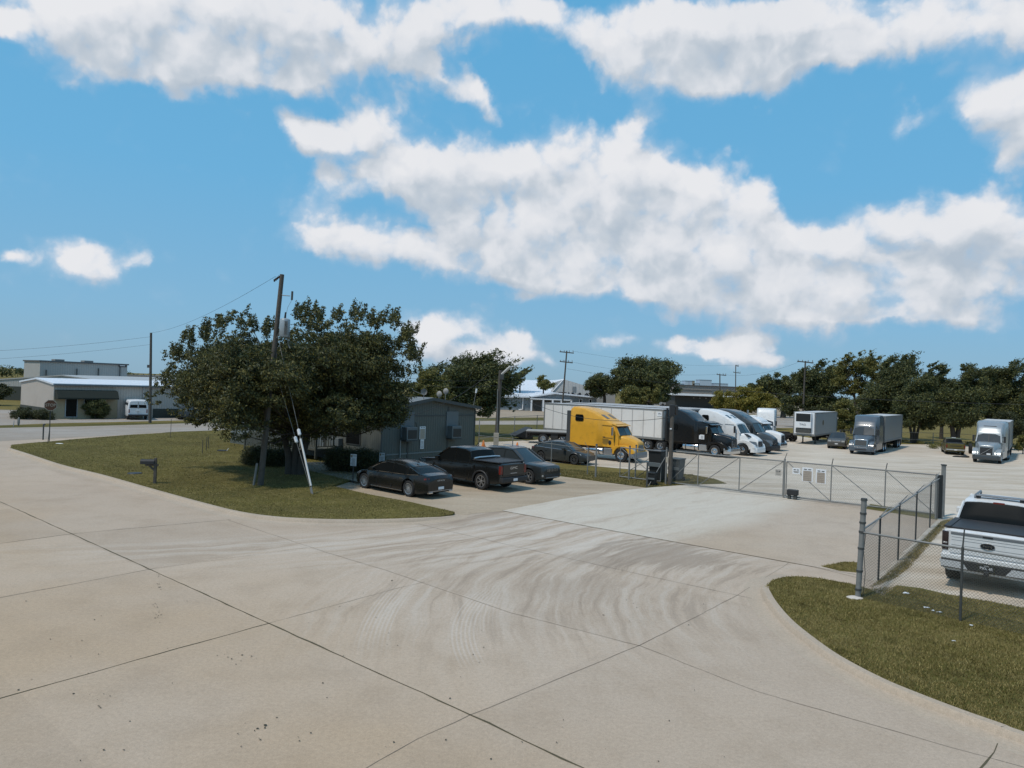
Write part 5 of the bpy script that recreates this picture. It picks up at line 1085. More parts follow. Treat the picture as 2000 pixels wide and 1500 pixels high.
def lone_post(label, p, h, r=.05, m=galv, group='steel posts around the gate', lean=(0,0), arm=None, cap=True):
    o = thing('steel_post', label, 'post', (p.x, p.y, 0), group=group); q = MB().cyl((0,0,-.02), (lean[0], lean[1], h), r, n=12); q.build('pipe', m, o, smooth=50)
    if cap: MB().lathe([(0, h+.03), (r*.7, h+.025), (r*1.2, h), (r*1.2, h-.04)], 'z', 12, (lean[0], lean[1], 0)).build('cap', galvd, o, smooth=50)
    if arm is not None: MB().tube([(lean[0], lean[1], h), Vector((lean[0], lean[1], h))+arm], [.02, .016], 6).build('barb_arm', galvd, o)
    return o
lone_post('tall steel post at the left gate end before the short wooden pole', G(1300, 946), 2.05, .055)
lone_post('left steel post of the twin pair carrying the braced frame', G(1228, 937), 1.95, .05)
lone_post('right steel post of the twin pair carrying the braced frame', G(1239, 935)+Vector((.1, .3, 0)), 1.95, .045)
lone_post('thick steel post alone in the grass left of the braced frame', G(1163, 933), 1.95, .055)
lone_post('short black post with a pale diagonal stay beside the dark bin', G(1263, 952), 1.35, .05, galvd)
sp_ = MB().cyl(G(1266, 950), G(1297, 944)+Vector((0,0,1.45)), .018, n=6).build('stay_rod', galv); tag(sp_, 'pale diagonal stay rod between the black post and the gate post', 'rod')
mp_ = thing('gate_post', 'middle gate post where the two wire leaves meet, chained', 'post', online(GA, GB, 1533)); MB().cyl((0,0,0), (0,0,2.0), .045, n=10).build('pipe', galv, mp_, smooth=50)
MB().tube([(0,0,2.0), (.1,.0,2.3)], [.018, .014], 6).build('barb_arm', galvd, mp_); 
for k, x in enumerate((1624, 1730)):
    p = online(GA, GB, x)+Vector((-gd.y, gd.x, 0))*.09; o = MB().tube([p+Vector((0,0,1.86)), p+Vector((.06,0,2.20))], .02, 6).build('barb_arm', galvd)
    o.parent = g2
op_ = thing('gate_motor', 'small black gate motor box on the ground at the middle of the gate', 'gate motor', online(GA, GB, 1539)+Vector((.05, -.2, 0)), math.atan2(gd.y, gd.x))
boxp('housing', blackp, op_, -.1, .42, -.15, .15, .22, .50, .03); boxp('foot', galvd, op_, -.06, .06, -.1, .1, .02, .22, 0); boxp('foot', galvd, op_, .22, .36, -.1, .1, .02, .22, 0)
# notices on the right leaf
def board(label, px0, px1, z0, z1, name='notice_board', lines=6, grp_='notices on the gate', faded=True, toff=.05):
    A, B = online(GA, GB, px0), online(GA, GB, px1); nn = Vector((-gd.y, gd.x, 0))*(-.0+toff); w = (B-A).length
    r = thing(name, label, 'sign', (A+B)/2+nn, math.atan2(gd.y, gd.x), grp_)
    MB().box(-w/2, w/2, -.008, .008, z0, z1).build('panel', whitep, r)
    if faded: MB().box(-w/2+.05, w/2-.05, -.0115, -.008, z0+.02, z1-.17).build('faded_print', mat('faded_print', (.34, .29, .24), .8, vary=.35, vscale=14), r)
    for s_ in (-.2, .2): MB().box(s_*w-.07*w/.5, s_*w+.07*w/.5, -.014, -.0085, z1-.115, z1-.075).build('heading_bar', letter, r)
    for k in range(lines):
        z = z0+.06+(z1-z0-.24)*k/max(1, lines-1); a = rnd.uniform(.25, .4)*w; MB().box(-a, a, -.0145, -.0118 if faded else -.0085, z, z+.016).build('print_line', mat('pale_print', (.22, .19, .16), .8), r)
    return r
board('left tall white notice with a faded tan body hung on the gate mesh', 1567, 1588, .95, 1.65)
board('right tall white notice with a faded tan body hung on the gate mesh', 1594, 1614, .93, 1.63)
b3 = board('small plain white notice high on the gate mesh, left of the two tall ones', 1548, 1563, 1.28, 1.58, lines=3, faded=False)
b4 = board('faint translucent-looking grey notice beside the middle gate post', 1514, 1526, 1.10, 1.42, lines=2, faded=False, toff=.07)
for o in b4.children:
    if o.name.startswith('panel'): o.data = o.data.copy(); o.data.materials[0] = mat('weathered_plastic', (.40, .37, .33), .7, vary=.3, vscale=10)
# right fence along the driveway and the front fence
FA, FB = G(1675, 1175), G(1836, 1010)
fdv = (FB-FA).normalized()
rf = thing('chain_link_fence', 'low chain-link fence with leaning barbed-wire arms running back from the near corner post', 'fence')
FP = [online(FA, FB, x, 1080) for x in (1717, 1754, 1787, 1814)]
F0 = FA+fdv*.08; F1 = online(FA, FB, 1832, 1010)
side = Vector((fdv.y, -fdv.x, 0)); arm = side*.22+Vector((0, 0, .30))
for p in FP: post(mat('dark_fence_post', (.028, .032, .032), .5, .2), rf, p, 1.84, .028, arm=None, name='post')
for p in FP: MB().tube([p+Vector((0,0,1.84)), p+Vector((0,0,1.84))+arm], [.02, .014], 6).build('barb_arm', galv, rf)
MB().cyl(F0+Vector((0,0,1.80)), F1+Vector((0,0,1.80)), .024, n=8).build('rail', galv, rf, smooth=50)
mesh_wires(F0, F1, .03, 1.80, .095, .0016).build('wire_mesh', wirem, rf, fix=False)
for k in (.35, .65, .95):
    off = arm*k; pts = [F0+Vector((0,0,1.5+.2*k))]+[p+Vector((0,0,1.84))+off for p in FP]+[F1+Vector((0,0,2.1))]; pp = []
    for a, b in zip(pts, pts[1:]): pp += [a.lerp(b, t)+Vector((0, 0, -.05*math.sin(math.pi*t))) for t in (0, .25, .5, .75)]
    MB().tube(pp+[pts[-1]], .005, 4).build('barbed_wire', galv, rf)
cp = thing('corner_post', 'thick leaning galvanised corner post with clamp bands and a concrete collar', 'post', FA)
top = Vector((.10, .05, 2.62))
MB().tube([(0,0,0), top], [.068, .068], 14).build('pipe', galv, cp, smooth=50)
MB().lathe([(0, .03), (.075, .02), (.082, -.04)], 'z', 14, tuple(top)).build('cap', galvd, cp, smooth=50)
for t in (.12, .30, .52, .68, .77, .86):
    c = top*t; MB().lathe([(.068, -.025), (.08, -.025), (.08, .025), (.068, .025)], 'z', 14, tuple(c)).build('clamp_band', galvd, cp)
MB().tube([(.16, .06, .1), (.20, .06, .7), (.15, .08, 1.3), (.19, .08, 1.75)], .008, 5).build('loose_wire', blackp, cp)
cb_ = MB(); cb_.ell((0,0,.10), (.22, .16, .05), 12, 6); cb_.build('concrete_collar', mat('spilt_concrete', (.55, .50, .44), .9, vary=.2, bump=.4), cp, loc=(-.10, -.04, 0))
FC0 = G(1875, 1221); ffd = (FC0-FA).normalized(); FEnd = FA+ffd*6.2
ff = thing('chain_link_fence', 'near chain-link fence running right from the corner post in front of the silver pickup', 'fence')
MB().cyl(FA+Vector((0.05,0,1.78)), FEnd+Vector((0,0,1.78)), .026, n=8).build('rail', galv, ff, smooth=50)
for k, p in enumerate((FC0, FC0+ffd*2.9)):
    MB().cyl(p+Vector((0,0,.05)), p+Vector((0,0,1.82)), .030, n=10).build('post', galvd, ff, smooth=50)
    MB().tube([p+Vector((0,0,1.82)), p+Vector((.04,.02,2.25))], [.018, .014], 6).build('barb_arm', galvd, ff)
mesh_wires(FA+ffd*.1, FEnd, .12, 1.78, .075, .0026).build('wire_mesh', mat('front_wire', (.12, .12, .10), .6, .2), ff, fix=False)
ep = thing('gate_end_post', 'tall square post with a flat grey cap at the right end of the gate', 'post', G(1840, 1009)); MB().box(-.07, .07, -.07, .07, 0, 2.3).build('pipe', galv, ep, bevel=.01); MB().box(-.09, .09, -.09, .09, 2.3, 2.36).build('cap', galvd, ep, bevel=.01)
gb = thing('gate_return_panel', 'narrow dark wire panel between the gate end post and the low fence', 'fence', G(1829, 1014)); MB().box(-.03, .22, -.02, .02, .05, 1.95).build('panel', mat('dark_slats', (.018, .02, .02), .6), gb)
for x in (-.05, .24): MB().cyl((x, 0, 0), (x, 0, 2.0), .03, n=8).build('upright', galv, gb)
# short wire fence behind the parked cars
bf = thing('chain_link_fence', 'wire fence with bent barbed arms between the site office and the lone steel post', 'fence')
BP = [G(934, 893), G(1000, 902), G(1076, 914), G(1147, 928)]
for i, p in enumerate(BP):
    MB().cyl(p, p+Vector((0,0,1.62)), .032, n=8).build('post', galv, bf, smooth=50); MB().tube([p+Vector((0,0,1.62)), p+Vector((-.12,0,1.8)), p+Vector((-.22,0,1.98))], .014, 6).build('barb_arm', galv, bf)
for a, b in zip(BP, BP[1:]): MB().cyl(a+Vector((0,0,1.55)), b+Vector((0,0,1.55)), .02, n=6).build('rail', galv, bf)
mesh_wires(BP[0], BP[1], .05, 1.55, .12, .003).build('wire_mesh', wirem, bf, fix=False)
# far fences
def far_fence(label, pxs, h=1.7, r=.035, grp_=None):
    f = thing('wire_fence', label, 'fence'); P = [G(*p) for p in pxs]
    for p in P: MB().cyl(p, p+Vector((0,0,h)), r, n=6).build('post', galv, f)
    for z in (.5, h-.05):
        MB().tube([p+Vector((0,0,z)) for p in P], .02, 5).build('rail', galv, f)
    return f
far_fence('thin field fence between the trucks and the back road', [(935, 868), (1004, 856), (1048, 852), (1080, 850)], 2.2, .04)
far_fence('thin wire fence along the dry field behind the parked trailers', [(1640, 862), (1700, 863), (1760, 866), (1822, 868), (1860, 869), (1905, 872), (1975, 878), (2060, 884)], 1.4, .04)
far_fence('thin fence along the far road behind the truck row', [(1560, 830), (1600, 831), (1640, 832), (1690, 834)], 1.6, .04)

# ------------------------------------------------------------------ bins, cones, tyre
def bin_(label, p, m, rz, s=1.0, h=1.12, w=.62):
    b = thing('wheelie_bin', label, 'bin', p, rz, 'bins behind the gate', s)
    q = MB().loft([[(-w*.40, -.30, .10), (w*.40, -.30, .10), (w*.40, .30, .10), (-w*.40, .30, .10)], [(-w*.5, -.38, h), (w*.5, -.38, h), (w*.5, .38, h), (-w*.5, .38, h)]]); q.build('body', m, b, bevel=.03)
    MB().box(-w*.54, w*.54, -.43, .40, h, h+.06).build('lid', m, b, bevel=.02); MB().box(-w*.52, w*.52, -.42, -.38, h*.52, h*.66).build('front_band', mat('bin_band', (.10, .115, .12), .5), b, bevel=.01)
    for s_ in (1, -1): MB().cyl((s_*w*.42, .28, .11), (s_*w*.5, .28, .11), .11, n=12).build('wheel', rubber, b)
    return b
bin_('grey wheeled bin with a lid, right of the short wooden pole', G(1321, 939), mat('bin_grey', (.045, .055, .058), .6, vary=.2), R(-38), 1.12)
bin_('taller black bin between the black post and the gate post', G(1284, 941), mat('bin_black', (.010, .011, .011), .6, vary=.2), R(-38), 1.28, 1.35)
bb_ = bin_('small black bin in front of the taller black one', G(1273, 948), mat('bin_black', (.010, .011, .011), .6), R(-30), .75, .9)
cone_m = mat('cone_orange', (.60, .17, .02), .6)
for lab, p in (('small orange cone by the wire fence, near the lamp pole', G(944, 872)), ('small orange cone further right beside the grey sloping-back car', G(1010, 876))):
    c = thing('traffic_cone', lab, 'cone', p, 0, 'orange cones'); MB().lathe([(.02, .52), (.05, .50), (.16, .04), (.16, .0)], 'z', 12).build('body', cone_m, c, smooth=60); MB().box(-.2, .2, -.2, .2, 0, .035).build('foot', cone_m, c)
ty = thing('spare_tyre', 'big black truck tyre leaning up beside the mustard pickup', 'tyre', G(1895, 886), R(60)); MB().lathe([(.30, -.13), (.44, -.15), (.52, -.11), (.52, .11), (.44, .15), (.30, .13), (.27, 0), (.30, -.13)], 'y', 28, (0, 0, .52)).build('tread', rubber, ty, smooth=40)
pile = MB()
for k in range(5): pile.ell((rnd.uniform(-.8, .8), rnd.uniform(-.3, .3), .05), (rnd.uniform(.2, .5), .25, .1), 8, 5)
tag(pile.build('tyre_scraps', rubber, loc=G(1880, 893)), 'low dark scraps of rubber in front of the mustard pickup', 'scraps')
bk = thing('loader_bucket', 'black digger bucket lying in the grass left of the flatbed', 'bucket', G(1018, 857), R(20)); MB().prism([(-1.0, .35), (.75, 1.15), (.9, .05), (.2, .0)], -.9, .9).build('shell', mat('bucket_black', (.012, .012, .012), .5, vary=.3), bk); MB().bar((.7, 0, .4), (1.8, 0, .65), .16, .12).build('arm', galvd, bk)

# ------------------------------------------------------------------ posts, mailbox, signs
stp = thing('stop_sign', 'octagonal stop sign on a steel post at the far left street corner', 'sign', G(96, 864), R(33))
MB().box(-.03, .03, -.025, .025, 0, 2.95).build('post', galvd, stp)
def octo(r, y0, y1): return MB().prism([(r*math.cos(R(22.5+45*k)), 2.62+r*math.sin(R(22.5+45*k))) for k in range(8)], y0, y1)
octo(.405, -.045, -.03).build('white_border', mat('sign_border', (.50, .44, .36), .5), stp); octo(.375, -.052, -.044).build('face', mat('stop_face', (.12, .045, .02), .5, vary=.1), stp)
text('STOP', .29, mat('sign_letters', (.52, .46, .38), .5), stp, (0, -.058, 2.62), (math.pi/2, 0, 0), 'lettering', .004, .88)
bo = thing('bollard', 'short pipe bollard left of the stop sign', 'post', G(84, 859)); MB().cyl((0,0,0), (0,0,1.15), .05, n=10).ell((.05, 0, 1.12), (.1, .06, .07), 10, 6).build('pipe', galvd, bo, smooth=50)
def stake(label, p, h, m=galvd, r=.02, lean=0, name='marker_stake', grp_='thin stakes in the lawn'):
    o = MB().tube([(0,0,0), (lean, 0, h)], r, 6).ell((lean, 0, h), (r*1.3, r*1.3, r), 6, 4).build(name, m, loc=(p.x, p.y, .1)); tag(o, label, 'stake', grp_)
stake('thin leaning stake just left of the stop sign post', G(93, 869), .85, lean=.08)
stake('tall thin yellow-topped stake standing alone in the lawn', G(333, 858), 1.5, wood, .018)
stake('thin stake, left of three standing together in the lawn', G(395, 889), .85)
stake('thin stake, middle of three standing together in the lawn', G(403, 883), .9)
stake('thin leaning stake, right of three standing together in the lawn', G(408, 880), .85, lean=-.08)
mv = thing('meter_cover', 'dark meter lid with a white tipped edge in the lawn', 'cover', G(434, 884)+Vector((0,0,.11))); MB().box(-.28, .28, -.2, .2, 0, .06).build('lid', blackp, mv, bevel=.01); MB().tube([(.30, 0, .02), (.42, 0, .2)], .02, 6).build('tipped_edge', whitep, mv)
tag(MB().lathe([(0, .03), (.32, .03), (.34, 0)], 'z', 18).build('manhole_lid', blackp, loc=G(263, 929)+Vector((0,0,.11))), 'dark round lid in the lawn left of the mailbox', 'lid')
tag(MB().ell((0,0,.03), (.28, .06, .03), 8, 5).build('pale_litter', whitep, loc=G(116, 870)+Vector((0,0,.1))), 'small pale scrap in the lawn right of the stop sign', 'litter')
tag(MB().ell((0,0,.4), (.12, .08, .4), 10, 7).build('utility_marker', galv, loc=G(36, 832)), 'stubby grey utility marker in the verge across the road', 'marker')
tag(MB().tube([(0,0,0), (.05,0,.55)], .03, 6).build('thin_marker', alum, loc=G(26, 834)), 'thin pale marker just left of the stubby grey one', 'marker')
mb = thing('mailbox', 'black mailbox on a wooden post beside the kerb', 'mailbox', G(302, 949)+Vector((0,0,.1)), R(12))
MB().box(-.06, .06, -.06, .06, 0, 1.18).build('post', wood, mb, bevel=.01)
MB().bar((-.42, 0, .86), (.12, 0, .86), .10, .08).build('bracket', wood, mb); MB().bar((-.26, 0, .84), (0, 0, .58), .07, .07).build('brace', wood, mb)
arcp = [(-.13, .90), (.13, .90), (.13, 1.02)]+[(.13*math.cos(t), 1.02+.10*math.sin(t)) for t in np.linspace(.2, math.pi-.2, 8)]+[(-.13, 1.02)]
bx2 = MB(); n_ = len(arcp); bx2.loft([[(x, y, z) for y, z in arcp] for x in (-.62, -.02)]); bx2.build('box', blackp, mb, bevel=.008)
def small_sign(label, p, rz, h):
    s = thing('parking_sign', label, 'sign', p+Vector((0,0,.1)), rz, 'parking notices at the head of the bays'); MB().box(-.025, .025, -.02, .02, 0, h).build('post', blackp, s)
    MB().box(-.155, .155, -.032, -.02, h-.58, h).build('panel', mat('sign_bluish_white', (.36, .41, .44), .5), s); MB().box(-.13, -.05, -.036, -.031, h-.16, h-.04).build('symbol', mat('symbol_ochre', (.14, .10, .04), .6), s)
    for k in range(7):
        a = rnd.uniform(.07, .12); z = h-.22-k*.05; MB().box(-a, a, -.036, -.031, z-.022, z).build('print_line', mat('blue_print', (.10, .12, .13), .6), s)
    MB().box(-.02, .13, -.036, -.031, h-.10, h-.06).build('print_line', mat('blue_print', (.10, .12, .13), .6), s)
small_sign('small white parking notice on a black post left of the black sedan', G(689, 947), R(-10), 1.42)
small_sign('small white parking notice behind the roof of the black sedan', G(745, 935), R(-15), 1.28)

# ------------------------------------------------------------------ poles and wires
def pole(name, label, base, h, r0, r1, lean=(0, 0), arms=(), m=wood, group=None, z0=0, cat='utility pole'):
    p = thing(name, label, cat, (base.x, base.y, z0), group=group)
    MB().tube([(lean[0]*t/8, lean[1]*t/8, h*t/8) for t in range(9)], [r0+(r1-r0)*t/8 for t in range(9)], 12).build('shaft', m, p, smooth=50)
    for z, L, yaw in arms:
        c = Vector((lean[0]*z/h, lean[1]*z/h, z)); d = Vector((math.cos(yaw), math.sin(yaw), 0))*L/2
        MB().bar(c-d, c+d, .10, .12).build('crossarm', wood, p)
        for k in (-1, -.5, .5, 1): MB().cyl(c+d*k*.95+Vector((0,0,.06)), c+d*k*.95+Vector((0,0,.26)), .045, .03, 8).build('insulator', galv, p)
    return p
PB = G(508, 952); d0 = PB.y; PT = at(551, 536, d0)
mpole = pole('utility_pole', 'tall leaning wooden utility pole with a transformer, standing in front of the big tree', PB, PT.z, .145, .10, (PT.x-PB.x, 0))
def pl_(px, py, dy=0.): v = at(px, py, d0+dy); return v-Vector((PB.x, PB.y, 0))
tr_c = pl_(556, 640, -.25); TRC = MB().lathe([(0, .42), (.10, .44), (.21, .40), (.235, .36), (.235, -.40), (.21, -.44), (0, -.44)], 'z', 20, tuple(tr_c)); TRC.build('transformer', mat('transformer_grey', (.30, .34, .36), .4, .2, vary=.2), mpole, smooth=45)
for k in (-.12, 0, .12): MB().box(tr_c.x+.14+k*.5, tr_c.x+.155+k*.5, tr_c.y-.30, tr_c.y-.2, tr_c.z-.34, tr_c.z+.30).build('cooling_fin', galv, mpole)
MB().cyl(tr_c+Vector((0,0,.42)), tr_c+Vector((.02,0,.72)), .05, .035, 10).build('bushing', blackp, mpole); MB().bar(tr_c+Vector((0,.1,0)), tr_c+Vector((-.25,.25,0)), .12, .5).build('bracket', galvd, mpole)
MB().tube([pl_(549, 575), pl_(553, 577, -.1), pl_(566, 578, -.2)], .022, 6).build('cutout_arm', galv, mpole)
MB().cyl(pl_(571, 569, -.2), pl_(570, 586, -.2), .05, n=8).build('fuse_cutout', galvd, mpole); MB().tube([pl_(570, 586, -.2), pl_(562, 600, -.22), pl_(558, 618, -.25)], .008, 5).build('lead_wire', galv, mpole)
for k in range(4): MB().lathe([(0, -.03), (.07, -.02), (.07, .02), (0, .03)], 'x', 10, tuple(pl_(545-k*3, 541+k*2.2))).build('strain_insulator', blackp, mpole)
MB().tube([pl_(540, 660, -.2), pl_(545, 650, -.3), pl_(556, 646, -.35), pl_(566, 650, -.3), pl_(564, 668, -.3)], .018, 6).build('drip_loop', galv, mpole)
MB().tube([pl_(560, 656, -.3), pl_(562, 668, -.3), pl_(566, 680, -.3)], .025, 6).build('service_head', galv, mpole)
cd = MB().tube([pl_(541, 690, -.22), pl_(524, 800, -.24), pl_(512, 860, -.26)], .02, 6).build('conduit', galvd, mpole)
gp = MB().tube([G(495, 952)+Vector((0,0,.05)), at(502, 905, d0-.15)], .055, 8).build('ground_guard', galv); tag(gp, 'grey guard pipe leaning against the foot of the tall pole', 'pipe')
# guy wires
GY = G(611, 970)+Vector((0,0,.1))
def guy(name, label, top, g0, ins, guard=None):
    r = thing(name, label, 'guy wire', g0); 
    MB().tube([Vector((0,0,0)), top-g0], .010, 5).build('wire', galv, r)
    d = (top-g0)
    c = d*ins; e = d.normalized(); MB().tube([c-e*.16, c-e*.12, c+e*.12, c+e*.16], [.03, .075, .075, .03], 8).build('strain_insulator', whitep, r)
    if guard: MB().tube([d*guard[0], d*guard[1]], .045, 8).build('guard_sleeve', mat('guard_white', (.62, .60, .57), .5), r, smooth=50)
    MB().tube([Vector((0,0,-.05)), d*.045], .03, 6).build('anchor_rod', galv, r)
gt = at(541, 655, d0-.1)
top1 = at(547, 690, d0)
def hit(px, py, d): return at(px, py, d)
guy('guy_wire', 'guy wire of the tall pole with a long white guard sleeve', at(541, 650, d0), GY, .37, (.05, .33))
guy('guy_wire', 'slimmer guy wire of the tall pole just left of the sleeved one', at(537, 720, d0), GY+Vector((-.08, .15, -.02)), .42)
B2 = G(968, 884); D2 = B2.y; T2 = at(978, 723, D2)
lp = pole('lamp_pole', 'wooden pole with a tilted pale lamp and a meter box, right of the site office', B2, T2.z, .17, .14, (T2.x-B2.x, 0), cat='lamp pole')
q2_ = lambda px, py, dy=0.: at(px, py, D2+dy)-Vector((B2.x, B2.y, 0))
MB().tube([q2_(980, 731, -.1), q2_(997, 716, -.35)], [.09, .11], 8).build('lamp_head', mat('lamp_pale', (.50, .48, .44), .5), lp, smooth=50)
a = q2_(980, 736, -.3); MB().box(a.x-.16, a.x+.16, a.y-.12, a.y+.15, a.z-.22, a.z+.18).build('ballast_box', galvd, lp, bevel=.02)
a = q2_(969, 857, -.3); MB().box(a.x-.20, a.x+.20, a.y-.1, a.y+.1, a.z-.5, a.z+.45).build('meter_box', mat('meter_beige', (.38, .34, .28), .6, vary=.2), lp, bevel=.02)
MB().tube([q2_(971, 845, -.2), q2_(972, 760, -.2)], .035, 6).build('conduit', galv, lp)
B3 = G(1308, 947); D3 = B3.y; T3 = at(1307, 812, D3)
sp3 = pole('short_pole', 'short wooden pole with a black floodlight on top, behind the left gate post', B3, T3.z, .13, .11, (0, 0), cat='pole')
MB().box(-.16, .12, -.12, .12, T3.z-.02, T3.z+.62).build('floodlight', blackp, sp3, bevel=.03); MB().box(.16, .30, -.12, .12, T3.z+.05, T3.z+.58).build('floodlight', blackp, sp3, bevel=.03); MB().box(-.1, .25, .02, .06, T3.z+.1, T3.z+.2).build('floodlight_bracket', galvd, sp3)
boxp('pole_reflector', whitep, sp3, -.13, -.03, -.14, -.12, T3.z-.75, T3.z-.68, 0); boxp('switch_box', mat('switch_beige', (.42, .36, .28), .5), sp3, -.28, -.16, -.15, -.05, 1.25, 1.55, .01)
B4 = G(293, 826); D4 = B4.y; T4 = at(295, 650, D4)
p4_ = pole('utility_pole', 'slim wooden pole in the verge in front of the long pale building', B4, T4.z, .15, .11, (T4.x-B4.x, 0)); MB().box(-.5, -.1, -.06, .06, T4.z-3.6, T4.z-3.3).build('bracket', galvd, p4_)
def far_pole(label, bx_, by, tx, ty, d, arms, r=.16):
    b = at(bx_, by, d); t = at(tx, ty, d); return pole('utility_pole', label, Vector((b.x, d, 0)), t.z, r, r*.7, (t.x-b.x, 0), arms, group='utility poles along the back road'), t
p5, T5 = far_pole('double-armed utility pole standing behind the long white trailer', 1097, 800, 1107, 685, 120, ((0, 0, 0),))
for o in list(p5.children):
    if not o.name.startswith('shaft'): bpy.data.objects.remove(o)
zt = T5.z; lx = T5.x-p5.location.x
def addarm(p, z, L, lx, k=1.0):
    MB().bar((lx*k-L/2, 0, z+.05), (lx*k+L/2, 0, z-.12), .14, .16).build('crossarm', wood, p)
    for s in (-.9, -.35, .35, .9): MB().cyl((lx*k+s*L/2, 0, z), (lx*k+s*L/2, 0, z+.32), .07, .05, 6).build('insulator', galv, p)
addarm(p5, zt-.25, 2.4, lx); addarm(p5, zt-1.9, 2.2, lx, .95)
p6, T6 = far_pole('slim single-armed utility pole in front of the dark low building', 1407, 790, 1406, 731, 150, ()); addarm(p6, T6.z-.1, 2.0, 0)
p7, T7 = far_pole('tall narrow utility pole above the yellow-green bushy tree', 1437, 790, 1437, 713, 190, ()); addarm(p7, T7.z-2, 1.9, 0); addarm(p7, T7.z-.2, .8, 0)
p8, T8 = far_pole('utility pole with one tilted crossarm rising from the dark trees', 1568, 812, 1573, 705, 115, ()); addarm(p8, T8.z-.15, 2.6, T8.x-p8.location.x)
def wire(label, a, b, sag, r=.012, m=mat('black_cable', (.03, .03, .032), .7), n=24):
    pts = [a.lerp(b, t)-Vector((0,0,sag*4*t*(1-t))) for t in np.linspace(0, 1, n)]; o = MB().tube([p-pts[0] for p in pts], r*.75, 4).build('overhead_wire', m, loc=pts[0]); tag(o, label, 'wire', 'overhead wires')
wire('thin wire from the top of the tall leaning pole down to the slim left pole', PT+Vector((-.3,0,-.1)), T4, .5, .011)
wire('wire from the slim left pole out of the picture to the left', T4-Vector((0,0,.4)), at(-300, 690, 75), .6, .014)
wire('upper wire crossing behind the tree tops toward the double-armed pole', T4-Vector((0,0,1.2)), at(-400, 712, 70), .6, .012)
wire('drooping cable from the short wooden pole back to the lamp pole', T3-Vector((0,0,.1)), at(974, 752, D2), 1.1, .018)
wire('cable from the lamp pole to the roof of the site office', at(974, 752, D2), at(828, 752, 44), .15, .012)
wire('slack black cable drooping across the end wall of the site office', at(955, 730, 48.5), at(790, 814, 42.8), .45, .02)
wire('long wire running right in front of the tree row', at(1107, 720, 120), at(2100, 792, 62), 1.2, .018)
wire('highest wire from the double-armed pole toward the right', T5+Vector((.8,0,0)), T7, 1.0, .016); wire('second wire from the double-armed pole toward the right', T5+Vector((-.8,0,-1.6)), T6, 1.0, .016)
wire('wire passing over the bushy tree between two poles', T6+Vector((.6,0,0)), T8+Vector((-.8,0,-.1)), 1.0, .018)
wire('wire hanging from the arm pole into the dark trees', T8, at(1800, 740, 110), 1.2, .018)
wire('faint wire left of the windblown tree', at(545, 690, d0), at(978, 740, D2), .6, .010)

# ------------------------------------------------------------------ site office
gw_ = ribbed('grey_grooved_siding', (.108, .115, .10), .20, .012, .6, 0, vary=.10); trim = mat('grey_trim', (.068, .072, .068), .6, vary=.1); roofm = mat('office_roof', (.16, .17, .17), .6, vary=.2)
OC = Vector((-7.66, 42.3, 0)); ow, ol = 8.1, 17.5                      # near corner; end wall runs along VX, long wall along UX
of = thing('site_office', 'grey grooved temporary office with a shallow gable roof and wall air conditioners', 'building', OC, R(50))
# local x along VX (end wall), local y along UX
zE, zR = 3.62, 4.25
pro = [(0, .1), (ow, .1), (ow, zE), (ow*.48, zR-.12), (0, zE-.05)]
MB().prism(pro, 0, ol).build('wall', gw_, of)
MB().prism([(-.25, zE-.02), (ow*.48, zR-.0), (ow+.3, zE+.05), (ow+.3, zE-.06), (ow*.48, zR-.13), (-.25, zE-.14)], -.30, ol+.2).build('roof', roofm, of)
for pts in (((-.2, -.32, zE-.12), (ow*.48, -.32, zR-.10)), ((ow*.48, -.32, zR-.10), (ow+.28, -.32, zE-.04))): MB().bar(*pts, .03, .2).build('fascia', trim, of)
tr_ = MB(); 
for x in (0.0, 2.1, 5.55, ow): MB().box(x-.05, x+.05, -.03, .002, .1, zE-.1 if x in (0, ow) else zE+.05).build('corner_trim', trim, of)
for x0, x1 in ((.05, 2.05), (2.15, 5.5), (5.6, ow-.05)): MB().box(x0, x1, -.03, .002, 3.05, 3.13).build('band_trim', trim, of)
for x0, x1 in ((.3, 2.05), (2.15, 5.5), (5.6, ow-.05)): MB().box(x0, x1, -.035, .002, .72, .80).build('skirt_trim', mat('pale_trim', (.20, .215, .21), .6), of)
pan = mat('ac_panel', (.13, .15, .155), .5, vary=.1)
for k, x in enumerate((1.55, 5.45)):
    MB().box(x-.1, x+.98, -.06, .002, 1.75, 3.35).build('cover_board', pan, of)
    ac = MB().box(x, x+.86, -.52, -.0, 1.62, 2.42).build('air_conditioner', pan, of, bevel=.02); MB().box(x+.10, x+.80, -.545, -.51, 1.72, 2.25).build('grille', mat('ac_grille', (.045, .04, .034), .7, vary=.3, vscale=30), ac)
    MB().box(x-.05, x+.9, -.55, -.0, 1.56, 1.61).build('shelf', trim, of)
    MB().tube([(x+1.1, -.05, 2.7), (x+1.2, -.08, 2.4), (x+1.15, -.08, 2.1), (x+1.02, -.05, 2.0)], .015, 6).build('cable_loop', galv if k else blackp, of)
MB().cyl((1.42, -.1, .1), (1.42, -.1, 1.6), .035, n=8).build('drain_pipe', mat('pipe_pale', (.32, .34, .34), .5), of)
nb = mat('notice_tan', (.40, .34, .27), .7, vary=.25, vscale=12)
s1 = MB().box(3.02, 3.52, -.05, -.03, 1.62, 2.42).build('wall_notice', whitep, of); MB().box(3.06, 3.48, -.056, -.049, 1.64, 2.26).build('faded_print', nb, s1)
for x in (3.13, 3.33): MB().box(x, x+.10, -.056, -.049, 2.33, 2.37).build('heading_bar', letter, s1)
s2 = MB().box(3.12, 3.42, -.05, -.03, 1.0, 1.60).build('wall_notice', whitep, of)
for k in range(6): MB().box(3.17, 3.37, -.056, -.049, 1.07+k*.08, 1.095+k*.08).build('print_line', mat('pale_print', (.22, .19, .16), .8), s2)
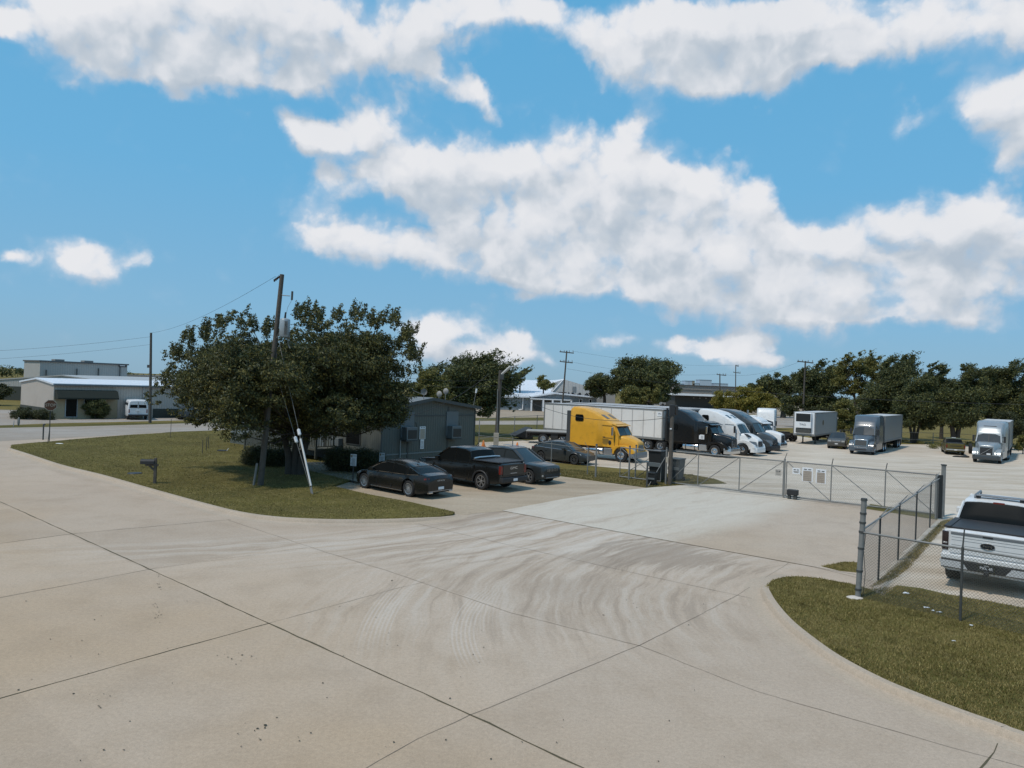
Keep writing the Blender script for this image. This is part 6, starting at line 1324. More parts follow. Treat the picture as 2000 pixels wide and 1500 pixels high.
# dishes and vents on the roof
def dish(p, rz, s=1, m=alum):
    dd = MB().lathe([(0, -.05), (.12, -.03), (.20, .02), (.21, .03), (.12, -.01), (0, -.03)], 'y', 16, (0, 0, .55)); return dd
dr = thing('satellite_dish', 'small satellite dish with a long feed arm on the office roof ridge', 'dish', OC+VX*3.3+Vector((0,0,4.05)), R(200)); dish(0, 0).build('reflector', mat('dish_grey', (.2, .2, .19), .6), dr, smooth=60); MB().tube([(0,0,0), (0,0,.5)], .025, 6).build('mast', galv, dr); MB().tube([(0, 0, .35), (.75, .1, .62)], .018, 6).ell((.78, .1, .66), (.09, .07, .09), 8, 6).build('feed_arm', galv, dr)
for lab, dx, dz in (('pale round dish standing near the right eave of the office roof', 6.4, .15), ('smaller pale dish lower at the right eave of the office roof', 5.8, -.05)):
    d2 = thing('satellite_dish', lab, 'dish', OC+VX*dx+UX*1.2+Vector((0,0,3.95+dz)), R(-25), 'dishes at the eave'); dish(0, 0).build('reflector', mat('dish_pale', (.26, .25, .23), .6), d2, smooth=60); MB().tube([(0,0,-.3), (0,0,.5)], .022, 6).build('mast', galv, d2)
am = thing('antenna_mast', 'short pale antenna mast leaning up from the right roof corner of the office', 'antenna', OC+VX*(ow-.2)+Vector((0,0,3.65))); MB().tube([(0,0,0), (.15,0,1.0)], .02, 6).build('mast', galv, am); MB().cyl((.15,0,.95), (.19,0,1.25), .06, n=8).build('head', whitep, am)
# long wall facing the lawn: door, windows, vents (local x = 0 plane, outward -x)
def owin(name, y0, y1, z0, z1, m=glass, fr=trim):
    f = MB().box(-.05, .0, y0-.06, y1+.06, z0-.06, z1+.06).build(name, fr, of); MB().box(-.065, -.045, y0, y1, z0, z1).build('pane', m, f)
owin('window', 2.0, 3.3, 1.25, 2.7); owin('window', 8.6, 9.8, 1.4, 2.6); owin('door', 5.6, 6.6, .75, 2.85, pan); owin('window', 13.5, 14.6, 1.4, 2.6)
MB().box(-.35, -.0, 3.7, 4.6, 1.0, 1.5).build('wall_unit', pan, of, bevel=.02)
ew = mat('pale_end_panel', (.17, .195, .20), .6, vary=.1)  # paler grey for the panel at the far end of the long wall
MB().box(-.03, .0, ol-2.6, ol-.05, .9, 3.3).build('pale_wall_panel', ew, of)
# porch, steps, ramp
por = thing('porch', 'wooden porch with picket railings and steps at the long side of the site office', 'porch', OC, R(50)); wd = mat('porch_wood', (.075, .078, .062), .8, vary=.3)
MB().box(-1.7, -.08, 4.2, 8.0, .75, .85).build('deck', wd, por)
def rail(x0, y0, x1, y1, z=.85, z1=None):
    a = Vector((x0, y0, z)); b = Vector((x1, y1, z if z1 is None else z1)); L = (b-a).length; n = max(2, int(L/.16))
    MB().bar(a+Vector((0,0,.95)), b+Vector((0,0,.95)), .09, .05).build('handrail', wd, por); MB().bar(a+Vector((0,0,.12)), b+Vector((0,0,.12)), .05, .05).build('lower_rail', wd, por)
    for i in range(n+1):
        p = a.lerp(b, i/n); MB().bar(p+Vector((0,0,.1 if 0 < i < n else -.6)), p+Vector((0,0,.95)), .035 if 0 < i < n else .09).build('picket' if 0 < i < n else 'rail_post', wd, por)
rail(-1.65, 4.2, -1.65, 5.5); rail(-1.65, 6.9, -1.65, 8.0); rail(-1.6, 4.2, -.2, 4.2); rail(-1.7, 5.5, -3.2, 5.5, .85, .12); rail(-1.7, 6.9, -3.2, 6.9, .85, .12)
rail(-1.65, 8.0, -1.65, 12.5, .85, .25)
for k in range(4): MB().box(-2.0-k*.32-.05, -1.7-k*.32, 5.55, 6.85, .02, .70-k*.17).build('step', wd, por)
MB().bar((-1.1, 8.0, .78), (-1.1, 12.5, .16), 1.0, .08).build('ramp', wd, por)

# ------------------------------------------------------------------ other buildings
def gable(name, label, corner, yaw, w, l, zE, zR, wallm, roofm_, base=None, axis='x', eave=.3, group=None):
    """local x along the gable end (width w), local y along the ridge (length l)"""
    b = thing(name, label, 'building', corner, yaw, group)
    MB().prism([(0, 0), (w, 0), (w, zE), (w/2, zR-.1), (0, zE)], 0, l).build('wall', wallm, b)
    MB().prism([(-eave, zE+.0), (w/2, zR+.03), (w+eave, zE+.0), (w+eave, zE-.16), (w/2, zR-.14), (-eave, zE-.16)], -eave*.6, l+eave*.6).build('roof', roofm_, b)
    return b
beige = ribbed('beige_metal_siding', (.46, .405, .35), .28, .02, .55, .0, dirt=((.28, .24, .2), .3, .3))
taupe = ribbed('grey_beige_siding', (.38, .37, .345), .4, .02, .55)
whiteroof = ribbed('white_metal_roof', (.66, .69, .73), .5, .02, .45, .0)
dkbase = mat('dark_green_base', (.040, .045, .035), .7, vary=.2); brick = mat('tan_brick', (.34, .29, .19), .8, vary=.3, vscale=14)
LB = G(103, 818.5); 
lb = gable('office_building', 'long beige metal building with a white roof, dark awnings and a shrub by its door', LB, R(140), 10.5, 27, 3.7, 4.15, beige, whiteroof, eave=.25)
# here local x runs along UX (gable end), local y along -VX: flip so that the facade runs along +VX
lb.scale = (1, -1, 1)
MB().box(-.02, 10.5, -.03, .0, 0, 1.05).build('dark_base', dkbase, lb) ; MB().box(-.03, .0, 10.0, 27, 0, 1.05).build('dark_base', dkbase, lb)
MB().box(-.04, .0, .02, 6.2, 0, 2.35).build('brick_front', brick, lb)
def fwin(y0, y1, z0, z1, name='window', m=glass, x=-.05, root=lb, fr=None):
    f = MB().box(x-.05, x+.02, y0-.09, y1+.09, z0-.09, z1+.09).build(name, fr or mat('frame_bluish', (.28, .32, .34), .5), root); MB().box(x-.07, x-.045, y0, y1, z0, z1).build('pane', m, f); return f
fwin(1.15, 2.15, .25, 2.25, 'door'); w_ = fwin(2.9, 4.9, .95, 2.25); MB().box(-.13, -.11, 3.6, 3.7, .95, 2.25).build('mullion', mat('frame_bluish', (.28, .32, .34), .5), w_)
awn = mat('awning_dark_green', (.018, .022, .014), .8, vary=.2)
for y0, y1 in ((.1, 6.0), (13.8, 19.5)):
    MB().prism([(0, 3.05), (-.55, 2.95), (-.95, 2.25), (-.95, 2.1), (0, 2.1)], y0, y1).build('awning', awn, lb)
fwin(14.8, 17.2, .95, 2.0); MB().box(-.06, -.0, 14.0, 19.3, 0, 2.1).build('brick_front', brick, lb)
for y in (8.9, 13.6, 24): MB().tube([(-.12, y, 3.5), (-.12, y, .2), (-.35, y, .05)], .07, 8).build('downpipe', mat('downpipe_pale', (.45, .43, .41), .5), lb)
MB().box(-.35, 0-.0, -.1, 27, 3.48, 3.64).build('gutter', mat('gutter_grey', (.13, .14, .145), .5), lb)
for y in (8.5,): MB().prism([(-.05, 0), (-.08, 0), (-.08, .8), (-.05, .8)], y-.2, y+.7).build('splash_panel', brick, lb)
# bigger buildings behind
WB = at(9, 800, 112); wb2 = gable('warehouse', 'wide low-gabled warehouse behind the long beige building', Vector((WB.x-2, WB.y, 0)), R(-2), at(262, 745, 112).x-WB.x+2, 40, at(9, 742, 112).z, at(135, 733, 112).z, taupe, mat('warehouse_roof', (.38, .38, .37), .5), eave=.2)
MB().box(-1, 8, -.06, 0, 0, 2.2).build('dark_base', dkbase, wb2)
TBc = at(75, 800, 130); TBc.z = 0; tz = at(75, 706, 130).z; wdt = (online(TBc, TBc+VX*10, 247, 760)-TBc).length
tb = thing('tall_warehouse', 'tall flat-roofed metal block rising behind the gabled warehouse', 'building', TBc, R(50))
MB().box(0, wdt, 0, 9, 0, tz).build('wall', taupe, tb); MB().box(-.2, wdt+.2, -.3, 9.2, tz, tz+.25).build('roof_edge', mat('roof_edge_dark', (.10, .10, .10), .6), tb)
def onwall(px, py):
    w_ = online(TBc, TBc+VX*10, px, 760); return (w_-TBc).length, at(px, py, w_.y).z
for px, a, b in ((88, 722, 737), (148, 720, 734), (190, 719, 739), (232, 716, 741)): (x_, z1_), (_, z0_) = onwall(px, a), onwall(px, b); MB().cyl((x_, -.25, z0_-1), (x_, -.25, z1_), .10, n=8).build('vent_pipe', galvd, tb)
(x0_, z1_), (x1_, z0_) = onwall(230, 711), onwall(245, 717); MB().box(x0_, x1_, -.15, -.02, z0_, z1_).build('dark_sign', letter, tb); MB().box(x0_+.15, x1_-.3, -.19, -.15, (z0_+z1_)/2-.1, (z0_+z1_)/2+.06).build('sign_print', whitep, tb)
for k in (3, 8): MB().box(k, k+1.6, 2, 4, tz+.25, tz+.6).build('roof_unit', galv, tb, bevel=.05)
lbx = at(248, 734, 160); bl2 = thing('low_block', 'pale flat building right of the tall metal block, half behind branches', 'building', Vector((lbx.x, 160, 0))); MB().box(0, 30, 0, 20, 0, lbx.z).build('wall', beige, bl2); MB().box(-.2, 30.2, -.2, 20, lbx.z, lbx.z+.3).build('roof_edge', galv, bl2)
# centre: white warehouse, blue garage building, tan annex
ww = ribbed('white_metal_siding', (.52, .505, .48), .9, .02, .55, vary=.05); 
def X(px, d): return at(px, 790, d).x
wd_ = 175.0
whs = thing('white_warehouse', 'large white gabled warehouse with black letters low on its front', 'building', Vector((X(1078, wd_), wd_, 0))); x1 = X(1172, wd_)-X(1078, wd_)
zr1 = at(1105, 741, wd_).z; zl = at(1172, 762, wd_).z; zl0 = at(1078, 748, wd_).z
MB().prism([(0, 0), (x1, 0), (x1, zl), ((X(1100, wd_)-X(1078, wd_)), zr1), (0, zl0)], 0, 40).build('wall', ww, whs)
MB().add([(0, -.2, zl0-2.2), (-14, 14, zl0-3.5), (-14, 44, zr1-.6), (X(1100, wd_)-X(1078, wd_), -.2, zr1+.1), (X(1100, wd_)-X(1078, wd_), 42, zr1+.1)], [(0, 1, 2, 4, 3)]).build('roof', whiteroof, whs)
MB().box(X(1117, wd_)-X(1078, wd_), X(1124, wd_)-X(1078, wd_), -.1, 0, at(1120, 765, wd_).z, at(1120, 755, wd_).z).build('shutter', mat('shutter_grey', (.20, .22, .23), .6), whs)
text('TIMAN', 1.9, letter, whs, (X(1133, wd_)-X(1078, wd_), -.12, at(1133, 773, wd_).z), (math.pi/2, 0, 0), 'lettering', .05, 1.9)
wl = thing('white_roof_hall', 'hall with a broad sloping white roof left of the white gabled warehouse', 'building', Vector((X(985, 168), 168, 0))); xa = X(1078, 168)-X(985, 168)
za, zb_ = at(1000, 770, 168).z, at(1000, 741, 185).z
MB().box(0, xa-.5, 1, 18, 0, za).build('wall', ww, wl); MB().add([(-3, 0, za), (xa, 0, za), (xa, 17, zb_), (3, 17, zb_), (-3, 0, za-.25), (xa, 0, za-.25)], [(0, 1, 2, 3), (4, 5, 1, 0)]).build('roof', whiteroof, wl)
bd_ = 150.0; blue = ribbed('blue_grey_siding', (.20, .235, .255), .7, .02, .6, vary=.05)
bg = thing('garage_building', 'low blue-grey building with a white roof and open garage bays', 'building', Vector((X(965, bd_), bd_, 0))); XL = lambda px: X(px, bd_)-X(965, bd_); Z = lambda px, py: at(px, py, bd_).z
MB().prism([(0, 0), (XL(1165), 0), (XL(1165), Z(1165, 778)), (XL(1083), Z(1083, 768)), (XL(1035), Z(1035, 775)), (0, Z(965, 774))], 0, 14).build('wall', blue, bg)
MB().prism([(-.5, Z(965, 773)), (XL(1035), Z(1035, 774)), (XL(1083), Z(1083, 767)), (XL(1165)+.4, Z(1165, 776)), (XL(1165)+.4, Z(1165, 778)), (XL(1083), Z(1083, 769.5)), (XL(1035), Z(1035, 776.5)), (-.5, Z(965, 776))], -.8, 15).build('roof', whiteroof, bg)
for a_, b_ in ((1038, 1057), (1061, 1076)): MB().box(XL(a_), XL(b_), -.05, .02, 0, Z(a_, 782)).build('garage_bay', mat('bay_dark', (.07, .068, .06), .8), bg)
MB().box(XL(1035), XL(1115), -1.2, -.02, Z(1075, 781), Z(1075, 779)).build('canopy', whitep, bg)
for px in (1036, 1059, 1077, 1094, 1113): MB().box(XL(px), XL(px)+.35, -1.2, -.9, 0, Z(px, 781)).build('canopy_post', whitep, bg)
for px in (1131, 1150): f = MB().box(XL(px), XL(px+6), -.08, .0, Z(px, 789), Z(px, 779)).build('window', whitep, bg); MB().box(XL(px)+.12, XL(px+6)-.12, -.12, -.08, Z(px, 788), Z(px, 780)).build('pane', glass, f)
for px in (1021,): MB().tube([(XL(px), -.2, Z(px, 775)), (XL(px), -.2, .3), (XL(px)-.8, -.2, .1)], .12, 8).build('downpipe', whitep, bg)
ta = at(1165, 790, 160); tn = thing('tan_annex', 'tan block wall with rust streaks between the garage building and the round tree', 'building', Vector((ta.x, 160, 0))); MB().box(0, X(1201, 160)-X(1165, 160), 0, 10, 0, at(1180, 765, 160).z).build('wall', mat('tan_stained', (.32, .30, .27), .8, vary=.15, dirt=((.16, .14, .12), .25, .5)), tn)
# dark low building with flat white roof edge, brown wall behind
dd_ = 230.0; db = thing('low_dark_building', 'dark low building with a bright white roof edge, right of the round tree', 'building', Vector((X(1313, dd_), dd_, 0))); XD = lambda px: X(px, dd_)-X(1313, dd_); ZD = lambda py: at(1380, py, dd_).z
MB().box(.8, XD(1500), 0, 20, 0, ZD(774)).build('wall', mat('dark_brick_wall', (.035, .036, .032), .8, vary=.3), db); MB().box(0, XD(1502), -2.5, 20, ZD(774), ZD(770.5)).build('roof_edge', whitep, db)
for px in (1353, 1365, 1377, 1395): MB().box(XD(px), XD(px)+.45, -.08, .0, ZD(779), ZD(777)).build('wall_lamp', galv, db)
bh = thing('brown_hall', 'long brown-beige hall behind the dark low building', 'building', Vector((X(1322, 262), 262, 0))); zz = lambda py: at(1380, py, 262).z; XB = lambda px: X(px, 262)-X(1322, 262)
MB().box(0, XB(1520), 0, 30, 0, zz(754)).build('wall', mat('brown_beige_wall', (.27, .235, .20), .7, vary=.1), bh); MB().box(-.2, XB(1520), -.3, .0, zz(762.3), zz(761.5)).build('wall_band', galv, bh); MB().box(-.3, XB(1521), -.4, 30, zz(754), zz(753.2)).build('roof_edge', galvd, bh)
c = at(1388, 765, 250); MB().box(c.x-3, c.x+3, 232, 238, zz(770)-.5, c.z+.6).build('roof_unit', galvd, None); bpy.data.objects['roof_unit.002' if 'roof_unit.002' in bpy.data.objects else 'roof_unit']
ru = [o for o in bpy.data.objects if o.name.startswith('roof_unit')][-1]; tag(ru, 'dark machinery on the white-edged flat roof beside the bushy tree', 'roof unit')
sky_m = mat('far_hazed_white', (.42, .50, .58), .8)  # distant haze painted into the towers as a pale blue base colour
cr = None
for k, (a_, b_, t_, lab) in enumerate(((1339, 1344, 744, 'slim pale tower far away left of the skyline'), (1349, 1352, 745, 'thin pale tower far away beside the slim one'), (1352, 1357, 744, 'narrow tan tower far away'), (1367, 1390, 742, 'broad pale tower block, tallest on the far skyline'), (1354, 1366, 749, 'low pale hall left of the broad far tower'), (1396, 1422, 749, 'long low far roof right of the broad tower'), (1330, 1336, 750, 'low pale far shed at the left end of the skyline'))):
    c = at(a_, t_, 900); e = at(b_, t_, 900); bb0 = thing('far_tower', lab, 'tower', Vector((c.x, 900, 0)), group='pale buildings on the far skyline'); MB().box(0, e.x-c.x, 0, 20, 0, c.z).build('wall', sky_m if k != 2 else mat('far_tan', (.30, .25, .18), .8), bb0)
    MB().box(-.3, e.x-c.x+.3, -.3, 20, c.z, c.z+.5).build('roof_edge', mat('far_hazed_edge', (.30, .36, .42), .8), bb0)  # roof edges tinted with the same painted haze
#PART5

for k, (x_, y_, sz, lab) in enumerate(((1770, 1168, .10, 'small pale scrap in the right lawn nearest the fence foot'), (1810, 1197, .09, 'pale torn scrap in the right lawn, left of a scattered line of three'), (1822, 1203, .05, 'tiny pale scrap, middle of a scattered line of three'), (1834, 1206, .07, 'pale scrap, right of a scattered line of three in the lawn'), (1897, 1232, .06, 'pale scrap right of the thin fence post foot'), (1863, 1264, .04, 'tiny pale scrap low in the right lawn'))):
    g_ = G(x_, y_)+Vector((0, 0, .13)); vs_ = [(sz*math.cos(a)*rnd.uniform(.6, 1.3), sz*.5*math.sin(a)*rnd.uniform(.6, 1.3), rnd.uniform(0, .02)) for a in np.linspace(0, 5.4, 7)]
    o = MB().add(vs_+[(x, y, z-.012) for x, y, z in vs_], [tuple(range(7)), tuple(reversed(range(7, 14)))]+[(i, (i+1) % 7, 7+(i+1) % 7, 7+i) for i in range(7)]).build('paper_scrap', whitep, loc=g_); tag(o, lab, 'litter', 'paper scraps in the right lawn')
# ------------------------------------------------------------------ trees and shrubs
def leafmat(name, a, b_, c_, trans=.25):
    m = bpy.data.materials.new(name); m.use_nodes = True; t = m.node_tree; p = t.nodes['Principled BSDF']; p.inputs['Roughness'].default_value = .55; p.inputs['Specular IOR Level'].default_value = .3
    g = N(t, 'ShaderNodeNewGeometry'); big = noise(t, g.outputs['Position'], .8, 4, .6)
    c = ramp(t, g.outputs['Random Per Island'], [(0, a), (.55, b_), (.9, c_), (1, tuple(x*1.4 for x in c_))])
    c = mixc(t, M(t, 'MULTIPLY', smooth(t, big, .5, .72), .5), c, c_); t.links.new(c, p.inputs['Base Color'])
    tr = N(t, 'ShaderNodeBsdfTranslucent'); t.links.new(c, tr.inputs[0]); mx = N(t, 'ShaderNodeMixShader'); mx.inputs[0].default_value = trans
    t.links.new(p.outputs[0], mx.inputs[1]); t.links.new(tr.outputs[0], mx.inputs[2]); t.links.new(mx.outputs[0], t.nodes['Material Output'].inputs[0]); return m
LEAF = dict(dark=leafmat('leaves_dark', (0.049, 0.063, 0.030), (0.082, 0.097, 0.042), (0.151, 0.146, 0.043)),
    big=leafmat('leaves_big_tree', (0.042, 0.054, 0.027), (0.073, 0.082, 0.036), (0.170, 0.151, 0.043)),
    mid=leafmat('leaves_mid', (0.082, 0.092, 0.031), (0.136, 0.136, 0.042), (0.243, 0.207, 0.054)),
    yellow=leafmat('leaves_yellow_green', (0.146, 0.136, 0.030), (0.219, 0.194, 0.039), (0.316, 0.255, 0.054)),
    hedge=leafmat('leaves_hedge', (0.034, 0.042, 0.022), (0.054, 0.061, 0.030), (0.097, 0.097, 0.034)))
bark = mat('bark', (.055, .046, .036), .9, vary=.4, vscale=5, bump=.5, bscale=20)
def leaves(name, cents, rad, n, size, m, parent, wind=(.5, 0, -.15), flat=1.0, sprig=0.):
    """many separate small leaf faces gathered in clumps"""
    n = int(n*2.3); size *= .62
    C = np.array([[c[0], c[1], c[2]] for c in cents]); RR = np.array(rad); w = RR**2; w = w/w.sum(); idx = nr.choice(len(C), n, p=w)
    d = nr.normal(size=(n, 3)); d /= np.linalg.norm(d, axis=1)[:, None]; r = np.abs(nr.normal(.62, .33, n))
    P = C[idx]+d*(r*RR[idx])[:, None]*np.array([1, 1, .72*flat])
    if sprig: P += np.array([sprig, 0, sprig*.55])*(nr.random(n)**3)[:, None]*np.where(d[:, 2] > 0, 1, .1)[:, None]
    ax = nr.normal(size=(n, 3))*.8+np.array(wind); ax /= np.linalg.norm(ax, axis=1)[:, None]
    nb = nr.normal(size=(n, 3)); b = np.cross(ax, nb); b /= np.linalg.norm(b, axis=1)[:, None]
    s = size*(.6+.8*nr.random(n))[:, None]; V = np.empty((n, 4, 3)); V[:, 0] = P-ax*s; V[:, 1] = P+b*s*.42; V[:, 2] = P+ax*s; V[:, 3] = P-b*s*.42
    me = bpy.data.meshes.new(name); me.vertices.add(4*n); me.vertices.foreach_set('co', V.ravel()); me.loops.add(4*n); me.loops.foreach_set('vertex_index', np.arange(4*n))
    me.polygons.add(n); me.polygons.foreach_set('loop_start', np.arange(n)*4); me.update(); me.validate(); me.materials.append(m)
    o = bpy.data.objects.new(name, me); COL.objects.link(o); o.parent = parent; return o
def tree(label, base, d, ells, n, size, leaf='dark', k=26, tr=.16, group='trees behind the yard', name='tree', cat='tree', sprig=.0, trunks=1, crad=.34, dy=None, limbs=16, wind=(.5, 0, -.15), shell=.5, z0=0, deep=False):
    """base: pixel of the trunk foot in the survey photo; ells: crown lobes (px, py, rx, ry) seen at depth d"""
    b = at(base[0], base[1], d); B = Vector((b.x, d, z0)); r = thing(name, label, cat, B, group=group); q = d/F; cents = []; rad = []
    for e in ells:
        c = at(e[0], e[1], d)-B; c.z = at(e[0], e[1], d).z-z0; rx, rz = e[2]*q, e[3]*q; ry = dy if dy else min(rx, 1.3*rz+.5)
        if deep: ry = min(rx*1.25, 5.2)
        kk = max(4, int(k*(e[2]*e[3])/(60*50)*1.0)+5)
        for _ in range(kk):
            v = Vector((rnd.gauss(0, 1), rnd.gauss(0, 1), rnd.gauss(0, 1))).normalized()*(rnd.random()**shell)
            cr = min(rx, rz)*crad*rnd.uniform(.65, 1.35)
            cents.append((c.x+v.x*(rx-cr*.6), c.y+v.y*(ry-cr*.6)+(e[4] if len(e) > 4 else 0), c.z+v.z*(rz-cr*.5))); rad.append(cr)
    leaves('crown', cents, rad, n, size, LEAF[leaf], r, sprig=sprig, wind=wind)
    zc = min(c[2] for c in cents); hgt = max(c[2] for c in cents); fork = max(.5, zc+(hgt-zc)*.12)
    for t_ in range(trunks):
        ox = (t_-(trunks-1)/2)*tr*2.6; top = Vector((ox*1.8+rnd.uniform(-.2, .2), rnd.uniform(-.2, .2), fork)); T = MB()
        T.tube([(ox*.6, 0, -.1), (ox*.7+rnd.uniform(-.05, .05), 0, fork*.4), (ox*1.2, .05, fork*.75), top], [tr*1.35, tr, tr*.85, tr*.7], 10)
        pick = sorted(cents, key=lambda c_: rnd.random())[:max(3, limbs//trunks)]
        for c_ in pick:
            c_ = Vector(c_); mid = top.lerp(c_, .5)+Vector((rnd.uniform(-.2, .2), rnd.uniform(-.2, .2), -.12*(c_-top).length)); T.tube([top, mid, c_], [tr*.42, tr*.25, tr*.06], 6)
        T.build('trunk', bark, r, smooth=60, fix=False)
    return r
bigt = tree('big spreading dark tree over the site office, behind the tall leaning pole', (575, 938), 37.5,
     [(560, 745, 150, 85), (430, 735, 85, 70), (690, 715, 105, 80), (640, 660, 110, 40), (375, 760, 50, 40), (470, 690, 60, 45), (750, 680, 45, 40), (590, 805, 90, 55), (660, 800, 100, 50), (500, 795, 110, 45), (745, 790, 60, 55), (395, 805, 70, 25),
      (345, 700, 26, 34), (325, 745, 40, 22), (405, 652, 18, 26), (432, 632, 16, 24), (462, 622, 22, 20), (488, 650, 24, 30), (590, 618, 22, 26), (620, 622, 24, 30), (660, 622, 20, 26), (700, 620, 26, 24), (735, 632, 24, 26), (768, 628, 28, 20), (790, 662, 24, 18), (800, 700, 20, 20), (560, 850, 60, 25), (300, 780, 20, 20), (540, 760, 55, 60, -4.9), (520, 700, 40, 40, -4.9), (540, 720, 45, 40, -5.0), (470, 750, 60, 50, -3.4), (600, 745, 60, 50, -4.6), (535, 815, 55, 35, -4.9), (700, 815, 65, 35), (640, 835, 70, 30), (755, 805, 45, 38), (690, 800, 60, 36, -2.5), (780, 765, 36, 36), (620, 700, 80, 40, -3)],
     140000, .115, 'big', k=110, tr=.18, group=None, trunks=3, crad=.24, dy=None, limbs=40, shell=.42, wind=(.35, 0, -.45), deep=True)
bigt['category'] = 'tree'
sc_c = []; sc_r = []
for _ in range(120):
    px_, py_ = rnd.choice([(345, 690), (405, 650), (432, 632), (462, 622), (488, 640), (520, 640), (590, 612), (620, 612), (660, 618), (700, 616), (735, 625), (768, 622), (795, 655), (805, 690), (330, 735), (370, 660), (800, 730), (310, 770)])
    c_ = at(px_+rnd.gauss(0, 9), py_+rnd.gauss(2, 7), 37.5+rnd.uniform(-2, 2))-bigt.location; dx_ = rnd.uniform(-.1, .35)
    for q_ in range(5): sc_c.append((c_.x+dx_*q_*.2, c_.y, c_.z+q_*.13)); sc_r.append(.20-.02*q_)
leaves('upper_sprigs', sc_c, sc_r, 6500, .105, LEAF['big'], bigt, wind=(.5, 0, .3))
# low hanging leafy twig at the left
GR = 'trees behind the yard'
tree('dark conical tree cut by the left edge of the picture', (-8, 805), 95, [(-12, 772, 30, 34), (-4, 752, 12, 16)], 5000, .24, 'hedge', k=30, group=None)
shr = tree('round bushy shrub by the door of the long pale building', (186, 818), 76, [(186, 798, 26, 23)], 13000, .10, 'dark', k=160, tr=.06, name='shrub', cat='shrub', group='shrubs at the long pale building', crad=.34)
tree('low clipped hedge below the gable end of the long pale building', (70, 822), 72, [(45, 809, 24, 15), (62, 810, 26, 15), (78, 811, 26, 15), (92, 812, 16, 15)], 12000, .10, 'hedge', k=60, tr=.04, name='hedge', cat='hedge', group='shrubs at the long pale building', crad=.5)
hedg = lambda label, pxs, d, n: tree(label, pxs[0][:2], d, [(p[2], p[3], p[4], p[5]) for p in pxs], n, .07, 'hedge', k=140, tr=.03, name='hedge', cat='hedge', group='hedges around the office steps', crad=.6, limbs=6, z0=.1)
hedg('clipped dark hedge left of the office steps, behind the tall pole', [(520, 915, 488, 892, 20, 26), (520, 905, 505, 893, 30, 27), (520, 905, 530, 896, 32, 27), (520, 905, 552, 899, 26, 26), (520, 905, 570, 902, 18, 24)], 41.0, 26000)
hedg('clipped dark hedge right of the office steps, behind the parking notices', [(690, 920, 656, 898, 24, 26), (690, 915, 676, 898, 32, 26), (690, 915, 700, 899, 32, 26), (690, 915, 724, 901, 28, 25), (690, 915, 742, 904, 16, 22)], 39.6, 26000)
tree('large windblown dark tree rising behind the site office', (905, 830), 72, [(900, 745, 75, 45), (950, 735, 45, 40), (870, 770, 45, 45), (960, 770, 40, 38), (930, 790, 55, 28), (975, 745, 30, 35), (840, 735, 26, 18), (885, 715, 24, 22), (925, 706, 24, 16), (955, 708, 26, 16), (985, 715, 18, 14), (1000, 795, 10, 12)], 34000, .20, 'dark', k=40, tr=.28, sprig=1.5, group=None, wind=(.9, 0, .3), crad=.3)
tree('yellowish-green bushy tree just left of the windblown one', (825, 830), 62, [(825, 755, 26, 32), (845, 745, 22, 25), (815, 775, 25, 30), (855, 775, 28, 30)], 14000, .15, 'mid', k=40, tr=.14, group=None, sprig=.5)
tree('faint thin tree top far behind the white warehouse hall', (1015, 775), 170, [(1010, 735, 14, 14), (1025, 727, 14, 8), (1002, 745, 12, 14)], 2200, .42, 'dark', k=20, tr=.2, group=None, sprig=2, shell=.8)
tree('small rounded tree in front of the white gabled warehouse', (1061, 775), 158, [(1060, 748, 18, 14), (1052, 752, 12, 12), (1070, 748, 12, 12)], 3600, .32, 'mid', k=30, tr=.2, group=None, sprig=.8)
tree('dark round-topped tree, left part of the pair beyond the long trailer', (1180, 800), 142, [(1175, 752, 38, 28), (1160, 760, 24, 22), (1200, 745, 25, 25)], 11000, .34, 'dark', k=40, tr=.35, sprig=.6)
tree('tall dense dark round tree beyond the long white trailer', (1270, 795), 138, [(1265, 738, 62, 44), (1235, 725, 36, 34), (1295, 735, 36, 38), (1300, 765, 30, 28), (1240, 770, 40, 30)], 24000, .34, 'dark', k=50, tr=.5, sprig=.5)
tree('olive-green lower tree in front of the tall dense round one', (1255, 800), 128, [(1252, 770, 42, 26), (1225, 765, 22, 20), (1285, 772, 20, 22)], 13000, .26, 'mid', k=40, tr=.25)
tree('low yellow-green bushy tree behind the white truck cabs', (1460, 815), 108, [(1455, 785, 62, 28), (1420, 782, 34, 22), (1490, 790, 34, 24), (1460, 768, 38, 18), (1400, 795, 20, 16)], 22000, .20, 'yellow', k=50, tr=.2, sprig=.4)
tree('broad dark tree on the skyline left of the arm pole', (1530, 800), 165, [(1530, 748, 45, 26), (1490, 752, 32, 18), (1565, 752, 45, 30), (1510, 770, 50, 24), (1470, 760, 16, 12)], 17000, .40, 'dark', k=44, tr=.5)
tree('dark tree with a ragged top behind the arm pole', (1600, 812), 118, [(1600, 755, 50, 40), (1575, 735, 22, 22), (1630, 735, 18, 30), (1600, 785, 55, 25), (1560, 790, 40, 25), (1602, 718, 12, 16), (1628, 715, 12, 18)], 22000, .28, 'dark', k=40, tr=.3, sprig=1.0)
tree('tall open tree with see-through branches in the middle of the tree row', (1672, 858), 96, [(1680, 725, 48, 34), (1655, 705, 20, 20), (1700, 710, 26, 24), (1650, 750, 26, 34), (1715, 745, 20, 34), (1680, 765, 35, 20), (1640, 740, 16, 16), (1652, 692, 8, 9), (1680, 694, 10, 9), (1702, 692, 9, 8)], 10500, .21, 'mid', k=60, tr=.18, sprig=.7, shell=.9, limbs=44, crad=.24, trunks=2)
tree('slim bushy tree right behind the bronze-grey SUV', (1645, 858), 88, [(1648, 815, 24, 36), (1630, 830, 18, 22), (1662, 805, 18, 30), (1640, 790, 22, 20)], 10000, .17, 'mid', k=40, tr=.14, trunks=2, shell=.7)
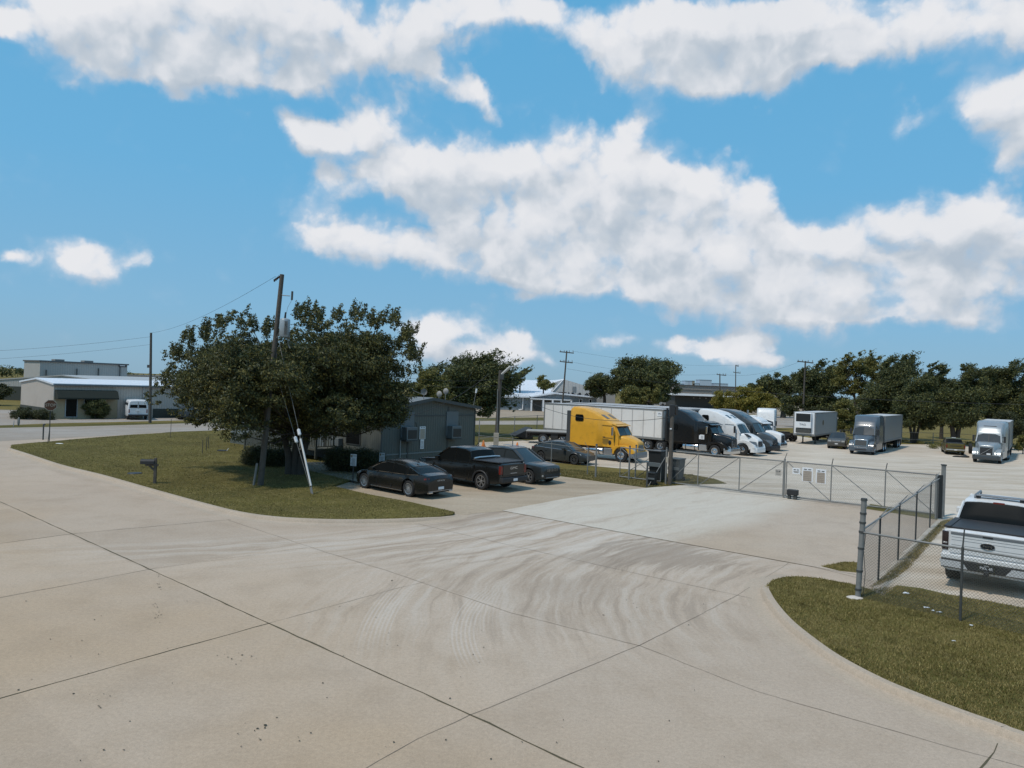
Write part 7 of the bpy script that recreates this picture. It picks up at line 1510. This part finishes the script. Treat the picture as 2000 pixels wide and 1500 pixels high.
tree('dark plume-topped tree above the slate-blue truck', (1720, 862), 92, [(1745, 745, 42, 40), (1770, 725, 28, 22), (1730, 725, 24, 22), (1715, 775, 45, 35), (1760, 785, 45, 35), (1700, 800, 40, 30), (1740, 705, 12, 12), (1765, 702, 14, 12), (1780, 700, 10, 14)], 34000, .20, 'dark', k=46, tr=.25, sprig=1.2, wind=(.8, 0, .4))
tree('twin-trunked dark tree standing at the field fence between the two facing trucks', (1785, 872), 86, [(1790, 790, 50, 42), (1770, 815, 34, 26), (1815, 810, 36, 30), (1800, 760, 40, 30), (1800, 835, 28, 14)], 26000, .18, 'dark', k=46, tr=.17, trunks=3)
tree('dark tree with a pointed crown, right of the plume-topped one', (1838, 862), 98, [(1828, 740, 22, 30), (1838, 765, 36, 30), (1820, 718, 10, 14), (1848, 728, 8, 12)], 13000, .22, 'dark', k=40, tr=.2, sprig=.6)
tree('broad dark tree leaning over the mustard pickup', (1866, 858), 84, [(1870, 790, 50, 44), (1895, 770, 40, 30), (1855, 820, 30, 24), (1885, 735, 22, 26), (1905, 745, 22, 24), (1885, 820, 34, 26), (1880, 716, 8, 10)], 30000, .19, 'dark', k=46, tr=.28, trunks=2, sprig=.6)
tree('dark tree rising behind the silver truck', (1930, 870), 86, [(1935, 765, 36, 38), (1955, 735, 26, 26), (1925, 735, 20, 24), (1940, 800, 44, 34), (1965, 775, 30, 34), (1975, 712, 8, 12)], 26000, .19, 'dark', k=46, tr=.24, sprig=.8)
tree('tall dark tree cut by the right edge of the picture', (2005, 870), 84, [(2005, 745, 30, 38), (1990, 725, 20, 22), (2010, 790, 45, 45), (1985, 815, 34, 30), (2050, 760, 50, 50)], 22000, .19, 'dark', k=46, tr=.24, sprig=.7)
tree('low dark thicket at the right edge behind the silver truck', (1975, 875), 80, [(1968, 830, 30, 30), (1995, 845, 22, 26), (1975, 855, 14, 20)], 9000, .15, 'hedge', k=36, tr=.08, name='shrub', cat='shrub', group=None)
tree('leafy sapling growing at the lower right edge of the row', (1998, 885), 74, [(1995, 862, 14, 18)], 3000, .13, 'mid', k=26, tr=.05, name='shrub', cat='shrub', group=None)
tree('dark shrubbery beneath the arm pole beside the far road', (1590, 818), 112, [(1580, 800, 26, 10), (1610, 802, 22, 9), (1550, 800, 22, 10)], 7000, .2, 'hedge', k=26, tr=.06, name='shrub', cat='shrub', group=None)
# far wooded horizon
fc = []; fr_ = []
for i in range(150):
    a_ = R(-62+i*.88); dd = rnd.uniform(420, 560)
    if -13 < math.degrees(a_) < 20 and abs(math.degrees(a_)-3) < 30 and 8 < math.degrees(a_) < 18: continue
    fc.append((math.sin(a_)*dd, math.cos(a_)*dd, rnd.uniform(1.2, 3.2))); fr_.append(rnd.uniform(4.5, 7))
fw = leaves('far_woodland', fc, fr_, 22000, 1.1, LEAF['dark'], None, flat=.7); kind(fw, 'stuff')
# weeds and scrub along the field fence
fs_ = [(G(rnd.uniform(1640, 2080), 868+rnd.uniform(-6, 10))) for _ in range(60)]
sc_ = leaves('field_scrub', [(p.x, p.y, .2) for p in fs_], [rnd.uniform(.25, .6) for _ in fs_], 6000, .10, LEAF['mid'], None, flat=.6); kind(sc_, 'stuff')
# twigs hanging below the big tree at the left
tw = [at(x, y, 36.5) for x, y in ((372, 820), (385, 826), (398, 822), (436, 824), (450, 832), (462, 824), (410, 815))]
o = leaves('hanging_twigs', [tuple(p-bigt.location) for p in tw], [.28]*len(tw), 700, .11, LEAF['big'], bigt, wind=(.2, 0, -.8))
T = MB()
for p in tw: T.tube([at(480, 800, 37.2)-bigt.location, at((480+1)/2+170, 806, 36.8)-bigt.location, p-bigt.location], [.03, .02, .006], 5)
T.build('low_branch', bark, bigt)
